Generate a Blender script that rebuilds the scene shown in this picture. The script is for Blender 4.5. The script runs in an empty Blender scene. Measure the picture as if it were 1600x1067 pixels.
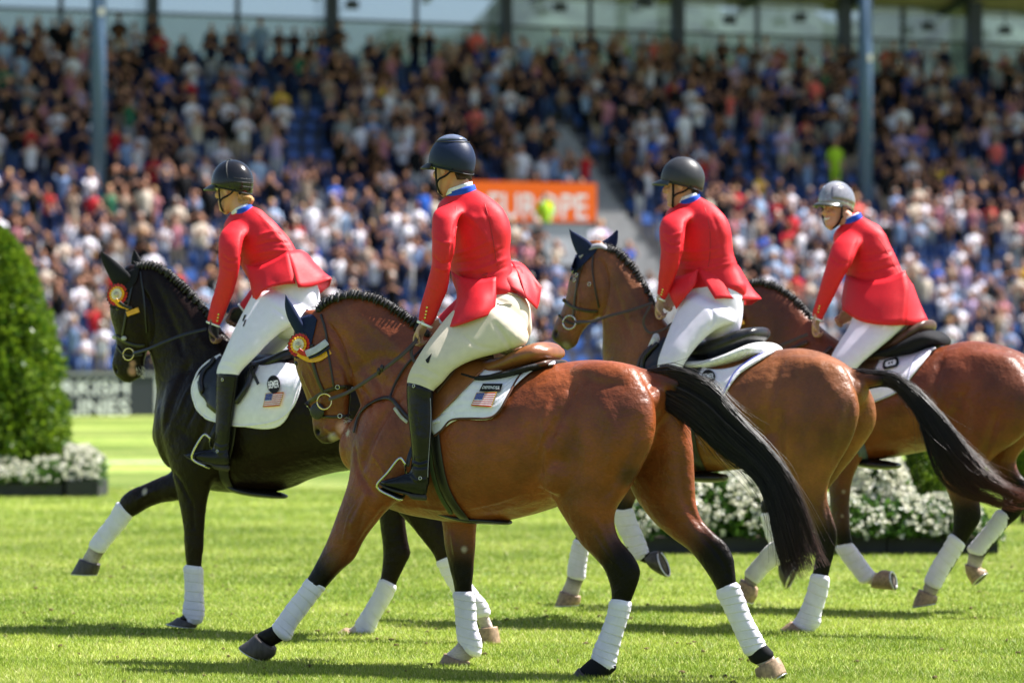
import bpy, bmesh, math, random
import numpy as np
from mathutils import Vector, noise
from mathutils.bvhtree import BVHTree
random.seed(7); RNG = np.random.default_rng(7)
SC = bpy.context.scene
COL = SC.collection
# ---------------------------------------------------------------- camera, sky, sun, exposure
F, CX, HY, CH = 5333.333, 800.0, 571.0, 1.58          # 120 mm lens on 36 mm, horizon row, eye height
cam_d = bpy.data.cameras.new('camera'); cam = bpy.data.objects.new('camera', cam_d); COL.objects.link(cam)
cam.location = (0, 0, CH); cam.rotation_euler = (math.radians(90), 0, 0)
cam_d.lens = 120; cam_d.sensor_width = 36; cam_d.shift_y = (HY - 533.5) / 1600
cam_d.clip_start = 0.5; cam_d.clip_end = 6000
cam_d.dof.use_dof = True; cam_d.dof.focus_distance = 17.9; cam_d.dof.aperture_fstop = 2.1
SC.camera = cam
SUN_EL, SUN_AZ = math.radians(59), math.radians(9)    # azimuth measured from +X (right) towards +Y (away)
W = bpy.data.worlds.new('World'); SC.world = W; W.use_nodes = True
wn = W.node_tree.nodes; wn.clear()
wo = wn.new('ShaderNodeOutputWorld'); wb = wn.new('ShaderNodeBackground'); ws = wn.new('ShaderNodeTexSky')
ws.sky_type = 'NISHITA'; ws.sun_disc = False; ws.sun_elevation = SUN_EL; ws.sun_rotation = math.pi / 2 - SUN_AZ
ws.air_density = 1.0; ws.dust_density = 2.0; ws.ozone_density = 1.0
wb.inputs['Strength'].default_value = 0.068
W.node_tree.links.new(ws.outputs[0], wb.inputs[0]); W.node_tree.links.new(wb.outputs[0], wo.inputs[0])
sd = bpy.data.lights.new('sun', 'SUN'); sd.energy = 5.0; sd.angle = math.radians(0.5); sd.color = (1.0, 0.965, 0.92)
sun = bpy.data.objects.new('sun', sd); COL.objects.link(sun)
SUNV = Vector((math.cos(SUN_EL) * math.cos(SUN_AZ), math.cos(SUN_EL) * math.sin(SUN_AZ), math.sin(SUN_EL)))
sun.rotation_euler = SUNV.to_track_quat('Z', 'Y').to_euler(); sun.location = (20, 20, 40)
SC.view_settings.view_transform = 'Standard'; SC.view_settings.look = 'None'
SC.view_settings.exposure = 1.45; SC.view_settings.gamma = 1.0; SC.view_settings.use_curve_mapping = False
SC.render.engine = 'CYCLES'
try:
    SC.cycles.use_denoising = True; SC.cycles.max_bounces = 6; SC.cycles.transparent_max_bounces = 8
    SC.cycles.use_adaptive_sampling = True
except Exception: pass

# ---------------------------------------------------------------- helpers: materials
MATS = {}
def mat(name, col, rough=0.6, metal=0.0, noise_amt=0.15, nscale=40, bump=0.0, bscale=200, coat=0.0, sheen=0.0, spec=None,
        attr=None, trans=0.0, stretch=None, wave=0.0):
    if name in MATS: return MATS[name]
    m = bpy.data.materials.new(name); m.use_nodes = True; nt = m.node_tree; N = nt.nodes; L = nt.links
    b = N['Principled BSDF']; b.inputs['Roughness'].default_value = rough; b.inputs['Metallic'].default_value = metal
    b.inputs['Specular IOR Level'].default_value = spec if spec is not None else (.18 if rough > .55 else .5); b.inputs['Coat Weight'].default_value = coat
    b.inputs['Sheen Weight'].default_value = sheen
    if trans: b.inputs['Transmission Weight'].default_value = trans
    tc = N.new('ShaderNodeTexCoord'); mp = N.new('ShaderNodeMapping'); L.new(tc.outputs['Object'], mp.inputs[0])
    if stretch: mp.inputs['Scale'].default_value = stretch
    n = N.new('ShaderNodeTexNoise'); n.inputs['Scale'].default_value = nscale; n.inputs['Detail'].default_value = 5
    L.new(mp.outputs[0], n.inputs['Vector'])
    mr = N.new('ShaderNodeMapRange'); mr.inputs[3].default_value = 1 - noise_amt; mr.inputs[4].default_value = 1 + noise_amt
    mr.inputs[1].default_value = 0.3; mr.inputs[2].default_value = 0.7
    L.new(n.outputs[0], mr.inputs[0])
    mul = N.new('ShaderNodeVectorMath'); mul.operation = 'SCALE'
    if attr:
        a = N.new('ShaderNodeAttribute'); a.attribute_name = attr; L.new(a.outputs['Color'], mul.inputs[0])
    else:
        mul.inputs[0].default_value = col[:3]
    L.new(mr.outputs[0], mul.inputs['Scale']); L.new(mul.outputs[0], b.inputs['Base Color'])
    rr = N.new('ShaderNodeMapRange'); rr.inputs[3].default_value = max(0, rough - 0.08); rr.inputs[4].default_value = min(1, rough + 0.08)
    L.new(n.outputs[0], rr.inputs[0]); L.new(rr.outputs[0], b.inputs['Roughness'])
    if bump:
        bn = N.new('ShaderNodeTexNoise'); bn.inputs['Scale'].default_value = bscale; bn.inputs['Detail'].default_value = 3
        L.new(mp.outputs[0], bn.inputs['Vector'])
        bp = N.new('ShaderNodeBump'); bp.inputs['Strength'].default_value = bump; bp.inputs['Distance'].default_value = 0.01
        L.new(bn.outputs[0], bp.inputs['Height']); L.new(bp.outputs[0], b.inputs['Normal'])
    MATS[name] = m; return m

# ---------------------------------------------------------------- helpers: objects
def tag(o, label=None, cat=None, group=None, kind=None):
    if label: o['label'] = label
    if cat: o['category'] = cat
    if group: o['group'] = group
    if kind: o['kind'] = kind
    return o
def empty(name, loc, rz=0.0):
    o = bpy.data.objects.new(name, None); o.location = loc; o.rotation_euler = (0, 0, rz); o.empty_display_size = 0.1
    COL.objects.link(o); return o
def mesh_from(name, V, Fc, mats, mi=None, smooth=True, attrs=None):
    me = bpy.data.meshes.new(name)
    if isinstance(V, np.ndarray): V = V.tolist()
    if isinstance(Fc, np.ndarray): Fc = Fc.tolist()
    me.from_pydata(V, [], Fc)
    for m in (mats if isinstance(mats, (list, tuple)) else [mats]): me.materials.append(m)
    if mi is not None: me.polygons.foreach_set('material_index', np.asarray(mi, dtype=np.int32))
    me.polygons.foreach_set('use_smooth', np.full(len(me.polygons), bool(smooth)))
    if attrs is not None:
        a = me.color_attributes.new('coat', 'FLOAT_COLOR', 'POINT')
        c = np.ones((len(me.vertices), 4), dtype=np.float32); c[:, :3] = attrs
        a.data.foreach_set('color', c.ravel())
    me.update(); return me
def link(name, me, parent=None):
    o = bpy.data.objects.new(name, me); COL.objects.link(o)
    if parent is not None:
        o.parent = parent                               # geometry is written in world space
        mp = parent.matrix_world if False else None
        o.matrix_parent_inverse = root_matrix(parent).inverted()
    return o
def root_matrix(o):
    from mathutils import Matrix
    M = Matrix.LocRotScale(o.location, o.rotation_euler, o.scale)
    if o.parent is not None: M = root_matrix(o.parent) @ o.matrix_parent_inverse @ M
    return M
def part(name, V, Fc, m, parent, mi=None, smooth=True, attrs=None):
    return link(name, mesh_from(name, V, Fc, m, mi, smooth, attrs), parent)
class MB:
    """mesh buffer"""
    def __init__(s): s.V = []; s.F = []; s.M = []
    def add(s, V, Fc, mi=0):
        o = len(s.V); s.V.extend([tuple(v) for v in V]); s.F.extend([tuple(i + o for i in f) for f in Fc]); s.M.extend([mi] * len(Fc)); return s
    def box(s, c, h, mi=0, R=None):
        P = []
        for x in (-1, 1):
            for y in (-1, 1):
                for z in (-1, 1):
                    v = Vector((x * h[0], y * h[1], z * h[2]))
                    if R is not None: v = R @ v
                    P.append(Vector(c) + v)
        return s.add(P, [(0, 1, 3, 2), (4, 6, 7, 5), (0, 4, 5, 1), (2, 3, 7, 6), (0, 2, 6, 4), (1, 5, 7, 3)], mi)
    def build(s, name, m, parent=None, smooth=False):
        return part(name, s.V, s.F, m, parent, s.M if isinstance(m, (list, tuple)) else None, smooth)

def cr(P, sub):
    """Catmull-Rom resampling of rows"""
    P = np.asarray(P, float); n = len(P)
    if n < 3:
        t = np.linspace(0, 1, sub + 1)[:, None]; return P[0] * (1 - t) + P[1] * t
    Q = np.vstack([2 * P[0] - P[1], P, 2 * P[-1] - P[-2]]); out = []
    for i in range(1, n):
        p0, p1, p2, p3 = Q[i - 1], Q[i], Q[i + 1], Q[i + 2]
        for k in range(sub):
            t = k / sub
            out.append(0.5 * ((2 * p1) + (p2 - p0) * t + (2 * p0 - 5 * p1 + 4 * p2 - p3) * t * t + (3 * p1 - p0 - 3 * p2 + p3) * t ** 3))
    out.append(P[-1]); return np.array(out)
def rings(C, E1, E2, M=20, cap=True, ex=1.0, rmod=None):
    """closed tube from centres and two half axes per ring"""
    C = list(C); E1 = list(E1); E2 = list(E2)
    if cap:
        for end in (0, 1):
            i, j = (0, 1) if end == 0 else (-1, -2)
            d = C[i] - C[j]; L = np.linalg.norm(d) + 1e-9; d = d / L
            r = min(np.linalg.norm(E1[i]), np.linalg.norm(E2[i]))
            add = [(C[i] + d * r * 0.38, 0.86), (C[i] + d * r * 0.62, 0.58), (C[i] + d * r * 0.72, 0.25)]
            a1, a2 = E1[i], E2[i]
            for c, k in add:
                if end == 0: C.insert(0, c); E1.insert(0, a1 * k); E2.insert(0, a2 * k)
                else: C.append(c); E1.append(a1 * k); E2.append(a2 * k)
    n = len(C); t = np.linspace(0, 2 * np.pi, M, endpoint=False)
    ct, st = np.cos(t), np.sin(t)
    if ex != 1.0:
        ct = np.sign(ct) * np.abs(ct) ** ex; st = np.sign(st) * np.abs(st) ** ex
    V = np.zeros((n, M, 3))
    for i in range(n):
        k = 1.0 if rmod is None else rmod(i / (n - 1), t)[:, None]
        V[i] = C[i] + (E1[i][None] * ct[:, None] + E2[i][None] * st[:, None]) * k
    V = V.reshape(-1, 3); Fc = []
    for i in range(n - 1):
        for j in range(M):
            a = i * M + j; b = i * M + (j + 1) % M
            Fc.append((a, b, b + M, a + M))
    V = np.vstack([V, C[0][None], C[-1][None]]); a, b = n * M, n * M + 1
    for j in range(M):
        Fc.append((a, (j + 1) % M, j)); Fc.append((b, (n - 1) * M + j, (n - 1) * M + (j + 1) % M))
    return V, Fc
def fix_out(V, Fc):
    """flip faces if the closed volume is negative"""
    V = np.asarray(V); s = 0.0
    for f in Fc:
        for k in range(1, len(f) - 1):
            a, b, c = V[f[0]], V[f[k]], V[f[k + 1]]; s += a[0] * (b[1] * c[2] - b[2] * c[1]) - a[1] * (b[0] * c[2] - b[2] * c[0]) + a[2] * (b[0] * c[1] - b[1] * c[0])
    return Fc if s > 0 else [tuple(reversed(f)) for f in Fc]
def tube(pts, r, M=8, sub=4, cap=True, flat=1.0, nrm=None):
    """round tube through world points; r scalar or list"""
    P = cr(pts, sub) if len(pts) > 1 else pts
    rr = np.full(len(pts), r) if np.isscalar(r) else np.asarray(r, float)
    R = cr(np.stack([rr, rr], 1), sub)[:, 0]
    T = np.gradient(P, axis=0); T /= np.linalg.norm(T, axis=1)[:, None] + 1e-9
    up = np.array([0, -1, 0.1]) if nrm is None else np.asarray(nrm, float)
    E1 = []; E2 = []
    for i in range(len(P)):
        a = np.cross(T[i], up); 
        if np.linalg.norm(a) < 1e-3: a = np.cross(T[i], [1, 0, 0])
        a /= np.linalg.norm(a); b = np.cross(T[i], a)
        E1.append(a * R[i]); E2.append(b * R[i] * flat)
    V, Fc = rings(P, E1, E2, M, cap=cap); return V, fix_out(V, Fc)
def ellipsoid(c, r, ax=None, nu=12, nv=8):
    ax = np.eye(3) if ax is None else np.asarray(ax)
    V = []; Fc = []
    for i in range(1, nv):
        ph = math.pi * i / nv
        for j in range(nu):
            th = 2 * math.pi * j / nu
            p = np.array([math.sin(ph) * math.cos(th) * r[0], math.sin(ph) * math.sin(th) * r[1], math.cos(ph) * r[2]])
            V.append(np.asarray(c) + p @ ax)
    for i in range(nv - 2):
        for j in range(nu):
            a = i * nu + j; b = i * nu + (j + 1) % nu; Fc.append((a, a + nu, b + nu, b))
    V.append(np.asarray(c) + np.array([0, 0, r[2]]) @ ax); V.append(np.asarray(c) - np.array([0, 0, r[2]]) @ ax)
    t, bt = len(V) - 2, len(V) - 1
    for j in range(nu):
        Fc.append((t, j, (j + 1) % nu)); Fc.append((bt, (nv - 2) * nu + (j + 1) % nu, (nv - 2) * nu + j))
    return np.array(V), fix_out(V, Fc)

class Frame:
    """a vertical reference plane through an animal or rider: yaw = how far its heading turns away from the lens"""
    def __init__(s, px, d, yaw):
        y = math.radians(yaw); s.n = np.array([-math.sin(y), -math.cos(y), 0.0]); s.f = np.array([-math.cos(y), math.sin(y), 0.0])
        s.O = np.array([(px - CX) / F * d, d, 0.0]); s.yaw = yaw
    def P(s, px, py, v=0.0):
        rx, rz = (px - CX) / F, (HY - py) / F
        d = (s.O @ s.n + v) / (rx * s.n[0] + s.n[1])
        return np.array([rx * d, d, CH + rz * d])
def at(px, py, d): return np.array([(px - CX) / F * d, d, CH + (HY - py) / F * d])
def loft(fr, st, M=20, sub=5, mode='y', cap=True, grow=1.0, rmod=None, raw=False, ex=1.0):
    """st rows: ax,ay,bx,by,v,hw : two silhouette points, lateral place, half depth"""
    A = np.array([fr.P(s[0], s[1], s[4]) for s in st]); B = np.array([fr.P(s[2], s[3], s[4]) for s in st])
    H = np.array([s[5] for s in st])
    X = cr(np.hstack([A, B, H[:, None]]), sub)
    C = (X[:, :3] + X[:, 3:6]) / 2; E1 = (X[:, 3:6] - X[:, :3]) / 2 * grow
    ax = fr.n if mode == 'n' else np.array([0, -1.0, 0])
    E2 = ax[None] * X[:, 6:7] * grow
    if raw: return C, E1, E2
    V, Fc = rings(C, E1, E2, M, cap=cap, rmod=rmod, ex=ex)
    return V, fix_out(V, Fc)

def vox(pieces, size, iters=8, lam=0.5, mu=-0.52):
    """one continuous skin from overlapping closed pieces"""
    b = MB()
    for V, Fc in pieces: b.add(V, Fc)
    me = bpy.data.meshes.new('tmp'); me.from_pydata(b.V, [], b.F); me.update()
    o = bpy.data.objects.new('tmp', me); COL.objects.link(o)
    m = o.modifiers.new('r', 'REMESH'); m.mode = 'VOXEL'; m.voxel_size = size; m.adaptivity = 0
    dg = bpy.context.evaluated_depsgraph_get(); ev = o.evaluated_get(dg); em = ev.to_mesh()
    n = len(em.vertices); V = np.empty(n * 3, dtype=np.float32); em.vertices.foreach_get('co', V); V = V.reshape(-1, 3).astype(float)
    Fc = [tuple(p.vertices) for p in em.polygons]
    E = np.empty(len(em.edges) * 2, dtype=np.int32); em.edges.foreach_get('vertices', E); E = E.reshape(-1, 2)
    ev.to_mesh_clear(); bpy.data.objects.remove(o); bpy.data.meshes.remove(me)
    return V, Fc, E
def smooth(V, E, iters, lam=0.5, mu=None, w=None):
    deg = np.bincount(E.ravel(), minlength=len(V)).astype(float)[:, None]; deg[deg == 0] = 1
    for k in range(iters):
        for f in ((lam,) if mu is None else (lam, mu)):
            S = np.zeros_like(V)
            for c in range(V.shape[1]):
                S[:, c] = np.bincount(E[:, 0], V[E[:, 1], c], len(V)) + np.bincount(E[:, 1], V[E[:, 0], c], len(V))
            d = (S / deg - V) * f
            V = V + (d if w is None else d * w[:, None])
    return V
def normals(V, Fc):
    me = bpy.data.meshes.new('t'); me.from_pydata(V.tolist(), [], Fc); me.update()
    N = np.empty(len(V) * 3, dtype=np.float32); me.vertices.foreach_get('normal', N)
    bpy.data.meshes.remove(me); return N.reshape(-1, 3).astype(float)
class Skin:
    """a finished surface that straps, cloths and badges can be laid on"""
    def __init__(s, V, Fc): s.V = V; s.F = Fc; s.refresh()
    def refresh(s):
        s.N = normals(s.V, s.F); s.bvh = BVHTree.FromPolygons(s.V.tolist(), s.F)
    def hit(s, px, py):
        d = Vector(((px - CX) / F, 1, (HY - py) / F)).normalized()
        h, n, i, dist = s.bvh.ray_cast(Vector((0, 0, CH)), d)
        if h is None: return None
        f = s.F[i]; nn = s.N[list(f)].mean(0); nn /= np.linalg.norm(nn) + 1e-9
        return np.array(h), nn
    def dent(s, P, r, amp):
        d2 = ((s.V - P) ** 2).sum(1) / (r * r); m = d2 < 9
        s.V[m] += s.N[m] * (amp * np.exp(-d2[m]))[:, None]
    def stroke(s, pts, r, amp, side=None):
        """raise (amp>0) or sink a line drawn on the visible surface, points in photo pixels"""
        Q = []
        for p in cr(pts, 6):
            h = s.hit(p[0], p[1])
            if h is not None: Q.append(h[0])
        if len(Q) < 2: return
        Q = np.array(Q); lo = Q.min(0) - 3 * r; hi = Q.max(0) + 3 * r
        m = np.where(((s.V > lo) & (s.V < hi)).all(1))[0]; X = s.V[m]; best = np.full(len(m), 1e9); tt = np.zeros(len(m))
        for i in range(len(Q) - 1):
            a, b = Q[i], Q[i + 1]; ab = b - a; L = ab @ ab + 1e-12
            t = np.clip(((X - a) @ ab) / L, 0, 1); d = ((X - a - t[:, None] * ab) ** 2).sum(1)
            u = d < best; best[u] = d[u]; tt[u] = (i + t[u]) / (len(Q) - 1)
        fade = np.clip(np.minimum(tt, 1 - tt) * 6, 0.0, 1) 
        s.V[m] += s.N[m] * (amp * np.exp(-best / (r * r)) * fade)[:, None]

def on(sk, fr, pts, off, sub=6, vfall=0.2):
    """photo-pixel path -> points on the surface"""
    out = []; nn = []
    for p in cr(pts, sub) if len(pts) > 1 else pts:
        h = sk.hit(p[0], p[1])
        if h is None:
            if out: 
                d = out[-1][1]; q = at(p[0], p[1], d); n = nn[-1]; out.append(q); nn.append(n)
            else:
                q = fr.P(p[0], p[1], vfall); out.append(q); nn.append(np.array([0, -1.0, 0]))
        else: out.append(h[0] + h[1] * off); nn.append(h[1])
    return np.array(out), np.array(nn)
def strap(sk, fr, pts, w, th=0.004, off=0.004, sub=6, vfall=0.05):
    P, N = on(sk, fr, pts, off, sub, vfall)
    for k in range(2):
        P[1:-1] = (P[:-2] + 2 * P[1:-1] + P[2:]) / 4; N[1:-1] = (N[:-2] + 2 * N[1:-1] + N[2:]) / 4
    T = np.gradient(P, axis=0); T /= np.linalg.norm(T, axis=1)[:, None] + 1e-9
    S = np.cross(T, N); S /= np.linalg.norm(S, axis=1)[:, None] + 1e-9; U = np.cross(S, T)
    V, Fc = rings(P, list(S * w / 2), list(U * th / 2), 8, cap=True, ex=0.6)
    return V, fix_out(V, Fc)
def ribbon(P, N, w, th=0.004, sub=4):
    P = cr(P, sub); N = cr(N, sub) if len(N) > 1 else np.repeat(np.asarray(N, float), len(P), 0)
    T = np.gradient(P, axis=0); T /= np.linalg.norm(T, axis=1)[:, None] + 1e-9
    S = np.cross(T, N); S /= np.linalg.norm(S, axis=1)[:, None] + 1e-9; U = np.cross(S, T)
    V, Fc = rings(P, list(S * w / 2), list(U * th / 2), 8, cap=True, ex=0.6)
    return V, fix_out(V, Fc)
def sheet(G, th, flip=False, ruf=None):
    """thick cloth from a grid of world points G[i][j]"""
    G = np.asarray(G); a, b = G.shape[:2]
    du = np.gradient(G, axis=0); dv = np.gradient(G, axis=1); N = np.cross(du, dv); N /= np.linalg.norm(N, axis=2)[..., None] + 1e-9
    if flip: N = -N
    V = np.vstack([(G + N * th / 2).reshape(-1, 3), (G - N * th / 2).reshape(-1, 3)]); o = a * b; Fc = []
    for i in range(a - 1):
        for j in range(b - 1):
            p = i * b + j; Fc.append((p, p + b, p + b + 1, p + 1)); Fc.append((o + p, o + p + 1, o + p + b + 1, o + p + b))
    for i in range(a - 1):
        p = i * b; Fc.append((p, o + p, o + p + b, p + b)); p = i * b + b - 1; Fc.append((p, p + b, o + p + b, o + p))
    for j in range(b - 1):
        Fc.append((j, j + 1, o + j + 1, o + j)); p = (a - 1) * b + j; Fc.append((p, o + p, o + p + 1, p + 1))
    return V, fix_out(V, Fc)
def drape(sk, fr, top, bot, off, th, nu=24, nv=14, vfall=0.15, mod=None):
    """cloth between two photo-pixel curves laid over the surface"""
    A = cr(top, 8); B = cr(bot, 8)
    ia = np.linspace(0, len(A) - 1, nu); ib = np.linspace(0, len(B) - 1, nu)
    A = np.stack([np.interp(ia, range(len(A)), A[:, k]) for k in (0, 1)], 1); B = np.stack([np.interp(ib, range(len(B)), B[:, k]) for k in (0, 1)], 1)
    G = np.zeros((nu, nv, 3)); ok = np.zeros((nu, nv), bool)
    for i in range(nu):
        for j in range(nv):
            t = j / (nv - 1); p = A[i] * (1 - t) + B[i] * t; h = sk.hit(*p)
            o = off if mod is None else off + mod(i / (nu - 1), t)
            if h is not None: G[i, j] = h[0] + h[1] * o; ok[i, j] = True
            else: G[i, j] = fr.P(p[0], p[1], vfall)
    for j in range(nv - 2, -1, -1):      # rows that ran past the outline follow the depth of the row below
        for i in range(nu):
            if not ok[i, j]:
                t = j / (nv - 1); p = A[i] * (1 - t) + B[i] * t; G[i, j] = at(p[0], p[1], G[i, j + 1][1] + 0.01)
    return sheet(G, th)
def decal(sk, quad, shapes, off, name, mats, parent):
    """flat print: shapes in (u,v) laid on the surface inside a photo-pixel quad (tl,tr,br,bl)"""
    q = np.array(quad, float); b = MB()
    def m(u, v):
        p = (q[0] * (1 - u) + q[1] * u) * (1 - v) + (q[3] * (1 - u) + q[2] * u) * v
        return p
    c = m(.5, .5); h = sk.hit(*c)
    P = [sk.hit(*m(u, v)) for u, v in ((0.1, 0.1), (0.9, 0.1), (0.9, 0.9), (0.1, 0.9))]
    n = np.mean([x[1] for x in P if x is not None] + [h[1]], 0); n /= np.linalg.norm(n); o = h[0]
    for poly, mi, dz in shapes:
        V = []
        for u, v in poly:
            p = m(u, v); d = np.array([(p[0] - CX) / F, 1, (HY - p[1]) / F]); t = ((o - np.array([0, 0, CH])) @ n) / (d @ n)
            V.append(np.array([0, 0, CH]) + d * t + n * (off + dz))
        b.add(V, [tuple(range(len(V)))], mi)
    return b.build(name, mats, parent)
def rect(u0, v0, u1, v1): return [(u0, v0), (u1, v0), (u1, v1), (u0, v1)]
_TXT = {}
def text_polys(s):
    """faces of a built-in-font string in the unit square"""
    if s in _TXT: return _TXT[s]
    cu = bpy.data.curves.new('t', 'FONT'); cu.body = s; cu.resolution_u = 2; cu.offset = 0.012
    o = bpy.data.objects.new('t', cu); COL.objects.link(o)
    dg = bpy.context.evaluated_depsgraph_get(); me = o.evaluated_get(dg).to_mesh()
    V = np.array([v.co[:2] for v in me.vertices]); Fc = [tuple(p.vertices) for p in me.polygons]
    bpy.data.objects.remove(o); mn, mx = V.min(0), V.max(0); V = (V - mn) / (mx - mn); V[:, 1] = 1 - V[:, 1]
    _TXT[s] = (V, Fc); return _TXT[s]
# ================================================================ SETTING
def grass_material():
    m = bpy.data.materials.new('lawn'); m.use_nodes = True; nt = m.node_tree; N = nt.nodes; L = nt.links
    b = N['Principled BSDF']; b.inputs['Roughness'].default_value = 0.75; b.inputs['Specular IOR Level'].default_value = 0.25
    g = N.new('ShaderNodeNewGeometry')
    def nz(sc, det=4, st=(1, 1, 1)):
        mp = N.new('ShaderNodeMapping'); mp.inputs['Scale'].default_value = st; L.new(g.outputs['Position'], mp.inputs[0])
        n = N.new('ShaderNodeTexNoise'); n.inputs['Scale'].default_value = sc; n.inputs['Detail'].default_value = det; L.new(mp.outputs[0], n.inputs['Vector']); return n
    a = nz(0.22, 3, (1, 1.6, 1)); c = nz(3.0, 4); d = nz(38, 3)
    r = N.new('ShaderNodeValToRGB'); L.new(a.outputs[0], r.inputs[0])
    r.color_ramp.elements[0].position = 0.36; r.color_ramp.elements[0].color = (0.125, 0.185, 0.018, 1)
    r.color_ramp.elements[1].position = 0.62; r.color_ramp.elements[1].color = (0.30, 0.335, 0.095, 1)
    r2 = N.new('ShaderNodeValToRGB'); L.new(c.outputs[0], r2.inputs[0])
    r2.color_ramp.elements[0].position = 0.35; r2.color_ramp.elements[0].color = (0.62, 0.78, 0.5, 1)
    r2.color_ramp.elements[1].position = 0.7; r2.color_ramp.elements[1].color = (1.15, 1.1, 1.1, 1)
    r3 = N.new('ShaderNodeValToRGB'); L.new(d.outputs[0], r3.inputs[0])
    r3.color_ramp.elements[0].position = 0.35; r3.color_ramp.elements[0].color = (0.45, 0.55, 0.4, 1)
    r3.color_ramp.elements[1].position = 0.65; r3.color_ramp.elements[1].color = (1.2, 1.15, 1.1, 1)
    m1 = N.new('ShaderNodeVectorMath'); m1.operation = 'MULTIPLY'; L.new(r.outputs[0], m1.inputs[0]); L.new(r2.outputs[0], m1.inputs[1])
    m2 = N.new('ShaderNodeVectorMath'); m2.operation = 'MULTIPLY'; L.new(m1.outputs[0], m2.inputs[0]); L.new(r3.outputs[0], m2.inputs[1])
    # mown bands running across the arena
    sx = N.new('ShaderNodeSeparateXYZ'); L.new(g.outputs['Position'], sx.inputs[0])
    mx = N.new('ShaderNodeMath'); mx.operation = 'MULTIPLY_ADD'; L.new(sx.outputs['X'], mx.inputs[0]); mx.inputs[1].default_value = -0.12; L.new(sx.outputs['Y'], mx.inputs[2])
    wv = N.new('ShaderNodeMath'); wv.operation = 'MULTIPLY'; wv.inputs[1].default_value = 2 * math.pi / 17.0; L.new(mx.outputs[0], wv.inputs[0])
    sn = N.new('ShaderNodeMath'); sn.operation = 'SINE'; L.new(wv.outputs[0], sn.inputs[0])
    mr = N.new('ShaderNodeMapRange'); mr.inputs[1].default_value = -0.3; mr.inputs[2].default_value = 0.3; mr.inputs[3].default_value = 0.82; mr.inputs[4].default_value = 1.12; L.new(sn.outputs[0], mr.inputs[0])
    m3 = N.new('ShaderNodeVectorMath'); m3.operation = 'SCALE'; L.new(m2.outputs[0], m3.inputs[0]); L.new(mr.outputs[0], m3.inputs['Scale'])
    L.new(m3.outputs[0], b.inputs['Base Color'])
    bp = N.new('ShaderNodeBump'); bp.inputs['Strength'].default_value = 0.5; bp.inputs['Distance'].default_value = 0.03
    L.new(d.outputs[0], bp.inputs['Height']); L.new(bp.outputs[0], b.inputs['Normal'])
    return m
LAWN = grass_material()
gm = mesh_from('grass_field', [(-900, -60, 0), (900, -60, 0), (900, 4000, 0), (-900, 4000, 0)], [(0, 1, 2, 3)], LAWN, smooth=False)
tag(link('grass_field', gm), 'bright mown lawn of the arena', kind='structure')

# --- grass blades (nobody could count them)
def blade_material():
    m = bpy.data.materials.new('grass_blade'); m.use_nodes = True; nt = m.node_tree; N = nt.nodes; L = nt.links
    b = N['Principled BSDF']; b.inputs['Roughness'].default_value = 0.5; b.inputs['Specular IOR Level'].default_value = 0.35
    a = N.new('ShaderNodeAttribute'); a.attribute_name = 'coat'; L.new(a.outputs['Color'], b.inputs['Base Color'])
    t = N.new('ShaderNodeBsdfTranslucent'); L.new(a.outputs['Color'], t.inputs['Color'])
    mx = N.new('ShaderNodeMixShader'); mx.inputs[0].default_value = 0.4; o = N['Material Output']
    L.new(b.outputs[0], mx.inputs[1]); L.new(t.outputs[0], mx.inputs[2]); L.new(mx.outputs[0], o.inputs[0]); return m
def grass_blades():
    n = 900000
    # spread in proportion to how large the lawn shows: denser near the lens
    u = RNG.random(n); y = 1 / ((1 - u) / 15.8 + u / 44.0); x = (RNG.random(n) - 0.5) * 2 * (y * 0.225 + 0.6)
    h = (0.008 + 0.015 * RNG.random(n)) * (0.9 + y / 50); w = 0.0016 + 0.0000 * y + 0.0014 * RNG.random(n); w *= (y / 17) ** 1.0
    th = RNG.random(n) * np.pi * 2; lean = RNG.normal(0, 0.6, (n, 2)) * h[:, None]
    px, py = np.cos(th) * w, np.sin(th) * w
    V = np.zeros((n, 3, 3)); V[:, 0] = np.stack([x - px, y - py, np.full(n, -0.002)], 1); V[:, 1] = np.stack([x + px, y + py, np.full(n, -0.002)], 1)
    V[:, 2] = np.stack([x + lean[:, 0], y + lean[:, 1], h], 1)
    # patch pattern: same large scale light and dark areas
    pn = np.sin(x * 1.3 + 2 * np.sin(y * .7)) * np.cos(y * 1.9 + x * .6) + 0.6 * np.sin(x * 4.1 + y * 3.3) * np.sin(y * 5.2 - x * 2.7)
    k = np.clip(0.5 + 0.30 * pn + RNG.normal(0, 0.26, n), 0, 1)[:, None]
    c = (1 - k) * np.array([0.13, 0.215, 0.012]) + k * np.array([0.42, 0.50, 0.075])
    dry = RNG.random(n) < 0.07 + .10 * (pn > .7); c[dry] = [0.60, 0.56, 0.25]
    c *= RNG.uniform(0.6, 1.25, n)[:, None]
    me = bpy.data.meshes.new('grass_blades'); me.vertices.add(n * 3); me.vertices.foreach_set('co', V.astype(np.float32).ravel())
    me.loops.add(n * 3); me.loops.foreach_set('vertex_index', np.arange(n * 3, dtype=np.int32))
    me.polygons.add(n); me.polygons.foreach_set('loop_start', np.arange(0, n * 3, 3, dtype=np.int32))
    me.update(calc_edges=True); me.materials.append(blade_material())
    a = me.color_attributes.new('coat', 'FLOAT_COLOR', 'POINT'); cc = np.ones((n * 3, 4), np.float32); cc[:, :3] = np.repeat(c, 3, 0); a.data.foreach_set('color', cc.ravel())
    tag(link('grass_blades', me), 'short mown grass blades under the horses', kind='stuff')
grass_blades()

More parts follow.
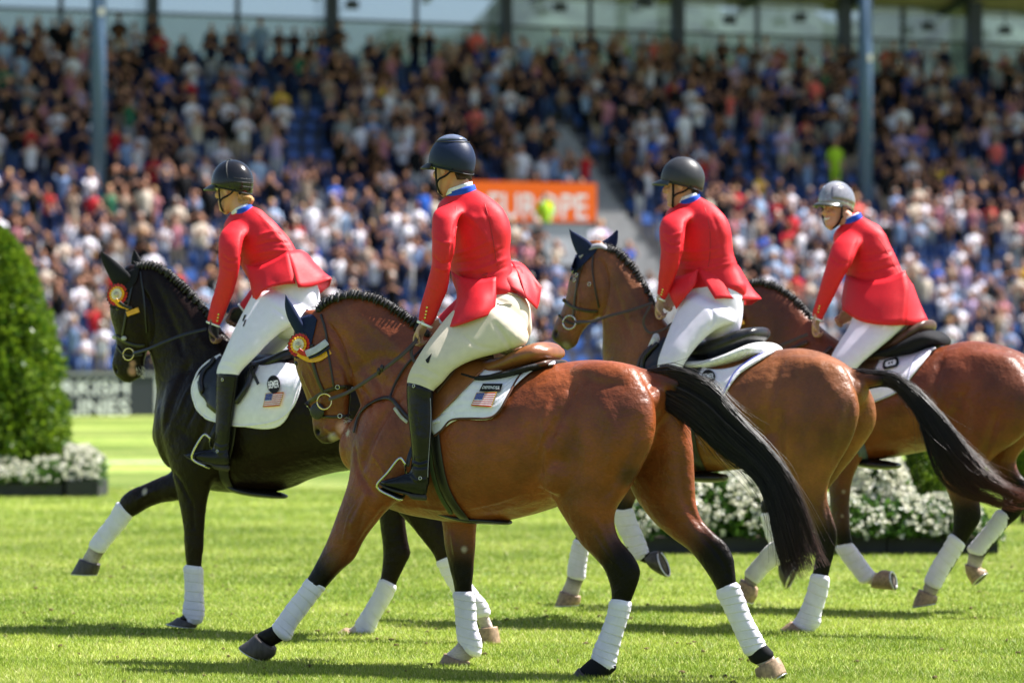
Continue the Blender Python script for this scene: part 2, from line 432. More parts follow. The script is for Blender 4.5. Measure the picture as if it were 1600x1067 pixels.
b = MB()
for i in range(150):
    y_ = random.uniform(16.6, 27); x_ = random.uniform(-.155, .155) * y_
    V, Fc = ellipsoid((x_, y_, .012), (random.uniform(.006, .02), random.uniform(.006, .02), random.uniform(.004, .012)), nu=6, nv=4); V = V + np.array([[noise.noise(Vector(v * 120)) * .006] * 3 for v in V]); b.add(V, Fc)
o = b.build('turf_clods', mat('turf_soil', (.09, .065, .03), .95), None, smooth=True); tag(o, 'small clods of turf kicked up on the lawn', kind='stuff')
# painted line on the lawn
lm = mat('line_paint', (0.42, 0.55, 0.45), 0.8, noise_amt=0.35, nscale=3)
p0, p1 = at(-400, 722, 1.58 * F / 151), at(2200, 722, 1.58 * F / 151)
y = 1.58 * F / 151
V = []; Fc = []
for k, (a, b_) in enumerate(((-14, -8.7), (-8.6, -3.4), (-3.3, 3.0), (3.1, 9.0), (9.1, 15))):
    V += [(a, y - .22, .004), (b_, y - .22, .004), (b_, y + .22, .004), (a, y + .22, .004)]; Fc.append(tuple(range(4 * k, 4 * k + 4)))
tag(part('ground_line', V, Fc, lm, None, smooth=False), 'pale blue white line marked on the lawn', kind='structure')

# --- grandstand frame: a along the rows, b away from the arena
PHI = math.radians(20); TT = np.array([math.cos(PHI), math.sin(PHI), 0]); NB = np.array([-math.sin(PHI), math.cos(PHI), 0]); A0 = np.array([0, 112.0, 0])
def G(a, b, z): return A0 + TT * a + NB * b + np.array([0, 0, z])
def gbox(mb, a0, a1, b0, b1, z0, z1, mi=0):
    P = [G(a, b, z) for a in (a0, a1) for b in (b0, b1) for z in (z0, z1)]
    return mb.add(P, [(0, 1, 3, 2), (4, 6, 7, 5), (0, 4, 5, 1), (2, 3, 7, 6), (0, 2, 6, 4), (1, 5, 7, 3)], mi)
def gpix(px, py, b):      # point of the stand plane b=const seen at a photo pixel
    rx, rz = (px - CX) / F, (HY - py) / F
    d = (A0 @ NB + b) / (rx * NB[0] + NB[1]); p = np.array([rx * d, d, CH + rz * d]); return float((p - A0) @ TT), p[2]
NROW, RUN, RISE, Z0 = 21, 0.97, 0.575, 1.1
concrete = mat('concrete', (0.14, 0.14, 0.15), 0.85, noise_amt=0.2, nscale=2, bump=0.2, bscale=30)
darkmet = mat('navy_steel', (0.008, 0.016, 0.045), 0.45, noise_amt=0.1)
bluemet = mat('blue_grey_steel', (0.07, 0.125, 0.22), 0.45, noise_amt=0.08)
stand = empty('grandstand', tuple(G(0, 0, 0))); tag(stand, 'large covered grandstand with stepped rows and glazed rear wall behind the riders', 'grandstand')
AL, AR = -38.0, 46.0
AIS0, AIS1 = 6.8, 8.0                       # stair aisle
for k in range(NROW):
    m = MB(); gbox(m, AL, AR, k * RUN, NROW * RUN + 2, Z0 + (k - 1) * RISE if k else -0.2, Z0 + k * RISE - 0.002 * 0)
    m.build('terrace_step', concrete, stand)
stair_m = mat('stair_concrete', (0.30, 0.30, 0.30), 0.85, noise_amt=0.12, nscale=3)
for k in range(34):
    m = MB(); gbox(m, AIS0, AIS1, k * RUN / 2 - 0.42, k * RUN / 2 - 0.42 + RUN, Z0 + (k - 2) * RISE / 2 + 0.02, Z0 + (k) * RISE / 2 + 0.006)
    m.build('stair', stair_m, stand)
# rear columns, glazing
BW = NROW * RUN + 1.2; ZT = Z0 + NROW * RISE
colx = [(237, 18), (517, 19), (789, 17), (1057, 20), (1318, 21), (1520, 25)]
for px, w in colx:
    a, _ = gpix(px, 60, BW - 0.6); hw = w / 2 / 41
    m = MB(); gbox(m, a - hw, a + hw, BW - 0.9, BW - 0.5, ZT - .5, 17.6); m.build('rear_column', darkmet, stand)
for px in (-60, 95, 371, 650, 922, 1183, 1410, 1620):
    a, _ = gpix(px, 40, BW); m = MB(); gbox(m, a - .09, a + .09, BW - .05, BW + .05, ZT - .4, 16.6); m.build('mullion', darkmet, stand)
zt = gpix(800, 42, BW)[1]
m = MB(); gbox(m, AL, AR, BW - .06, BW + .06, zt - .06, zt + .06); m.build('transom', darkmet, stand)
m = MB(); gbox(m, AL, AR, BW - .06, BW + .06, zt + 1.35, zt + 1.47); m.build('transom', darkmet, stand)
m = MB(); gbox(m, AL, AR, BW - .1, BW + .1, ZT - .5, ZT + 0.15); m.build('rear_parapet', mat('rear_wall', (0.12, 0.15, 0.17), 0.7), stand)
# glass panes
def glass_mat(name, tint, fac):
    m_ = bpy.data.materials.new(name); m_.use_nodes = True; nt = m_.node_tree; N = nt.nodes; L = nt.links; o = N['Material Output']; N.remove(N['Principled BSDF'])
    t = N.new('ShaderNodeBsdfTransparent'); t.inputs[0].default_value = (*tint, 1); g = N.new('ShaderNodeBsdfGlossy'); g.inputs['Roughness'].default_value = 0.03
    g.inputs[0].default_value = (0.8, 0.85, 0.9, 1); df = N.new('ShaderNodeBsdfDiffuse'); df.inputs[0].default_value = (0.55, 0.62, 0.65, 1)
    mx = N.new('ShaderNodeMixShader'); mx.inputs[0].default_value = 0.08; L.new(t.outputs[0], mx.inputs[1]); L.new(g.outputs[0], mx.inputs[2])
    m2 = N.new('ShaderNodeMixShader'); m2.inputs[0].default_value = fac; L.new(mx.outputs[0], m2.inputs[1]); L.new(df.outputs[0], m2.inputs[2]); L.new(m2.outputs[0], o.inputs[0]); return m_
gl1 = glass_mat('window_glass', (0.74, 0.79, 0.84), 0.05); gl2 = glass_mat('lower_glass', (0.50, 0.57, 0.57), 0.10)
edges = sorted([gpix(p, 40, BW)[0] for p in (-60, 95, 237, 371, 517, 650, 789, 922, 1057, 1183, 1318, 1410, 1520, 1620)])
for a0, a1 in zip(edges[:-1], edges[1:]):
    m = MB(); gbox(m, a0 + .1, a1 - .1, BW - .012, BW + .012, zt + .07, zt + 1.34); m.build('window_pane', gl1, stand)
    m = MB(); gbox(m, a0 + .1, a1 - .1, BW - .012, BW + .012, ZT + .16, zt - .07); m.build('window_pane', gl2, stand)
# roof and soffit
roofm = mat('roof_soffit', (0.34, 0.29, 0.23), 0.8, noise_amt=0.1, nscale=2)
m = MB()
R0, R1 = 8.5, BW + 1.0; zr = gpix(1600, 26, BW)[1]
P = [G(AL, R0, zr + 3.2), G(AR, R0, zr + 3.2), G(AR, R1, zr), G(AL, R1, zr)]; P += [p + np.array([0, 0, .4]) for p in P]
m.add(P, [(0, 3, 2, 1), (4, 5, 6, 7), (0, 1, 5, 4), (1, 2, 6, 5), (2, 3, 7, 6), (3, 0, 4, 7)]); m.build('roof', roofm, stand)
for a in np.arange(AL + 2, AR, 4.5):
    m = MB(); P = []
    for da in (-.12, .12):
        P += [G(a + da, R0 + .1, zr + 2.85), G(a + da, R1 - .1, zr - .35), G(a + da, R1 - .1, zr - .003), G(a + da, R0 + .1, zr + 3.19)]
    m.add(P, [(0, 1, 2, 3), (7, 6, 5, 4), (0, 4, 5, 1), (1, 5, 6, 2), (2, 6, 7, 3), (3, 7, 4, 0)]); m.build('roof_beam', darkmet, stand)
# spotlights and speakers under the roof, against the glass
for px, py in ((550, 8), (875, 12), (1010, 6), (1250, 28), (1140, 32), (1450, 42), (1570, 48)):
    a, z = gpix(px, py, BW - 1.0); m = MB(); gbox(m, a - .22, a + .22, BW - 1.2, BW - .8, z - .16, z + .16); gbox(m, a - .03, a + .03, BW - 1.03, BW - .97, z + .163, zr + .2)
    m.build('floodlight', darkmet, stand)
# front pillars standing in the rows
for px, lab in ((153.5, 'tall blue grey steel pillar rising through the crowd left of the woman rider'), (1352, 'tall blue grey steel pillar behind the smiling rider')):
    bb = 9.4; a, z = gpix(px, 345, bb); zf = Z0 + int(bb / RUN) * RISE
    root = empty('stand_pillar', tuple(G(a, bb, zf))); tag(root, lab, 'pillar', 'pillars holding up the stand roof')
    ang = np.linspace(0, 2 * np.pi, 17)[:-1]; V = []
    for z_ in (zf + 0.05, 19.0):
        for t in ang: V.append(G(a + .26 * math.cos(t), bb + .26 * math.sin(t), z_))
    Fc = [(i, (i + 1) % 16, 16 + (i + 1) % 16, 16 + i) for i in range(16)] + [tuple(range(15, -1, -1)), tuple(range(16, 32))]
    part('shaft', V, Fc, bluemet, root)
    m = MB(); gbox(m, a - .4, a + .4, bb - .4, bb + .4, zf, zf + .05); m.build('base_plate', bluemet, root)
    m = MB(); zc = gpix(px, 92 if px > 500 else 20, bb)[1]; gbox(m, a - .05, a + .12, bb - .36, bb - .262, zc - .12, zc + .12); m.build('lamp_bracket', mat('pale_metal', (0.6, 0.58, 0.5), 0.4), root)
# hills
hm = mat('wooded_hill', (0.055, 0.075, 0.05), 0.95, noise_amt=0.75, nscale=0.03, bump=0.6, bscale=0.08)
V = []; nx, ny = 110, 16
for j in range(ny):
    for i in range(nx):
        x = -330 + 700 * i / (nx - 1); yy = 1100 + 700 * j / (ny - 1); s = j / (ny - 1)
        px = CX + x / yy * F
        top = 250 if x > 0 else max(0, 250 - max(0, -x - 0) * 0.0)
        ridge = 98 + 34 / (1 + math.exp(-(px - 520) / 90)) + 9 * math.sin(x * .031) + 5 * math.sin(x * .093 + 1)
        ridge *= 1 / (1 + math.exp(-(px - 335) / 45))
        V.append((x, yy, ridge * (1 - (1 - s) ** 2) * (yy / 1100) * 0.93 - 2 + 4 * noise.noise(Vector((x * .05, yy * .05, 0)))))
Fc = [(j * nx + i, j * nx + i + 1, (j + 1) * nx + i + 1, (j + 1) * nx + i) for j in range(ny - 1) for i in range(nx - 1)]
tag(part('hills', V, Fc, hm, None), 'wooded green hills seen through the windows behind the stand', kind='structure')

# --- advertising board along the arena edge
adm = mat('board_dark', (0.022, 0.026, 0.042), 0.5, noise_amt=0.05); adw = mat('board_letter', (0.8, 0.8, 0.85), 0.6, noise_amt=0.04)
adt = mat('board_top', (0.30, 0.31, 0.33), 0.5)
board = empty('advertising_board', tuple(G(-14, -2.2, 0))); tag(board, 'long dark advertising board with white airline lettering along the foot of the stand', 'advertising board')
BB = -2.2
for i in range(15):
    a0 = AL + i * 5.5; m = MB(); gbox(m, a0 + .02, a0 + 5.48, BB, BB + .12, 0.02, 1.28); m.build('board_panel', adm, board)
m = MB(); gbox(m, AL, AL + 82.5, BB - .03, BB + .15, 1.282, 1.36); m.build('top_rail', adt, board)
def btext(s, px0, px1, py0, py1):
    V, Fc = text_polys(s); a0, zt_ = gpix(px0, py0, BB); a1, zb = gpix(px1, py1, BB)
    P = [G(a0 + (a1 - a0) * u, BB - .006, zt_ + (zb - zt_) * v) for u, v in V]
    MBx = MB(); MBx.add(P, Fc); MBx.build('lettering', adw, board)
btext('TURKISH', 40, 201, 594, 617); btext('AIRLINES', 36, 203, 624, 648)
m = MB(); a0, _ = gpix(243, 600, BB); a1, _ = gpix(247, 600, BB); gbox(m, a0, a1, BB - .012, BB, .1, 1.25); m.build('panel_joint', adw, board)

# --- orange banner over the stand entrance
om = mat('banner_orange', (0.85, 0.14, 0.015), 0.6, noise_amt=0.05); wm = mat('banner_white', (0.8, 0.8, 0.8), 0.6, noise_amt=0.04)
b0 = 8.6; al, zhi = gpix(746, 283, b0); ar, zlo = gpix(932, 351, b0)
al = gpix(722, 283, b0)[0]
ban = empty('banner', tuple(G(al, b0, zlo))); tag(ban, 'orange banner with bold white lettering hung on the parapet above the stand entrance', 'banner')
m = MB(); gbox(m, al, ar, b0, b0 + .06, zlo, zhi); m.build('banner_sheet', om, ban)
tz0 = zhi - 0.42 * (zhi - zlo); P = [G(al + 1.0 + (ar - al - 1.35) * u, b0 - .006, zhi - (zhi - zlo) * (0.27 + .62 * v)) for u, v in text_polys('EUROPE')[0]]
mm = MB(); mm.add(P, text_polys('EUROPE')[1]); mm.build('lettering', wm, ban)
ent = empty('entrance_wall', tuple(G(al, b0 - 2, 0))); tag(ent, 'pale grey concrete wall of the stand entrance under the orange banner', 'wall')
m = MB(); gbox(m, al, ar, b0 - .9, b0 - .2, Z0 + 6 * RISE - 0.1, zlo - .05); m.build('wall', mat('pale_wall', (0.5, 0.52, 0.52), 0.8, nscale=3), ent)
m = MB(); gbox(m, al, ar, b0 - .95, b0 - .15, zlo - .047, zlo + .02); m.build('coping', concrete, ent)
ENT = (al, ar, 9, 10.4)

# --- spectators
SHIRT = [('white', (0.68, 0.66, 0.74)), ('pale blue', (0.20, 0.28, 0.48)), ('navy', (0.006, 0.010, 0.035)), ('black', (0.005, 0.005, 0.007)), ('beige', (0.32, 0.24, 0.19)),
         ('dusty pink', (0.42, 0.17, 0.22)), ('grey', (0.22, 0.23, 0.25)), ('cream', (0.50, 0.43, 0.36)), ('red', (0.45, 0.02, 0.03)), ('light blue', (0.30, 0.40, 0.58)),
         ('royal blue', (0.02, 0.09, 0.42)), ('green', (0.04, 0.16, 0.09)), ('coral', (0.75, 0.14, 0.12)), ('lilac', (0.42, 0.33, 0.52)), ('brown', (0.10, 0.05, 0.03)), ('yellow', (0.7, 0.45, 0.05))]
SW = [.20, .05, .20, .22, .04, .05, .06, .04, .035, .04, .03, .012, .02, .03, .03, .012]
TROU = [('jeans', (0.06, 0.10, 0.22)), ('white trousers', (0.5, 0.5, 0.5)), ('black trousers', (0.005, 0.005, 0.007)), ('beige trousers', (0.38, 0.30, 0.21)), ('navy trousers', (0.006, 0.01, 0.035))]
TW = [.3, .17, .2, .15, .18]
SKIN = [(0.46, 0.23, 0.16), (0.36, 0.17, 0.11), (0.20, 0.09, 0.05)]
HAIR = [(0.02, 0.012, 0.008), (0.09, 0.045, 0.02), (0.42, 0.28, 0.12), (0.35, 0.34, 0.33), (0.75, 0.73, 0.68)]
PAL = [mat('shirt_' + n, c, 0.85, noise_amt=.12, nscale=8) for n, c in SHIRT] + [mat('trousers_' + n, c, 0.85, noise_amt=.1) for n, c in TROU] + \
      [mat('skin_%d' % i, c, 0.6, noise_amt=.05) for i, c in enumerate(SKIN)] + [mat('hair_%d' % i, c, 0.8, noise_amt=.1) for i, c in enumerate(HAIR)]
oT, oS, oH = len(SHIRT), len(SHIRT) + len(TROU), len(SHIRT) + len(TROU) + len(SKIN)
def person_mesh(pose, seed):
    r = random.Random(seed); b = MB(); g = r.uniform(1.02, 1.24)
    sit = pose == 'sitting'
    hz = 0.52 if sit else 0.92                       # hip height
    for s in (-1, 1):
        if sit: pts = [(s * .1, 0, .5), (s * .11, -.42, .5), (s * .11, -.44, .06)]
        else: pts = [(s * .09, 0, .92), (s * .10, -.02, .48), (s * .10, 0, .03)]
        V, Fc = tube(np.array(pts, float), [.095, .07, .05], 6, 2); b.add(V, Fc, 1)
        V, Fc = ellipsoid((s * .1, (-.5 if sit else -.06), .045), (.05, .12, .045), nu=6, nv=4); b.add(V, Fc, 3)
    w = r.uniform(.17, .23)
    V, Fc = rings([np.array([0, 0, hz - .04]), np.array([0, 0, hz + .2]), np.array([0, -.01, hz + .4]), np.array([0, 0, hz + .53])],
                  [np.array([w * .85, 0, 0]), np.array([w * .8, 0, 0]), np.array([w, 0, 0]), np.array([w * .75, 0, 0])],
                  [np.array([0, .13, 0]), np.array([0, .12, 0]), np.array([0, .13, 0]), np.array([0, .08, 0])], 8); b.add(V, fix_out(V, Fc), 0)
    V, Fc = tube(np.array([(0, 0, hz + .5), (0, -.01, hz + .64)]), .05, 6, 1); b.add(V, Fc, 2)
    V, Fc = ellipsoid((0, -.01, hz + .73), (.078, .095, .115), nu=8, nv=6); b.add(V, Fc, 2)
    V, Fc = ellipsoid((0, .02, hz + .76), (.087, .095, .11), nu=8, nv=6); b.add(V, Fc, 3)
    if r.random() < .35:
        V, Fc = ellipsoid((0, .06, hz + .64), (.08, .05, .14), nu=6, nv=5); b.add(V, Fc, 3)
    sh = hz + .47
    for s in (-1, 1):
        S0 = (s * w * .95, 0, sh)
        if pose == 'clapping' or sit: e, h = (s * .27, -.12, sh - .24), (s * .03, -.34, sh - .10)
        elif pose == 'cheering': e, h = (s * .29, -.16, sh - .10), (s * .04, -.30, sh + .16)
        elif pose == 'waving': e, h = (s * .28, -.10, sh + .16), (s * .16, -.12, sh + .44)
        elif pose == 'photographing': e, h = (s * .2, -.2, sh - .12), (s * .05, -.26, sh + .17)
        else: e, h = (s * .25, .02, sh - .28), (s * .24, -.06, sh - .53)
        V, Fc = tube(np.array([S0, tuple((np.array(S0) + e) / 2), e]), [.055, .05, .042], 6, 1); b.add(V, Fc, 0)
        V, Fc = tube(np.array([e, h]), [.038, .03], 6, 1); b.add(V, Fc, 2)
        V, Fc = ellipsoid(h, (.04, .03, .055), nu=6, nv=4); b.add(V, Fc, 2)
    V = np.array(b.V) * g
    return V, b.F, b.M
POSES = ['clapping', 'cheering', 'standing', 'waving', 'photographing', 'sitting']
VAR = []
for pi, pz in enumerate(POSES):
    for k in range(2): VAR.append((pz,) + person_mesh(pz, pi * 10 + k))
VMESH = []
for pz, V, Fc, M in VAR:
    VMESH.append(mesh_from('spectator', V, Fc, [PAL[0], PAL[oT], PAL[oS], PAL[oH]], M))
def wch(r, w): return r.choices(range(len(w)), weights=w)[0]
rr = random.Random(21); PEOPLE = []; EMPTYS = []
STW = gpix(854, 330, 8.0)[0]
def occupied(a, k):
    n = noise.noise(Vector((a * .22 + 5, k * .35, 1.3)))
    p = 0.95 if n < 0.24 else 0.40
    return rr.random() < p
GROUND_A = np.arange(-29, 40, 0.62)
for k in range(NROW):
    b = k * RUN + .38; z = Z0 + k * RISE
    off = rr.uniform(0, .5)
    for a0 in GROUND_A:
        a = a0 + off
        if AIS0 - .4 < a < AIS1 + .4 and k < 17 and rr.random() < .97: continue
        if 5 <= k <= 7 and abs(a - STW) < .55: continue
        if ENT[0] - .3 < a < ENT[1] + .3 and 7 <= k <= 8: continue
        X = G(a, b, z); px = CX + X[0] / X[1] * F; py = HY - (z + 1.6 - CH) / X[1] * F
        if px < -330 or px > 1950: continue
        if k < 5 and 80 > 0 and (280 < px < 1480) and py > 555: continue
        (PEOPLE if occupied(a, k) else EMPTYS).append((k, a, b, z, px, py))
def choose(k, px):
    r = rr.random()
    pz = 'sitting' if (k < 2 and r < .6) or r < .05 else rr.choices(POSES[:5], weights=[.42, .2, .16, .07, .15])[0]
    v = POSES.index(pz) * 2 + rr.randrange(2)
    w = list(SW)  # darker tops high up, paler low down: roof shade put into clothing
    if k >= 9: w[2] += .14; w[3] += .14; w[0] *= .85; w[9] *= .6; w[4] *= .8
    if k < 9: w[0] += .08; w[7] += .04; w[9] += .04; w[4] += .03; w[2] *= .8; w[3] *= .7
    return v, wch(rr, w), wch(rr, TW), wch(rr, [.5, .35, .15]), wch(rr, [.42, .32, .12, .10, .04])
IND = 296; vis = [p for p in PEOPLE if -5 < p[4] < 1605]; ind = vis[:IND]; keep = set(map(id, ind)); rest = [p for p in PEOPLE if id(p) not in keep]
HN = ['dark', 'brown', 'blonde', 'grey', 'white']
def place(px, k):
    if px < 143: s = 'far left'
    elif px < 300: s = 'beside the left pillar'
    elif px < 560: s = 'behind the woman rider'
    elif px < 830: s = 'behind the near rider'
    elif px < 1000: s = 'beside the concrete stair'
    elif px < 1240: s = 'behind the third rider'
    elif px < 1352: s = 'behind the smiling rider'
    else: s = 'far right'
    return s
ROWN = ['lowest row', 'second row', 'third row', 'fourth row', 'fifth row', 'sixth row', 'seventh row', 'eighth row', 'ninth row', 'tenth row', 'eleventh row', 'twelfth row', 'thirteenth row', 'fourteenth row', 'fifteenth row', 'sixteenth row', 'seventeenth row', 'eighteenth row', 'nineteenth row', 'second highest row', 'highest row']
for k, a, b, z, px, py in ind:
    v, s, t, sk, h = choose(k, px)
    o = bpy.data.objects.new('spectator', VMESH[v]); COL.objects.link(o)
    o.location = tuple(G(a + rr.uniform(-.2, .2), b + rr.uniform(-.1, .25), z)); o.rotation_euler = (0, 0, PHI + rr.uniform(-.5, .3))
    for i, mi in enumerate((s, oT + t, oS + sk, oH + h)):
        o.material_slots[i].link = 'OBJECT'; o.material_slots[i].material = PAL[mi]
    tag(o, '%s haired spectator %s, %s top, %s, %s, %s' % (HN[h], VAR[v][0], SHIRT[s][0], TROU[t][0], ROWN[k], place(px, k)), 'spectator', 'spectators in the stand')
b = MB(); VV = []; FF = []; MI = []; off = 0
for k, a, b_, z, px, py in rest:
    v, s, t, sk, h = choose(k, px); pz, V, Fc, M = VAR[v]; lut = (s, oT + t, oS + sk, oH + h)
    th = PHI + rr.uniform(-.5, .3); R = np.array([[math.cos(th), -math.sin(th), 0], [math.sin(th), math.cos(th), 0], [0, 0, 1]])
    VV.append(V @ R.T + G(a + rr.uniform(-.2, .2), b_ + rr.uniform(-.1, .25), z)); FF.extend([tuple(i + off for i in f) for f in Fc]); MI.extend([lut[i] for i in M]); off += len(V)
tag(link('distant_spectators', mesh_from('distant_spectators', np.vstack(VV), FF, PAL, MI)), 'dense crowd of spectators filling the upper rows of the stand', kind='stuff')
# steward in a yellow vest before the banner
hv = mat('hi_vis', (0.40, 0.62, 0.03), 0.7)
for px, py, bq in ((852, 330, 8.0), (970, 95, 20.2), (1305, 262, 12.2)):
    a, z = gpix(px, py, bq); kz = Z0 + int(bq / RUN) * RISE
    o = bpy.data.objects.new('steward', VMESH[4]); COL.objects.link(o); o.location = tuple(G(a, bq, kz if px != 852 else Z0 + 8 * RISE - .15)); o.rotation_euler = (0, 0, PHI)
    for i, mm_ in enumerate((hv, hv, PAL[oS], PAL[oH])): o.material_slots[i].link = 'OBJECT'; o.material_slots[i].material = mm_
    tag(o, {852: 'steward in yellow green high visibility vest standing before the orange banner', 970: 'steward in yellow green vest near the top of the stair', 1305: 'steward in yellow green vest above the charcoal helmet rider'}[px], 'steward', 'stewards in yellow vests')
# --- seats
seatm = mat('seat_blue', (0.012, 0.065, 0.25), 0.45, noise_amt=.1)
sb = MB()
sb.box((0, .02, .42), (.21, .2, .02)); sb.add([(-.21, .2, .42), (.21, .2, .42), (.2, .3, .82), (-.2, .3, .82), (-.21, .24, .42), (.21, .24, .42), (.2, .33, .82), (-.2, .33, .82)],
       [(0, 1, 2, 3), (7, 6, 5, 4), (0, 4, 5, 1), (3, 2, 6, 7), (1, 5, 6, 2), (0, 3, 7, 4)])
sb.box((0, .16, .2), (.03, .03, .2))
smesh = mesh_from('stadium_seat', sb.V, sb.F, seatm, smooth=False)
EMPTYS.sort(key=lambda e: (not (-5 < e[4] < 1605), e[0]))
for k, a, b_, z, px, py in EMPTYS[:298]:
    o = bpy.data.objects.new('stadium_seat', smesh); COL.objects.link(o); o.location = tuple(G(a, b_, z)); o.rotation_euler = (0, 0, PHI)
    tag(o, 'empty blue plastic stadium seat, %s, %s' % (ROWN[k], place(px, k)), 'seat', 'blue stadium seats')
VV = []; FF = []; off = 0; SV = np.array(sb.V); R = np.array([[math.cos(PHI), -math.sin(PHI), 0], [math.sin(PHI), math.cos(PHI), 0], [0, 0, 1]])
for k, a, b_, z, px, py in EMPTYS[298:] + PEOPLE:
    VV.append(SV @ R.T + G(a, b_, z)); FF.extend([tuple(i + off for i in f) for f in sb.F]); off += len(SV)
tag(link('stadium_seats', mesh_from('stadium_seats', np.vstack(VV), FF, seatm, smooth=False)), 'blue stadium seats behind the standing crowd', kind='stuff')

# --- planting
def leaf_mat(name, c1, c2, tr=0.35):
    m = bpy.data.materials.new(name); m.use_nodes = True; nt = m.node_tree; N = nt.nodes; L = nt.links
    b = N['Principled BSDF']; b.inputs['Roughness'].default_value = 0.38
    g = N.new('ShaderNodeNewGeometry'); r = N.new('ShaderNodeValToRGB'); L.new(g.outputs['Random Per Island'], r.inputs[0])
    r.color_ramp.elements[0].color = (*c1, 1); r.color_ramp.elements[1].color = (*c2, 1); L.new(r.outputs[0], b.inputs['Base Color'])
    t = N.new('ShaderNodeBsdfTranslucent'); L.new(r.outputs[0], t.inputs['Color']); mx = N.new('ShaderNodeMixShader'); mx.inputs[0].default_value = tr
    L.new(b.outputs[0], mx.inputs[1]); L.new(t.outputs[0], mx.inputs[2]); L.new(mx.outputs[0], N['Material Output'].inputs[0]); return m
LEAF = leaf_mat('hedge_leaf', (0.02, 0.075, 0.008), (0.20, 0.30, 0.015)); FLEAF = leaf_mat('plant_leaf', (0.03, 0.09, 0.015), (0.10, 0.20, 0.03))
PETAL = leaf_mat('white_petal', (0.55, 0.55, 0.40), (0.82, 0.80, 0.72), .3); TRUNK = mat('bark', (0.08, 0.05, 0.03), .9)
def leaves(name, pts, dirs, size, m, parent, kind=True, aspect=.55):
    n = len(pts); r = RNG.normal(0, 1, (n, 3)); U = dirs + r * .75; U /= np.linalg.norm(U, axis=1)[:, None]
    Wd = np.cross(U, RNG.normal(0, 1, (n, 3))); Wd /= np.linalg.norm(Wd, axis=1)[:, None]; Nn = np.cross(U, Wd)
    s = size * RNG.uniform(.6, 1.35, n)[:, None]
    V = np.stack([pts, pts + U * s * .5 + Wd * s * aspect * .5 + Nn * s * .08, pts + U * s, pts + U * s * .5 - Wd * s * aspect * .5 + Nn * s * .08], 1).reshape(-1, 3)
    Fc = np.arange(n * 4).reshape(-1, 4); o = part(name, V, Fc, m, parent, smooth=False)
    if kind: o['kind'] = 'stuff'
    return o
# clipped cone hedge
D = 42.0; cxh = at(-12, 745, D); hedge = empty('topiary_hedge', (cxh[0], D, 0)); tag(hedge, 'tall rounded clipped cone hedge behind white flowers at the left edge', 'topiary')
HH = 3.22; prof = lambda t: 0.93 * max(0, 1 - t ** 2.0) ** .6 if t > 0.2 else 0.90 - .15 * (.2 - t)
pts = []; dr = []
for i in range(30000):
    t = random.random() ** 1.15; th = random.random() * 2 * math.pi; R = prof(t)
    bump_ = 1 + .12 * noise.noise(Vector((math.cos(th) * 3, math.sin(th) * 3, t * 9))) + .08 * noise.noise(Vector((math.cos(th) * 9, math.sin(th) * 9, t * 26)))
    q = R * bump_ * (1 - .14 * random.random() ** 1.5)
    pts.append((cxh[0] + q * math.cos(th), D + q * math.sin(th), .05 + t * HH)); dr.append((math.cos(th) * .8, math.sin(th) * .8, .5))
leaves('foliage', np.array(pts), np.array(dr), .085, LEAF, hedge)
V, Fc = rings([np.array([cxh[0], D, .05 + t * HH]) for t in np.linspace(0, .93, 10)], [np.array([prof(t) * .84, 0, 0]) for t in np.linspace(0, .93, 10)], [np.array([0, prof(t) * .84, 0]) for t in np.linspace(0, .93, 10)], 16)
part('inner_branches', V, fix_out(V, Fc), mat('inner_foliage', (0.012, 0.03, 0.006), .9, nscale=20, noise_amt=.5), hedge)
V, Fc = tube(np.array([(cxh[0], D, 0), (cxh[0], D, 1.0)]), .07, 8, 1); part('trunk', V, Fc, TRUNK, hedge)
troughm = mat('planter_dark', (0.035, 0.037, 0.04), .6, nscale=6, bump=.1)
def trough(x0, x1, y0, y1, h, lab):
    root = empty('planter_box', ((x0 + x1) / 2, (y0 + y1) / 2, 0)); tag(root, lab, 'planter', 'dark planter boxes')
    m = MB()
    for a, b in (((x0, y0), (x1, y0 + .04)), ((x0, y1 - .04), (x1, y1)), ((x0, y0 + .04), (x0 + .04, y1 - .04)), ((x1 - .04, y0 + .04), (x1, y1 - .04))):
        m.box(((a[0] + b[0]) / 2, (a[1] + b[1]) / 2, h / 2), ((b[0] - a[0]) / 2, (b[1] - a[1]) / 2, h / 2))
    m.build('box', troughm, root)
    m = MB(); m.box(((x0 + x1) / 2, (y0 + y1) / 2, h - .04), ((x1 - x0) / 2 - .042, (y1 - y0) / 2 - .042, .02)); m.build('soil', mat('soil', (.03, .02, .012), .95), root); return root
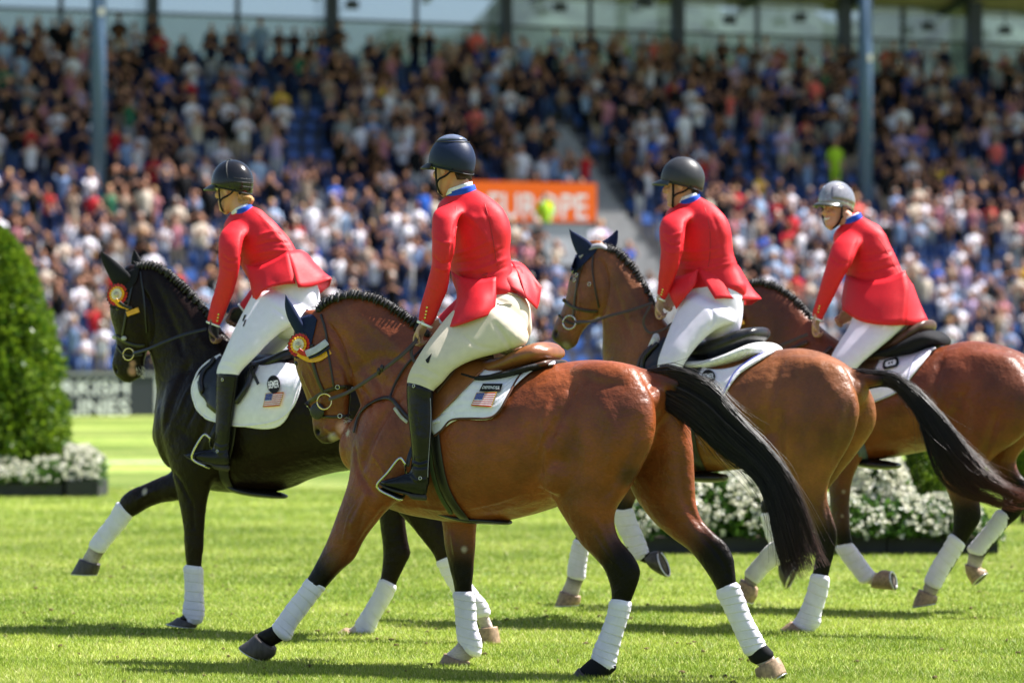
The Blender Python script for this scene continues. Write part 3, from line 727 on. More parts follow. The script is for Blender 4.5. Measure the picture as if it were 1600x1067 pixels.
def flowerbed(x0, x1, yc, dy, zb, zt_fn, nfl, nlf, lab, fs=.03):
    root = empty('flowering_plants', ((x0 + x1) / 2, yc, zb)); tag(root, lab, 'flowers', 'white flowers in planters')
    P = []; Dv = []
    for i in range(nlf):
        x = random.uniform(x0, x1); h = zt_fn(x); a = random.random() * math.pi; rr_ = math.sqrt(random.random())
        P.append((x, yc - dy * math.cos(a) * (.4 + .6 * rr_), zb + .02 + (h - zb) * math.sin(a) * rr_ ** .6 * .94)); Dv.append((0, -math.cos(a) * .5, .7))
    leaves('leaves', np.array(P), np.array(Dv), .075, FLEAF, root)
    P = []; Dv = []; cl_ = []
    for i in range(max(6, int(nfl / 30))): cl_.append((random.uniform(x0, x1), random.random() * math.pi * .75, random.uniform(.04, .11)))
    for i in range(int(nfl * .48)):
        q = random.choice(cl_); x = q[0] + random.gauss(0, q[2]); a = q[1] + random.gauss(0, q[2] * 4)
        if random.random() < .22: x, a = random.uniform(x0, x1), random.random() * math.pi * .75
        if not (x0 < x < x1) or not (0 <= a <= math.pi * .8): continue
        h = zt_fn(x)
        c = np.array((x, yc - dy * math.cos(a) * 1.05, zb + .03 + (h - zb) * (math.sin(a) * .96 + .10 * random.random())))
        for k in range(6):
            t = k * 2 * math.pi / 6 + random.random(); P.append(c); Dv.append((math.cos(t) * 2.2, -.8 + math.sin(t), .6 + math.sin(t) * 2))
    leaves('flower_heads', np.array(P), np.array(Dv), fs * 1.25, PETAL, root, aspect=.9)
    return root
s1 = 126.0
trough(-7.5, at(98, 770, 41)[0], 41.0, 43.9, .16, 'dark low planter box under the clipped hedge'); trough(at(102, 770, 40.8)[0], at(152, 770, 40.8)[0], 40.9, 41.9, .2, 'short grey planter box end right of the hedge foot')
flowerbed(-7.4, at(100, 770, 41)[0], 41.25, .32, .14, lambda x: .42 + .10 * noise.noise(Vector((x * 2.5, 0, 0))), 900, 3000, 'low white flowers along the foot of the clipped hedge')
flowerbed(at(98, 770, 41)[0], at(155, 770, 41)[0], 41.4, .42, .16, lambda x: .56 - .9 * max(0, x - at(135, 700, 41)[0]) ** 1.0, 520, 1200, 'mound of white flowers at the right end of the hedge planter')
D2 = 28.6; X = lambda px: (px - 800) / F * D2
for p0_, p1_ in ((990, 1085), (1087, 1235), (1237, 1385), (1387, 1560)):
    trough(X(p0_), X(p1_), D2, D2 + .8, .14, 'dark planter box %s' % {990: 'behind the near bay horse hind legs', 1087: 'behind the long black tail', 1237: 'between the legs of the two rear horses', 1387: 'at the right end of the flower border'}[p0_])
flowerbed(X(992), X(1240), D2 + .2, .3, .12, lambda x: .62 + .12 * noise.noise(Vector((x * 3, 0, 0))) - 1.2 * max(0, X(1040) - x), 1300, 4200, 'white flowers between the near horse legs and the black tail')
flowerbed(X(1225), X(1565), D2 + .15, .3, .12, lambda x: .46 + .1 * noise.noise(Vector((x * 3, 4, 0))) - 1.6 * max(0, x - X(1520)), 1000, 4200, 'lower cream white flowers along the right planter', .028)
def mound(px, w, zc, zh, lab):
    x = X(px); flowerbed(x - w, x + w, D2 + .5, .36, .3, lambda q: .3 + (zc + zh - .3) * math.sqrt(max(.05, 1 - ((q - x) / w) ** 2)), 1100, 2600, lab, .036)
mound(1372, .32, .65, .25, 'tall mound of large white blooms beside the dark green shrub')
def shrub(px, w, h, y, lab):
    x = (px - 800) / F * y; root = empty('conical_shrub', (x, y, 0)); tag(root, lab, 'shrub'); P = []; Dv = []
    for i in range(9000):
        t = random.random(); th = random.random() * 2 * math.pi; R = w * math.sqrt(max(0, 1 - t ** 1.8)) * (1 - .3 * random.random() ** 2) * (1 + .15 * noise.noise(Vector((math.cos(th) * 3, math.sin(th) * 3, t * 6))))
        P.append((x + R * math.cos(th), y + R * math.sin(th), .1 + t * h)); Dv.append((math.cos(th) * .4, math.sin(th) * .4, 1))
    leaves('foliage', np.array(P), np.array(Dv), .045, LEAF, root, aspect=.4)
    V, Fc = tube(np.array([(x, y, 0), (x, y, h * .6)]), .03, 6, 1); part('stem', V, Fc, TRUNK, root)
shrub(1447, .23, .95, D2 + .6, 'pointed dark green conifer shrub among the white flowers')
shrub(1130, .28, .8, D2 + .75, 'leafy green shrub behind the flowers near the black tail')
shrub(1598, .10, 1.15, 34.0, 'narrow green shrub at the right edge of the picture')
# ================================================================ HORSES
def strap_m(c, n): return mat(n, c, 0.38, noise_amt=.15, bump=.15, bscale=120)
LEATHER = mat('bridle_leather', (0.022, 0.013, 0.009), 0.35, noise_amt=.2, bump=.1); BLKL = mat('black_leather', (0.008, 0.008, 0.009), 0.3, noise_amt=.2, bump=.1)
STEEL = mat('polished_steel', (0.52, 0.51, 0.48), 0.22, metal=1.0, noise_amt=.03)
TANL = mat('tan_leather', (0.21, 0.068, 0.02), 0.36, noise_amt=.25, nscale=12, bump=.12, bscale=90, coat=.25)
BROWNL = mat('brown_leather', (0.06, 0.024, 0.012), 0.38, noise_amt=.25, nscale=12, bump=.1)
WHITE = mat('white_cotton', (0.82, 0.79, 0.87), 0.85, noise_amt=.05, nscale=30, bump=.25, bscale=260)
WRAPM = mat('fleece_bandage', (0.80, 0.76, 0.88), 0.95, noise_amt=.06, nscale=14, bump=.4, bscale=300)
WRAPD = mat('soiled_bandage', (0.66, 0.64, 0.62), 0.95, noise_amt=.22, nscale=9, bump=.4, bscale=300)
NAVYC = mat('navy_cloth', (0.012, 0.02, 0.06), 0.8, noise_amt=.15, bump=.3, bscale=400)
BLKC = mat('black_cloth', (0.009, 0.009, 0.011), 0.75, noise_amt=.15, bump=.3, bscale=400)
HOOF = {'dark': mat('hoof_dark', (0.05, 0.04, 0.035), 0.45, noise_amt=.4, nscale=60, stretch=(1, 1, .2), bump=.2), 'pale': mat('hoof_pale', (0.30, 0.20, 0.12), 0.5, noise_amt=.35, nscale=50, bump=.2)}
SHOE = mat('horseshoe', (0.5, 0.5, 0.48), 0.3, metal=.9); SOLE = mat('hoof_sole', (0.10, 0.085, 0.07), 0.9, noise_amt=.4, nscale=60, bump=.5)
MANE = mat('braided_hair', (0.010, 0.008, 0.008), 0.5, noise_amt=.3, nscale=80, bump=.4, bscale=250)
EYE = mat('eye', (0.008, 0.004, 0.002), 0.08, noise_amt=0)
def coat_material(name, rough, sheen):
    m = bpy.data.materials.new(name); m.use_nodes = True; nt = m.node_tree; N = nt.nodes; L = nt.links
    b = N['Principled BSDF']; b.inputs['Specular IOR Level'].default_value = 0.5; b.inputs['Sheen Weight'].default_value = sheen; b.inputs['Sheen Roughness'].default_value = .35
    b.inputs['Sheen Tint'].default_value = (1, .8, .6, 1)
    a = N.new('ShaderNodeAttribute'); a.attribute_name = 'coat'
    sp = N.new('ShaderNodeSeparateXYZ'); L.new(a.outputs['Vector'], sp.inputs[0]); sr = N.new('ShaderNodeMapRange')
    sr.inputs[1].default_value = .008; sr.inputs[2].default_value = .07; sr.inputs[3].default_value = .13; sr.inputs[4].default_value = .38
    L.new(sp.outputs[0], sr.inputs[0]); L.new(sr.outputs[0], b.inputs['Specular IOR Level'])
    tc = N.new('ShaderNodeTexCoord')
    def nz(sc, det, st=(1, 1, 1)):
        mp = N.new('ShaderNodeMapping'); mp.inputs['Scale'].default_value = st; L.new(tc.outputs['Object'], mp.inputs[0])
        n = N.new('ShaderNodeTexNoise'); n.inputs['Scale'].default_value = sc; n.inputs['Detail'].default_value = det; L.new(mp.outputs[0], n.inputs['Vector']); return n
    n1 = nz(4.5, 5); n2 = nz(160, 3, (.35, .35, 1)); n3 = nz(26, 3)
    mr = N.new('ShaderNodeMapRange'); mr.inputs[1].default_value = .3; mr.inputs[2].default_value = .7; mr.inputs[3].default_value = .62; mr.inputs[4].default_value = 1.35; L.new(n1.outputs[0], mr.inputs[0])
    m2 = N.new('ShaderNodeMapRange'); m2.inputs[1].default_value = .3; m2.inputs[2].default_value = .7; m2.inputs[3].default_value = .86; m2.inputs[4].default_value = 1.14; L.new(n2.outputs[0], m2.inputs[0])
    mu = N.new('ShaderNodeMath'); mu.operation = 'MULTIPLY'; L.new(mr.outputs[0], mu.inputs[0]); L.new(m2.outputs[0], mu.inputs[1])
    sc = N.new('ShaderNodeVectorMath'); sc.operation = 'SCALE'; L.new(a.outputs['Color'], sc.inputs[0]); L.new(mu.outputs[0], sc.inputs['Scale']); L.new(sc.outputs[0], b.inputs['Base Color'])
    r = N.new('ShaderNodeMapRange'); r.inputs[3].default_value = rough - .08; r.inputs[4].default_value = rough + .12; L.new(n3.outputs[0], r.inputs[0]); L.new(r.outputs[0], b.inputs['Roughness'])
    bp = N.new('ShaderNodeBump'); bp.inputs['Strength'].default_value = .3; bp.inputs['Distance'].default_value = .004; L.new(n2.outputs[0], bp.inputs['Height'])
    b2 = N.new('ShaderNodeBump'); b2.inputs['Strength'].default_value = .38; b2.inputs['Distance'].default_value = .02; L.new(n3.outputs[0], b2.inputs['Height']); L.new(bp.outputs[0], b2.inputs['Normal'])
    L.new(b2.outputs[0], b.inputs['Normal']); return m
def hair_material(name, c1, c2):
    m = bpy.data.materials.new(name); m.use_nodes = True; nt = m.node_tree; N = nt.nodes; L = nt.links
    b = N['Principled BSDF']; b.inputs['Roughness'].default_value = .4; b.inputs['Specular IOR Level'].default_value = .35
    a = N.new('ShaderNodeAttribute'); a.attribute_name = 'coat'; L.new(a.outputs['Color'], b.inputs['Base Color']); return m
TAILM = hair_material('tail_hair', 0, 0)

WRAPS = []
def horse(label, px, d, yaw, coat, dark, S):
    """S: dict of lofts in photo pixels, each row ax,ay,bx,by,v,hw[,colour key]"""
    fr = Frame(px, d, yaw); root = empty('horse', (float(fr.O[0]), float(fr.O[1]), 0), math.pi - math.radians(yaw)); tag(root, label, 'horse', 'horses ridden across the arena')
    pieces = []; CC = []; CR = []; KC = []
    colr = {'c': coat, 'd': dark, 'w': (0.50, 0.42, 0.37), 'p': (0.48, 0.23, 0.17), 'm': tuple(.45 * a + .55 * b for a, b in zip(coat, dark)), 'b': tuple(a * 1.25 for a in coat)}
    for name, mode, st in S['lofts']:
        V, Fc = loft(fr, [s[:6] for s in st], M=24, sub=5, mode=mode); pieces.append((V, Fc))
        C, E1, E2 = loft(fr, [s[:6] for s in st], sub=5, mode=mode, raw=True)
        ks = np.array([colr[s[6] if len(s) > 6 else 'c'] for s in st]); kk = np.stack([np.interp(np.linspace(0, len(st) - 1, len(C)), range(len(st)), ks[:, i]) for i in range(3)], 1)
        CC.append(C); CR.append((np.linalg.norm(E1, axis=1) + np.linalg.norm(E2, axis=1)) / 2); KC.append(kk)
    for c, r, *k in S.get('blobs', []):
        P = fr.P(*c); pieces.append(ellipsoid(P, r, np.array([fr.f, fr.n, [0, 0, 1]]), 16, 10))
    V, Fc, E = vox(pieces, S.get('vox', .0095))
    V = smooth(V, E, S.get('it', 14), .5); V = smooth(V, E, 6, .5, -.5)
    sk = Skin(V, Fc)
    for p_, r_, a_ in S.get('strokes', []): sk.stroke(p_, r_, a_ * 1.5)
    for (x, y), r, a in S.get('dents', []):
        h = sk.hit(x, y)
        if h is not None: sk.dent(h[0], r, a)
    # broad irregular muscle relief
    nn = np.array([noise.noise(Vector(v * 4.0)) + .35 * noise.noise(Vector(v * 11.0 + 7)) for v in sk.V]); sk.V += sk.N * (nn * .0052)[:, None]
    sk.V = smooth(sk.V, E, 3, .5, -.5)
    sk.refresh(); V = sk.V
    CC = np.vstack(CC); CR = np.concatenate(CR); KC = np.vstack(KC); col = np.zeros_like(V)
    for i in range(0, len(V), 4000):
        D = np.linalg.norm(V[i:i + 4000, None] - CC[None], axis=2) / CR[None]; w = np.exp(-(D - D.min(1)[:, None]) * 7); w /= w.sum(1)[:, None]; col[i:i + 4000] = w @ KC
    # soft round colour marks blended over the body: darker, golden, white and pink
    for (c, r, k, amt) in S.get('marks', []):
        h = sk.hit(*c)
        if h is None: continue
        w = np.exp(-(((V - h[0]) ** 2).sum(1)) / (r * r)); w = np.clip(w * 1.6 - .3, 0, 1)[:, None] * amt; col = col * (1 - w) + np.array(colr.get(k, k)) * w
    body = part('body', V, Fc, S['mat'], root, attrs=col)
    body_edges = E
    # leg wraps
    for st, nw, mt in S['wraps']:
        ph = random.random()
        def rm(u, t, nw=nw, ph=ph):
            a = (u * nw + t / (2 * np.pi) + ph + .05 * np.sin(t * 2 + ph * 9)) % 1.0
            return 1.0 + .055 * (a - .5) * (.5 + .8 * abs(np.sin(np.floor(u * nw) * 2.7 + ph * 9))) + .014 * np.sin(t * 3 + u * 9 + ph * 20) - .045 * (a < .07)
        V_, F_ = loft(fr, st, M=40, sub=max(10, int(nw * 15 / (len(st) - 1))), rmod=rm, cap=True); part('leg_wrap', V_, F_, mt, root)
    for st in S.get('boots', []):
        V_, F_ = loft(fr, st, M=24, sub=4); part('fetlock_boot', V_, F_, BLKC, root)
    # hooves: coronet to ground ring, flat sole, shoe
    for st, kind, shod in S['hooves']:
        A = [fr.P(s[0], s[1], s[4]) for s in st]; B = [fr.P(s[2], s[3], s[4]) for s in st]
        C = [(a + b) / 2 for a, b in zip(A, B)]; E1 = [(b - a) / 2 for a, b in zip(A, B)]; ax = C[-1] - C[0]; ax /= np.linalg.norm(ax)
        E2 = []
        for e, s in zip(E1, st):
            q = np.cross(ax, e / np.linalg.norm(e)); q /= np.linalg.norm(q); E2.append(q * s[5])
        nS = 5; X = cr(np.hstack([np.array(C), np.array(E1), np.array(E2)]), nS)
        V_, F_ = rings(X[:, :3], list(X[:, 3:6]), list(X[:, 6:9]), 24, cap=False)
        k_ = len(X); M_ = [0] * len(F_)
        for i in range(len(F_)):
            if len(F_[i]) == 3 and (k_ * 24 + 1) in F_[i]: M_[i] = 1
        hf = part('hoof', V_, fix_out(V_, F_), [HOOF[kind], SOLE], root, M_)
        e1, e2, c = X[-1, 3:6], X[-1, 6:9], X[-1, :3]; pts = []
        for t in np.linspace(.45, 2 * np.pi - .45, 20):
            pts.append(c + ax * .004 + (-1 if True else 1) * e1 * math.cos(t + math.pi * shod) * .9 + e2 * math.sin(t + math.pi * shod) * .9)
        V_, F_ = tube(np.array(pts), .0085, 6, 1, flat=.6, nrm=ax); part('horseshoe', V_, F_, SHOE, hf)
    return fr, root, sk
def mane(fr, root, pts, sk, n=22, r=.017):
    P = cr(np.array([fr.P(p[0], p[1], p[2] if len(p) > 2 else 0) for p in pts]), 12)
    L = np.concatenate([[0], np.cumsum(np.linalg.norm(np.diff(P, axis=0), axis=1))]); b = MB()
    V, Fc = tube(P[::3] - np.array([0, 0, .002]), .021, 8, 1); b.add(V, Fc)
    for i in range(n):
        s = L[-1] * (i + .5 + random.uniform(-.3, .3)) / n; c = np.array([np.interp(s, L, P[:, k]) for k in range(3)])
        t = np.array([np.interp(s + .01, L, P[:, k]) for k in range(3)]) - c; t /= np.linalg.norm(t)
        u = np.cross(fr.n, t); u = u if u[2] > 0 else -u; g = random.uniform(.8, 1.15)
        g = random.uniform(.5, 1.35); pts = np.array([c + u * .012, c + u * random.uniform(.010, .018) + fr.n * .014, c + fr.n * .028 - u * .004, c + fr.n * .030 - u * random.uniform(.016, .028)])
        V, Fc = tube(pts, [r * .62 * g, r * .72 * g, r * .66 * g, r * .3 * g], 8, 3, nrm=t); V = V + np.array([[noise.noise(Vector(v * 90)) * .004] * 3 for v in V]); b.add(V, Fc)
        for q in range(5):
            a = c + u * .012 + t * random.uniform(-.02, .02) + fr.n * random.uniform(-.01, .02)
            o = t * random.uniform(-.025, .025) + u * random.uniform(.006, .024) + fr.n * random.uniform(-.01, .02)
            V, Fc = tube(np.array([a, a + o * .5 + u * .004, a + o]), [.002, .0014, .0005], 4, 2); b.add(V, Fc)
    b.build('mane', MANE, root, smooth=True)
def tail(fr, root, st, n=900, tip=(0.05, 0.02, 0.012), seed=3, fly=40, wav=.02, base=(.012, .010, .010), taper=.7):
    rg = np.random.default_rng(seed)
    C, E1, E2 = loft(fr, st, sub=6, mode='y', raw=True); m = len(C)
    V, Fc = rings(C[:int(m * taper)], list(E1[:int(m * taper)] * np.linspace(.72, .10, int(m * taper))[:, None]), list(E2[:int(m * taper)] * .6), 16)
    V = V + rg.normal(0, .002, V.shape)
    VV = [V]; FF = [tuple(f) for f in fix_out(V, Fc)]; CLS = [np.tile(np.array(base) * .8, (len(V), 1))]; off = len(V); u = np.linspace(0, 1, m)
    dn = np.gradient(C, axis=0); dn /= np.linalg.norm(dn, axis=1)[:, None]
    nl = 46; LA = rg.uniform(-1, 1, nl); LB = rg.uniform(-1, 1, nl); LP = rg.uniform(0, 6.28, (nl, 2)); LW = rg.uniform(.3, 1.4, nl); LE = rg.uniform(.78, 1.04, nl)
    for i in range(n + fly):
        q = rg.integers(nl); a = LA[q] + rg.normal(0, .17); bq = LB[q] + rg.normal(0, .2)
        if a * a + bq * bq > 1.1: bq *= .6; a *= .88
        k = 1.0 if i < n else rg.uniform(1.15, 2.1); a *= k
        L0 = rg.uniform(0, .10) if rg.random() < .6 else rg.uniform(0.05, .5); L1 = min(1.0, LE[q] * rg.uniform(.85, 1.04)) if i < n else rg.uniform(L0 + .15, min(1, L0 + .5))
        if L1 - L0 < .15: L1 = min(1, L0 + .25)
        ns = 11; uu = np.linspace(L0, L1, ns); ph = LP[q]; am = LW[q] * wav * (1 if i < n else rg.uniform(.8, 2.5))
        P = np.stack([np.interp(uu, u, C[:, q]) for q in range(3)], 1)
        e1 = np.stack([np.interp(uu, u, E1[:, q]) for q in range(3)], 1); e2 = np.stack([np.interp(uu, u, E2[:, q]) for q in range(3)], 1)
        if i >= n:
            g = np.linspace(0, 1, ns)[:, None] ** 1.5; aa = (np.sign(a) * .8) * (1 - g) + a * g
        else: aa = np.full((ns, 1), a) 
        P = P + e1 * aa + e2 * bq
        P[:, 2] += am * np.sin(uu * 9 + ph[0]) * uu; P[:, 0] += am * np.sin(uu * 7 + ph[1]) * uu
        r = (.0018 if i < n else .0019) * rg.uniform(.6, 1.2) * np.linspace(1, .25, ns)
        T = np.gradient(P, axis=0); T /= np.linalg.norm(T, axis=1)[:, None]; s1 = np.cross(T, [0.1, 1, 0.2]); s1 /= np.linalg.norm(s1, axis=1)[:, None]; s2 = np.cross(T, s1)
        R = [P + s1 * r[:, None], P + (-.5 * s1 + .87 * s2) * r[:, None], P + (-.5 * s1 - .87 * s2) * r[:, None]]
        V = np.stack(R, 1).reshape(-1, 3); VV.append(V)
        for j in range(ns - 1):
            for q in range(3):
                x = off + j * 3 + q; y = off + j * 3 + (q + 1) % 3; FF.append((x, y, y + 3, x + 3))
        g = np.clip((uu - .6) / .4, 0, 1)[:, None]; c = (1 - g) * np.array(base) * rg.choice([.5, .8, 1.2, 2.6]) + g * np.array(tip) * rg.uniform(.4, 1.3); CLS.append(np.repeat(c, 3, 0)); off += ns * 3  # brightest strands imitate lit hair, highlight put into their colour
    return part('tail', np.vstack(VV), FF, TAILM, root, attrs=np.vstack(CLS))
def ear(fr, root, st, m, name='ear'):
    V, Fc = loft(fr, st, M=16, sub=5); 
    return part(name, V, Fc, m, root)
def lens_eye(sk, x, y, r, root, m=None):
    h = sk.hit(x, y)
    V, Fc = ellipsoid(h[0] - h[1] * r * .55, (r, r, r * .85), nu=12, nv=8); part('eye', V, Fc, EYE, root)
    U = []; 
    for t in np.linspace(0, math.pi, 8):
        a = np.cross(h[1], [0, 0, 1.]); a /= np.linalg.norm(a); b = np.cross(a, h[1])
        U.append(h[0] - h[1] * .002 + a * math.cos(t) * r * 1.1 + (b if b[2] > 0 else -b) * math.sin(t) * r * .85)
    V, Fc = tube(np.array(U), .004, 6, 2); part('eyelid', V, Fc, m, root)
def ring_part(P, n, r, th, m, parent, name='bit_ring'):
    n = np.asarray(n) / np.linalg.norm(n); a = np.cross(n, [0, 0, 1.]); a /= np.linalg.norm(a); b = np.cross(n, a)
    pts = np.array([P + a * r * math.cos(t) + b * r * math.sin(t) for t in np.linspace(0, 2 * np.pi, 25)])
    V, Fc = tube(pts, th, 8, 1, cap=False, nrm=n); return part(name, V, Fc, m, parent)
def rosette(sk, cx, cy, r_px, lab, tails, fr, back):
    h = sk.hit(cx, cy)
    P = h[0] if h is not None else fr.P(cx, cy, .1)
    n = np.array([-.35, -.9, .18]); n /= np.linalg.norm(n); s = r_px / F * P[1]
    a = np.cross([0, 0, 1.], n); a /= np.linalg.norm(a); b = np.cross(n, a); P = P + n * .03
    root = empty('rosette', tuple(P)); tag(root, lab, 'rosette', 'prize rosettes on the bridles')
    def petals(r0, r1, k, m_, name, z0, z1, wob):
        V = []; Fc = []; N_ = k * 2
        for i in range(N_):
            t = 2 * math.pi * i / N_; zz = (wob if i % 2 else -wob)
            V.append(P + (a * math.cos(t) + b * math.sin(t)) * r0 + n * z0); V.append(P + (a * math.cos(t) + b * math.sin(t)) * r1 * (1 if i % 2 else .93) + n * (z1 + zz))
        for i in range(N_): j = (i + 1) % N_; Fc.append((2 * i, 2 * i + 1, 2 * j + 1, 2 * j))
        V = np.array(V); V2 = V - n * .0015; o = len(V); Fc2 = Fc + [tuple(o + q for q in reversed(f)) for f in Fc]; part(name, np.vstack([V, V2]), Fc2, m_, root, smooth=False)
    petals(.2 * s, s * 1.12, 20, mat('ribbon_black', (.012, .012, .014), .4), 'pleated_ribbon', -.006, -.004, .003) if back else None
    petals(.2 * s, s, 18, mat('ribbon_red', (.52, .012, .008), .35), 'pleated_ribbon', 0, .002, .003)
    petals(.2 * s, s * .74, 16, mat('ribbon_yellow', (.85, .42, .01), .35), 'pleated_ribbon', .006, .008, .003)
    petals(.15 * s, s * .52, 16, mat('ribbon_white', (.75, .68, .5), .4), 'pleated_ribbon', .011, .012, .002)
    V, Fc = ellipsoid(P + n * .013, (s * .27, .006, s * .27), np.array([a, n, b]), 16, 8); part('centre_button', V, Fc, mat('button_gold', (.6, .5, .3), .3, metal=.6), root)
    for pts, w, c in tails:
        m_ = mat('ribbon_' + c, {'yellow': (.85, .5, .01), 'black': (.012, .012, .014), 'silver': (.5, .5, .48), 'red': (.52, .012, .008)}[c], .35)
        Q = [P + n * .012 + a * ((x - cx) / F * P[1]) * 1.0 + np.array([0, 0, -(y - cy) / F * P[1]]) for x, y in pts]
        Q = np.array(Q); Q[:, 1] = P[1] - .075 + np.linspace(0, .01, len(Q)) - .004 * ['yellow', 'black', 'silver', 'red'].index(c)
        Q[:, 0] = [(x - CX) / F * q[1] for (x, y), q in zip(pts, Q)]; Q[:, 2] = [CH + (HY - y) / F * q[1] for (x, y), q in zip(pts, Q)]
        V, Fc = ribbon(Q, np.array([n] * len(Q)), w, .002); part('ribbon_tail', V, Fc, m_, root)
    return root

def saddle(fr, sk, lab, S):
    """S: seat loft, panel loft, flap outline curves, half pad"""
    root = empty('saddle', tuple(fr.P(S['base'][0], S['base'][1], 0))); tag(root, lab, 'saddle', 'jumping saddles')
    V, Fc = loft(fr, S['seat'], M=20, sub=6, mode='n', ex=.8); part('seat', V, Fc, S['m'], root)
    if 'panel' in S: V, Fc = loft(fr, S['panel'], M=16, sub=6, mode='n', ex=.8); part('panel', V, Fc, S['m2'], root)
    V, Fc = drape(sk, fr, S['flap'][0], S['flap'][1], .030, .008, 20, 14); part('flap', V, Fc, S['m'], root)
    if 'skirt' in S: V, Fc = drape(sk, fr, S['skirt'][0], S['skirt'][1], .045, .007, 14, 8); part('skirt', V, Fc, S['m2'], root)
    for pts, r in S.get('rolls', []):
        P, N = on(sk, fr, pts, .04); V, Fc = tube(P, r, 10, 1, flat=.8); part('knee_roll', V, Fc, S['m2'], root)
    for pts, w in S.get('leathers', []):
        V, Fc = strap(sk, fr, pts, w, .005, .05); part('stirrup_leather', V, Fc, S['m2'], root)
    for pts, w, mt in S.get('girth', []):
        V, Fc = strap(sk, fr, pts, w, .010, .010); part('girth', V, Fc, mt, root)
    for st, mt in S.get('belly', []):
        V, Fc = loft(fr, st, M=16, sub=5, mode='n'); part('belly_guard', V, Fc, mt, root)
    return root
def saddle_cloth(fr, sk, lab, top, bot, edge, edgem=None, m=None, quilt=0):
    root = empty('saddle_cloth', tuple(fr.P(top[0][0], top[0][1], 0))); tag(root, lab, 'saddle cloth', 'white saddle cloths')
    mod = (lambda u, t: .0025 * (abs(math.sin(t * math.pi * quilt)) - .5)) if quilt else (lambda u, t: .002 * math.sin(t * 14 + u * 5))
    V, Fc = drape(sk, fr, top, bot, .014, .010, 40, 36, mod=mod); part('cloth', V, Fc, m or WHITE, root)
    V, Fc = strap(sk, fr, edge, .012, .008, .019, sub=8); part('binding', V, Fc, edgem or WHITE, root)
    return root
FLAGM = [mat('flag_red', (.55, .02, .04), .8), mat('flag_white', (.8, .8, .8), .8), mat('flag_blue', (.03, .05, .28), .8), mat('flag_gold', (.6, .35, .08), .7)]
def flag(sk, quad, parent):
    sh = [(rect(-.04, -.06, 1.04, 1.06), 3, 0)]
    for i in range(13): sh.append((rect(0, i / 13, 1, (i + 1) / 13), 0 if i % 2 == 0 else 1, .0012))
    sh.append((rect(0, 0, .42, 7 / 13), 2, .002))
    for r in range(5):
        for c in range(6):
            u, v = .035 + c * .07, .055 + r * .108; sh.append((rect(u - .011, v - .016, u + .011, v + .016), 1, .0026))
    decal(sk, quad, sh, .030, 'flag_patch', FLAGM, parent)
def text_decal(sk, quad, s, bg, fg, parent, name, inner=(.1, .25, .9, .75), bgpoly=None):
    V, Fc = text_polys(s); sh = [(bgpoly or rect(0, 0, 1, 1), 0, 0)]
    for f in Fc: sh.append(([(inner[0] + (inner[2] - inner[0]) * V[i][0], inner[1] + (inner[3] - inner[1]) * V[i][1]) for i in f], 1, .0015))
    decal(sk, quad, sh, .030, name, [bg, fg], parent)
OVAL = [(.5 + .5 * math.cos(t), .5 + .5 * math.sin(t)) for t in np.linspace(0, 2 * np.pi, 21)[:-1]]
BK, WH = mat('patch_black', (.012, .012, .014), .7), mat('patch_white', (.78, .78, .78), .7)

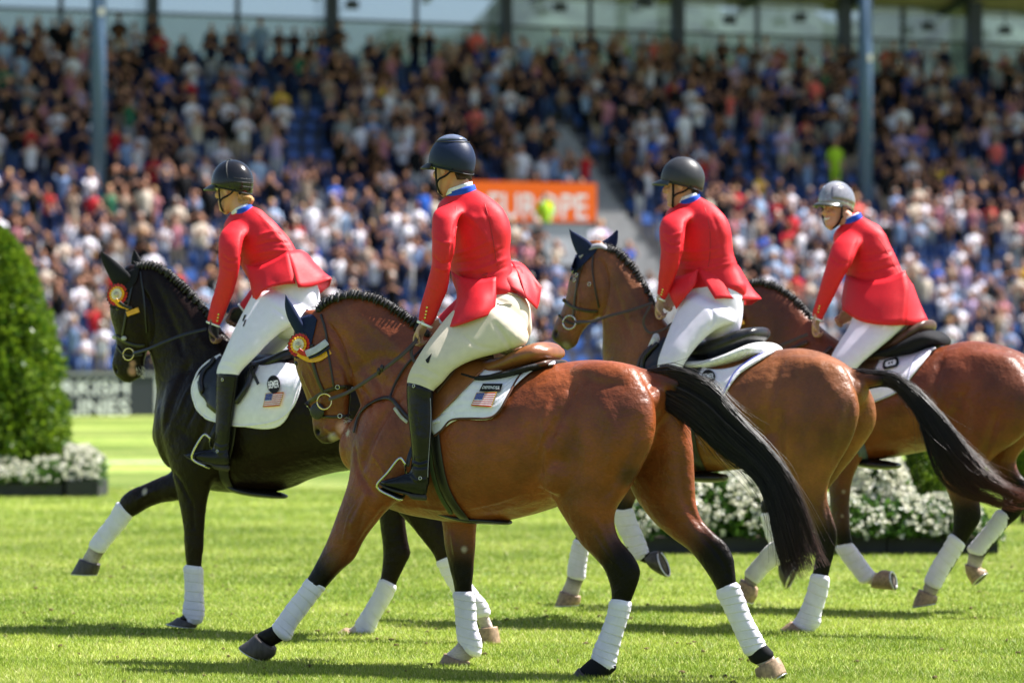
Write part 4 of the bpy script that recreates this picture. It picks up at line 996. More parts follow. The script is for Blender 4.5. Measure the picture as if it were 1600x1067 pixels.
# ---------------------------------------------------------------- near bay horse
bay = coat_material('bay_coat', .40, .0)
H2 = dict(mat=bay, it=19, vox=.0076, lofts=[
 ('torso', 'n', [(556,655,556,738,0,.11),(585,612,580,775,0,.17),(635,575,622,800,0,.22),(690,552,680,812,0,.25),(740,552,728,818,0,.28),(790,566,778,816,0,.305),(838,573,825,806,0,.31),
   (885,566,872,792,0,.30),(935,562,925,778,0,.285),(980,568,975,745,0,.25),(1008,580,1006,710,0,.20),(1026,602,1024,665,0,.12)]),
 ('neck', 'y', [(492,483,536,578,0,.075),(515,470,550,600,0,.085),(545,461,562,630,0,.095),(580,465,563,648,0,.105),(612,480,561,674,0,.125),(645,504,558,702,0,.155),(682,533,566,728,0,.19),(730,552,670,745,0,.22)]),
 ('head', 'y', [(472,492,508,500,0,.06),(460,512,524,528,0,.08),(457,538,536,555,0,.098),(459,565,545,580,0,.105),(466,588,549,602,0,.10),(474,612,547,626,0,.082),(481,634,545,646,0,.066),(486,652,547,660,0,.058),(488,668,550,670,0,.056),(491,682,541,680,0,.046,'d'),(499,690,528,687,0,.03,'d')]),
 ('near_fore', 'y', [(565,640,668,640,.13,.10),(550,690,660,690,.15,.12),(546,735,645,745,.16,.11),(541,762,622,780,.17,.095),(530,795,597,806,.17,.08),(513,838,571,842,.17,.065),(501,862,555,872,.17,.054,'m'),(490,884,532,893,.17,.048,'d'),(479,905,507,920,.17,.043,'d'),(462,932,486,948,.17,.034,'d'),(440,958,462,974,.17,.030,'d'),(428,974,452,995,.17,.036,'d'),(414,982,440,1003,.17,.032,'d'),(402,988,428,1010,.17,.034,'d')]),
 ('off_fore', 'y', [(675,760,760,755,-.12,.09),(685,800,752,795,-.13,.08),(691,825,745,820,-.13,.065,'c'),(694,850,743,850,-.13,.056,'m'),(700,878,741,876,-.13,.05,'d'),(703,893,741,892,-.13,.048,'d'),(708,915,739,915,-.13,.040,'d'),(711,945,741,946,-.13,.030,'d'),(713,975,744,977,-.13,.030,'d'),(716,1000,751,1003,-.13,.036,'d'),(706,1012,742,1024,-.13,.034,'w'),(695,1020,730,1035,-.13,.037,'w')]),
 ('near_hind', 'y', [(880,590,1004,590,.12,.12),(858,640,1024,636,.14,.155),(848,690,1023,682,.15,.16),(850,730,1006,726,.15,.145),(858,765,985,763,.15,.12),(872,795,964,794,.15,.10),(890,823,961,818,.15,.075),(908,850,970,842,.15,.062,'m'),(930,874,990,866,.15,.055,'d'),(944,892,1001,890,.15,.052,'d'),(952,915,996,915,.15,.045,'d'),(954,940,985,945,.15,.036,'d'),(946,975,974,981,.15,.030,'d'),(930,1015,962,1024,.15,.036,'d'),(920,1032,955,1050,.15,.036,'d'),(908,1040,938,1062,.15,.036,'w')]),
 ('off_hind', 'y', [(960,610,1062,610,-.12,.12),(965,650,1076,650,-.14,.14),(968,690,1082,690,-.15,.14),(976,735,1086,735,-.15,.12),(990,775,1088,780,-.15,.10),(1017,812,1096,810,-.15,.078),(1052,842,1116,832,-.15,.062,'m'),(1078,862,1134,848,-.15,.056,'d'),(1096,884,1147,872,-.15,.052,'d'),(1110,905,1150,898,-.15,.046,'d'),(1121,927,1153,918,-.15,.038,'d'),(1136,960,1166,950,-.15,.031,'d'),(1156,1000,1188,990,-.15,.036,'d'),(1168,1024,1200,1008,-.15,.036,'d'),(1182,1040,1212,1026,-.15,.036,'w')]),
 ('dock', 'n', [(985,568,988,610,0,.05),(1010,576,1012,612,0,.045,'d'),(1035,582,1034,612,0,.035,'d'),(1060,592,1054,615,0,.025,'d')]),
], blobs=[((985,640,.16),(.13,.09,.16)),((868,740,.22),(.10,.06,.11)),((610,700,.17),(.11,.07,.16)),((590,745,.14),(.08,.07,.07))],
 strokes=[(((470,578),(480,602),(492,628)),.010,.005),(((482,570),(494,600),(503,628)),.012,-.005),(((493,686),(508,681),(528,672)),.006,-.006),(((505,668),(515,672),(520,680)),.010,.004),(((530,650),(545,668),(540,680)),.012,.004),(((575,700),(600,740),(596,780)),.009,.0035),(((640,790),(700,796),(760,788),(820,770)),.009,.003),(((870,640),(845,690),(838,730)),.008,.003),(((560,780),(545,810),(535,850)),.008,.004),(((570,790),(560,830),(540,870)),.008,-.004),(((925,830),(945,862),(965,885)),.008,.004),(((560,575),(590,600),(600,640)),.02,-.005),(((556,600),(575,620),(582,650)),.014,-.005),(((898,590),(888,625),(870,660),(852,700)),.030,-.012),(((904,585),(940,600),(985,600)),.03,-.006),(((1000,640),(985,700),(960,750),(940,790)),.028,-.010),
  (((880,650),(900,700),(905,760)),.03,-.006),(((640,600),(600,650),(575,700),(565,740)),.028,-.012),(((660,640),(665,700),(640,760)),.03,-.010),(((553,690),(560,735),(590,780)),.02,-.008),
  (((610,780),(560,850),(530,890)),.018,-.007),(((580,760),(545,830)),.02,.007),(((500,480),(560,560),(620,620)),.035,-.008),(((540,475),(610,530),(660,580)),.035,.007),(((545,590),(585,560),(640,570)),.03,-.008),
  (((508,500),(527,530),(540,562),(549,590)),.013,-.018),(((480,560),(495,600),(505,640)),.010,.006),(((530,570),(538,610)),.02,.006),(((965,800),(985,850),(998,880)),.012,-.006),(((925,800),(950,850),(975,900)),.015,.005),
  (((1060,700),(1070,780),(1110,840)),.02,-.007),(((1090,830),(1125,870),(1140,905)),.012,-.006),(((800,640),(830,700),(850,760)),.04,-.006),(((700,800),(780,812),(850,790)),.03,.005),(((860,620),(850,660),(856,700),(848,740)),.02,.008),
  (((706,830),(712,870)),.012,.005),(((940,620),(960,680),(950,740)),.04,.008)],
 dents=[((462,568),.022,-.010),((496,674),.013,-.018),((475,545),.02,.006),((520,600),.03,.006)],
 marks=[((497,676),.045,'d',.75),((534,668),.036,'p',1.0),((520,683),.03,(.42,.36,.3),.75),((543,676),.02,(.5,.45,.4),.7),((496,674),.016,(.004,.004,.004),1.0),((470,600),.06,'m',.5),((1000,720),.09,'m',.5),((985,745),.07,'d',.7),((725,858),.018,'w',.7),((480,600),.13,'m',.45),((500,560),.10,'m',.35),((600,520),.16,(.10,.024,.009),.5),((570,560),.13,(.11,.026,.009),.4),((900,640),.20,(.15,.035,.011),.5),((960,640),.16,(.11,.026,.010),.65),((700,740),.16,(.21,.054,.016),.6),((800,720),.16,(.20,.050,.016),.6),((885,590),.10,(.24,.060,.018),.7),((697,880),.02,'w',.3)],
 wraps=[([(478,904,508,921,.17,.047),(466,922,494,938,.17,.045),(450,942,476,962,.17,.043),(436,962,463,980,.17,.044),(425,976,455,998,.17,.050)],7,WRAPM),
  ([(707,930,742,930,-.13,.047),(710,950,744,951,-.13,.044),(712,975,746,977,-.13,.044),(714,998,753,1002,-.13,.049),(718,1008,752,1020,-.13,.050)],7,WRAPM),
  ([(951,941,987,946,.15,.052),(948,960,982,966,.15,.050),(939,985,973,993,.15,.048),(928,1010,966,1020,.15,.050),(924,1026,962,1044,.15,.053)],8,WRAPM),
  ([(1119,929,1156,914,-.15,.054),(1128,947,1164,936,-.15,.050),(1140,972,1174,962,-.15,.048),(1152,998,1188,988,-.15,.050),(1162,1020,1197,1006,-.15,.052)],8,WRAPM)],
 boots=[[(926,1026,962,1046,.15,.050),(914,1036,948,1058,.15,.048),(906,1044,938,1064,.15,.046)],[(1164,1020,1196,1005,-.15,.050),(1174,1034,1208,1018,-.15,.048)]],
 hooves=[([(400,990,431,1014,.17,.044),(390,999,428,1024,.17,.052),(375,1009,416,1033,.17,.060)],'dark',0),
  ([(695,1020,734,1036,-.13,.046),(690,1030,733,1043,-.13,.054),(684,1042,730,1050,-.13,.060)],'pale',0),
  ([(904,1043,938,1067,.15,.046),(894,1056,934,1076,.15,.054),(886,1068,930,1084,.15,.060)],'dark',0),
  ([(1180,1046,1216,1026,-.15,.046),(1184,1060,1222,1036,-.15,.054),(1196,1078,1228,1050,-.15,.056)],'pale',0)])
frB, hB, skB = horse('shining bay horse with black legs and white bandages nearest the camera', 780, 17.75, 28, (0.19, 0.045, 0.011), (0.006, 0.0045, 0.004), H2)
mane(frB, hB, [(498,484,.02),(512,471,.02),(535,463,.02),(560,461,.02),(590,467,.02),(618,482,.02),(645,502,.02),(668,522,.02)], skB, 30, .0115)
tail(frB, hB, [(1010,578,1012,610,0,.035),(1046,573,1036,634,-.02,.05),(1080,584,1068,652,-.04,.06),(1114,603,1104,683,-.05,.065),(1146,642,1134,711,-.06,.065),(1178,675,1170,738,-.06,.065),(1212,712,1200,777,-.06,.06),(1240,755,1212,830,-.05,.055),(1262,805,1220,862,-.04,.05),(1280,858,1226,884,-.04,.05),(1290,878,1232,902,-.03,.05)], 3200, seed=5, fly=260, wav=.028)
navear = NAVYC
ear(frB, hB, [(446,461,448,463,.07,.006),(445,478,458,477,.07,.016),(449,496,466,491,.07,.022),(457,512,474,506,.06,.022),(464,524,480,516,.05,.02)], NAVYC, 'ear_bonnet')
ear(frB, hB, [(478,484,482,484,-.07,.006),(474,492,488,491,-.06,.018),(470,502,490,501,-.05,.022),(468,515,490,514,-.04,.02)], NAVYC, 'ear_bonnet')
V, Fc = drape(skB, frB, [(463,506),(474,496),(488,492),(496,500)], [(462,548),(470,552),(482,548),(488,535)], .006, .005, 14, 12); part('ear_bonnet', V, Fc, NAVYC, hB)
lens_eye(skB, 463, 568, .020, hB, LEATHER)
def br(fr, sk, parent, pts, w, m=LEATHER, off=.005, th=.005):
    V, Fc = strap(sk, fr, pts, w, th, off); return part('bridle_strap', V, Fc, m, parent)
bridle = empty('bridle', tuple(frB.P(500, 600, 0))); bridle.parent = hB; bridle.matrix_parent_inverse = root_matrix(hB).inverted()
for pts, w in (([(486,502),(484,530),(488,560),(496,590),(506,613)], .022), ([(502,492),(510,520),(512,545)], .014), ([(512,545),(518,580),(522,605)],.012),
               ([(478,632),(492,622),(508,612),(525,606),(541,604),(549,606)], .022), ([(482,632),(490,646),(503,650),(522,651),(540,650),(548,648)], .016), ([(466,535),(476,541),(490,540)], .018), ([(541,604),(546,620),(545,640),(541,655)], .016)):
    br(frB, skB, bridle, pts, w)
P, N = on(skB, frB, [(500, 641), (506, 640)], .022, 2); V, Fc = ellipsoid(P[0], (.045, .006, .045), np.array([frB.f, frB.n, [0, 0, 1]]), 18, 8); part('bit_guard', V, Fc, BLKL, bridle)
P, N = on(skB, frB, [(512, 625), (514, 626)], .034, 2); ring_part(P[0], [-.3, -.95, .1], .041, .0045, mat('brass', (.75, .6, .3), .25, metal=1.0), bridle)
for (x, y) in ((528,604),(549,605),(483,631),(532,650),(546,652),(551,612)):
    h = skB.hit(x, y)
    if h is not None: ring_part(h[0] + h[1] * .012, h[1], .011, .0028, STEEL, bridle, 'buckle')
def rein(fr, pts, w, parent, m, name='rein'):
    P = np.array([fr.P(*p) for p in pts]); n = np.array([[-.2, -.9, .35]] * len(P)); V, Fc = ribbon(P, n, w, .005, 6); return part(name, V, Fc, m, parent)
REIN2 = mat('rein_brown', (.055, .036, .022), .5, noise_amt=.2)
rein(frB, [(514,624,.17),(545,612,.19),(590,583,.22),(625,557,.23),(650,533,.19)], .022, bridle, REIN2)
rein(frB, [(655,523,.17),(643,545,.2),(645,560,.21),(652,566,.21),(663,556,.18)], .018, bridle, REIN2)
for (x, y) in ((592, 580), (597, 575)): V, Fc = ellipsoid(frB.P(x, y, .225), (.012, .01, .02), nu=8, nv=6); part('rein_stop', V, Fc, LEATHER, bridle)
# breastplate
bp_ = empty('breastplate', tuple(frB.P(600, 630, 0))); bp_.parent = hB; bp_.matrix_parent_inverse = root_matrix(hB).inverted()
for pts, w in (([(555,676),(562,650),(578,633),(600,623),(612,624),(622,634),(636,650),(652,664)], .022), ([(610,624),(620,598),(632,577),(650,556),(668,540)], .013)):
    V, Fc = strap(skB, frB, pts, w, .008, .010); part('breastplate_strap', V, Fc, LEATHER, bp_)
V, Fc = strap(skB, frB, [(620,640),(630,652),(640,660)], .018, .006, .02); part('elastic', V, Fc, mat('pale_elastic', (.45,.43,.38),.8), bp_)
# muzzle whiskers
b = MB()
for i in range(46):
    x, y = random.uniform(536, 550), random.uniform(650, 682); h = skB.hit(x, y)
    if h is None: continue
    q = h[0] + np.array([random.uniform(.01, .03), -.008, random.uniform(-.025, .012)]); V, Fc = tube(np.array([h[0], q]), [.0012, .0005], 4, 1); b.add(V, Fc)
b.build('whiskers', mat('whisker', (.6,.55,.48),.6), hB)
rosette(skB, 471, 541, 19, 'red, yellow and white rosette with striped ribbons on the near bay horse', [([(478,553),(494,546),(511,534)], .040, 'silver'), ([(482,558),(498,552),(514,541)], .024, 'black'), ([(466,552),(482,561),(498,560),(516,549)], .032, 'yellow'), ([(466,547),(474,552),(482,553)], .026, 'red')], frB, True)
cl = saddle_cloth(frB, skB, 'white quilted saddle cloth with sponsor patch and flag on the near bay horse',
  [(640,600),(690,566),(740,575),(790,583),(830,574),(868,569)], [(676,640),(686,668),(700,665),(720,656),(772,654),(800,612),(834,582),(868,572)],
  [(682,681),(694,672),(708,657),(735,655),(765,655),(782,645),(797,620),(813,592),(832,579),(862,571)], mat('binding_brown', (.10,.045,.03),.7), quilt=7)
V, Fc = drape(skB, frB, [(668,655),(676,650),(690,650),(712,640)], [(682,681),(690,676),(698,668),(712,657)], .016, .008, 10, 8); part('cloth_corner', V, Fc, WHITE, cl)
text_decal(skB, [(758,604),(789,604),(785,617),(752,616)], 'DEFENDER', BK, WH, cl, 'sponsor_patch', (.08,.32,.92,.68))
flag(skB, [(749,618),(779,617),(771,639),(741,637)], cl)
V, Fc = strap(skB, frB, [(676,664),(684,660),(692,658)], .018, .004, .03); part('girth_loop', V, Fc, WHITE, cl)
QP = mat('quilted_pad', (.02,.02,.022),.7, bump=.6, bscale=60, noise_amt=.3)
saddle(frB, skB, 'tan leather jumping saddle on the near bay horse', dict(base=(760,570), m=TANL, m2=BROWNL,
  seat=[(700,556,700,580,0,.10),(735,556,735,588,0,.13),(770,560,768,590,0,.16),(800,555,800,586,0,.18),(830,541,832,575,0,.19),(852,534,854,568,0,.17),(864,540,866,562,0,.12)],
  panel=[(745,578,745,596,0,.20),(780,583,782,600,0,.215),(820,574,824,589,0,.21),(868,561,870,573,0,.14)],
  flap=([(712,560),(740,562),(768,570),(770,572)], [(672,600),(675,650),(690,652),(736,598)]), skirt=([(720,560),(745,556),(768,565)], [(712,578),(740,573),(772,571)]),
  rolls=[([(716,568),(700,590),(688,612)], .012)], leathers=[([(726,572),(706,598),(690,618)], .022)],
  girth=[([(679,640),(682,690),(690,740),(700,770),(716,796),(730,812)], .062, mat('girth_band',(.012,.011,.010),.45)), ([(673,690),(676,730),(688,770),(706,800)], .03, mat('girth_elastic',(.06,.075,.03),.7))],
  belly=[([(690,796,694,808,.04,.07),(730,804,732,817,.04,.09),(765,807,765,819,.04,.08),(790,811,790,820,.04,.06),(796,814,796,819,.04,.03)], BLKL)]))
V, Fc = loft(frB, [(752,578,752,592,0,.225),(780,584,780,598,0,.235),(815,577,818,592,0,.23),(850,567,852,580,0,.19),(870,562,872,572,0,.10)], M=20, sub=6, mode='n', ex=.8); part('half_pad', V, Fc, QP, cl)
# ---------------------------------------------------------------- black horse on the left
blk = coat_material('black_coat', .34, .0)
H1 = dict(mat=blk, it=13, lofts=[
 ('torso', 'n', [(268,606,280,736,0,.155),(285,572,300,757,0,.21),(335,552,340,768,0,.25),(395,552,395,770,0,.29),(447,553,444,764,0,.31),(500,552,494,745,0,.30),(550,546,545,735,0,.28),(600,548,590,730,0,.26),(640,560,632,716,0,.22),(665,580,660,685,0,.14)]),
 ('neck', 'y', [(200,430,226,505,0,.065),(216,414,230,530,0,.082),(240,415,234,552,0,.09),(262,427,240,575,0,.095),(288,449,243,598,0,.105),(310,470,244,618,0,.12),(332,498,241,646,0,.15),(362,530,238,688,0,.19),(400,552,262,722,0,.22)]),
 ('head', 'y', [(192,424,224,424,0,.06),(184,442,236,452,0,.082),(174,466,238,486,0,.10),(172,490,236,514,0,.10),(178,514,232,540,0,.085),(181,538,228,556,0,.068),(176,556,226,569,0,.06),(174,572,227,581,0,.056),(180,586,221,590,0,.046),(188,592,212,594,0,.03)]),
 ('near_fore', 'y', [(262,640,360,640,.13,.11),(258,690,352,700,.14,.12),(264,722,340,742,.15,.10),(272,752,330,764,.15,.078),(280,790,324,790,.15,.060),(286,828,320,828,.15,.048),(287,850,319,850,.15,.044),(289,872,317,872,.15,.038),(291,900,315,900,.15,.030),(289,935,317,935,.15,.032),(286,958,317,958,.15,.036),(276,965,308,972,.15,.034)]),
 ('off_fore', 'y', [(285,700,345,720,-.11,.08),(268,736,305,775,-.12,.078),(250,745,280,782,-.12,.065),(225,756,254,786,-.12,.052),(202,766,232,794,-.12,.05),(188,778,214,805,-.12,.046),(183,792,204,810,-.12,.038),(165,818,186,834,-.12,.031),(146,842,168,858,-.12,.034),(136,858,158,872,-.12,.033,'w'),(128,872,153,882,-.12,.035,'w')]),
 ('near_hind', 'y', [(560,600,680,610,.13,.14),(570,660,680,670,.14,.14),(580,710,668,720,.14,.13),(596,756,660,752,.14,.10),(614,790,670,776,.14,.075),(640,820,694,800,.14,.058),(660,845,712,825,.14,.052),(676,866,718,850,.14,.048),(684,884,712,872,.14,.038),(700,912,728,900,.14,.031),(722,945,752,934,.14,.036),(742,966,764,960,.14,.034,'w'),(752,985,772,980,.14,.034,'w')]),
 ('off_hind', 'y', [(560,620,640,630,-.12,.12),(568,680,650,690,-.13,.12),(580,730,650,740,-.13,.11),(588,770,640,770,-.13,.085),(592,805,634,805,-.13,.066),(596,840,638,838,-.13,.056),(598,864,643,864,-.13,.052),(596,884,636,880,-.13,.046),(594,902,622,910,-.13,.038),(582,935,606,946,-.13,.031),(564,966,588,980,-.13,.035),(550,978,580,996,-.13,.036,'w'),(540,984,566,998,-.13,.034,'w')]),
], blobs=[((300,680,.15),(.10,.07,.15)),((590,720,.20),(.09,.06,.10))],
 strokes=[(((300,560),(270,620),(255,680)),.028,-.012),(((330,600),(320,660),(300,720)),.028,-.010),(((235,430),(262,490),(290,560)),.03,-.009),(((262,440),(300,500),(330,560)),.03,.007),(((345,560),(300,600),(275,650)),.016,.006),
  (((360,575),(318,615),(290,670)),.014,-.006),(((222,450),(234,480),(238,512),(234,540)),.014,-.014),(((262,732),(280,750),(300,790)),.015,-.006),(((300,780),(303,830)),.012,-.005),(((360,760),(420,768),(480,750)),.03,.005),((( 250,765),(230,772),(212,784)),.010,.005)],
 dents=[((181,578),.014,-.016),((186,470),.022,-.008),((178,455),.02,.006)],
 marks=[((206,580),.030,'p',.95),((207,568),.022,'p',.9),((226,768),.022,'w',.8)],
 wraps=[([(286,888,318,890,.15,.045),(288,910,318,910,.15,.042),(288,935,319,935,.15,.043),(285,955,320,957,.15,.048),(288,966,317,968,.15,.046)],7,WRAPM),
  ([(181,786,207,808,-.12,.046),(170,806,195,824,-.12,.044),(155,826,180,842,-.12,.044),(143,842,168,857,-.12,.046),(139,849,163,863,-.12,.044)],6,WRAPM),
  ([(682,882,714,868,.14,.048),(694,905,727,892,.14,.046),(710,930,742,918,.14,.046),(726,950,760,940,.14,.048),(736,962,766,954,.14,.046)],7,WRAPM),
  ([(592,905,619,920,-.13,.046),(584,925,610,940,-.13,.044),(568,952,594,966,-.13,.044),(555,972,584,988,-.13,.050),(554,982,576,1000,-.13,.048)],7,WRAPM)],
 hooves=[([(278,964,308,974,.15,.042),(270,970,307,978,.15,.050),(260,974,306,980,.15,.056)],'dark',0),
  ([(125,872,156,882,-.12,.042),(119,884,154,889,-.12,.050),(112,896,151,897,-.12,.056)],'dark',0),
  ([(748,982,776,978,.14,.042),(750,995,779,992,.14,.050),(752,1006,781,1006,.14,.054)],'pale',0),
  ([(540,980,562,994,-.13,.042),(532,985,560,997,-.13,.050),(526,991,560,999,-.13,.054)],'pale',0)])
frA, hA, skA = horse('black horse with white bandages lifting a foreleg, furthest left', 430, 20.3, 30, (0.0085, 0.004, 0.003), (0.004, 0.003, 0.003), H1)
mane(frA, hA, [(214,416,.01),(236,414,.01),(260,424,.01),(284,444,.01),(304,464,.01),(322,486,.01),(336,505,.01)], skA, 27, .012)
tail(frA, hA, [(655,575,655,600,0,.035),(680,580,676,612,0,.05),(700,610,690,640,0,.06),(712,650,695,670,0,.06),(716,720,690,730,0,.06),(718,780,695,790,0,.05)], 300, seed=9, fly=10)
for st in ([(158,392,161,394,.07,.006),(160,408,173,402,.07,.016),(168,428,190,416,.07,.024),(178,446,202,428,.07,.022),(188,456,208,440,.05,.02)], [(209,392,212,392,-.07,.006),(206,402,220,404,-.07,.016),(205,416,226,416,-.06,.020),(206,430,226,430,-.05,.02)]):
    ear(frA, hA, st, BLKC, 'ear_bonnet')
V, Fc = drape(skA, frA, [(182,440),(194,430),(206,422),(220,416)], [(173,480),(180,482),(190,470),(214,440)], .006, .005, 14, 12); part('ear_bonnet', V, Fc, BLKC, hA)
lens_eye(skA, 184, 482, .019, hA, BLKL)
bridleA = empty('bridle', tuple(frA.P(200, 520, 0))); bridleA.parent = hA; bridleA.matrix_parent_inverse = root_matrix(hA).inverted()
for pts, w in (([(214,420),(206,450),(198,490),(192,525)], .018), ([(182,524),(196,534),(212,540),(226,540)], .022), ([(183,540),(192,552),(206,556),(222,554)], .014), ([(220,425),(226,470),(230,520)], .012), ([(176,468),(186,474),(200,470)], .016)):
    br(frA, skA, bridleA, pts, w, BLKL)
P, N = on(skA, frA, [(205,552),(206,553)], .03, 2); ring_part(P[0], [-.35,-.9,.1], .036, .004, mat('brass',()), bridleA)
for (x, y) in ((182,526),(196,528)):
    h = skA.hit(x, y)
    if h is not None: V, Fc = ellipsoid(h[0] + h[1] * .012, (.018, .012, .014), nu=8, nv=6); part('noseband_pad', V, Fc, mat('pale_sheepskin', (.5,.5,.46), .9), bridleA)
rein(frA, [(208,552,.17),(232,545,.2),(262,532,.2),(290,522,.19),(322,514,.17)], .020, bridleA, BLKL)
b = MB()
for i in range(34):
    x, y = random.uniform(212, 224), random.uniform(572, 590); h = skA.hit(x, y)
    if h is None: continue
    V, Fc = tube(np.array([h[0], h[0] + np.array([random.uniform(.01, .03), -.008, random.uniform(-.03, .0)])]), [.0012, .0005], 4, 1); b.add(V, Fc)
b.build('whiskers', mat('whisker', ()), hA)
rosette(skA, 187, 462, 18, 'red, silver and yellow rosette with yellow ribbons on the black horse', [([(180,468),(186,476),(198,480),(200,484)], .026, 'yellow'), ([(186,472),(194,478),(206,482)], .02, 'black'), ([(198,491),(208,487),(217,484)], .034, 'yellow')], frA, True)
clA = saddle_cloth(frA, skA, 'white saddle cloth with round black badge and flag on the black horse',
  [(345,556),(352,560),(380,562),(410,574),(440,570),(468,574)], [(345,556),(306,600),(318,650),(370,664),(440,664),(474,590)],
  [(346,556),(322,572),(305,598),(305,624),(318,648),(345,660),(385,665),(430,658),(455,642),(468,618),(474,590)])
text_decal(skA, [(420,591),(441,588),(443,617),(423,619)], 'BEMER', BK, WH, clA, 'round_badge', (.1,.3,.9,.7), OVAL)
flag(skA, [(420,617),(447,615),(441,635),(416,637)], clA)
saddle(frA, skA, 'black leather jumping saddle on the black horse', dict(base=(410,560), m=BLKL, m2=BLKL,
  seat=[(352,548,354,572,0,.11),(380,556,382,582,0,.14),(410,562,412,586,0,.17),(435,556,437,584,0,.19),(458,546,460,574,0,.18),(474,540,476,566,0,.12)],
  flap=([(346,560),(352,562),(380,568),(408,574)], [(314,600),(320,622),(350,648),(392,610)]),
  rolls=[([(338,566),(322,590),(320,615)], .014), ([(398,580),(392,606),(376,630)], .018)], leathers=[([(392,566),(400,585),(411,605)], .02)],
  girth=[([(366,650),(360,690),(352,720),(352,745),(362,762)], .07, mat('girth_band', ()))],
  belly=[([(350,735,352,756,.05,.06),(372,752,372,770,.04,.10),(400,762,400,776,.04,.12),(430,768,430,779,.04,.09),(443,772,443,779,.04,.05)], BLKL)]))

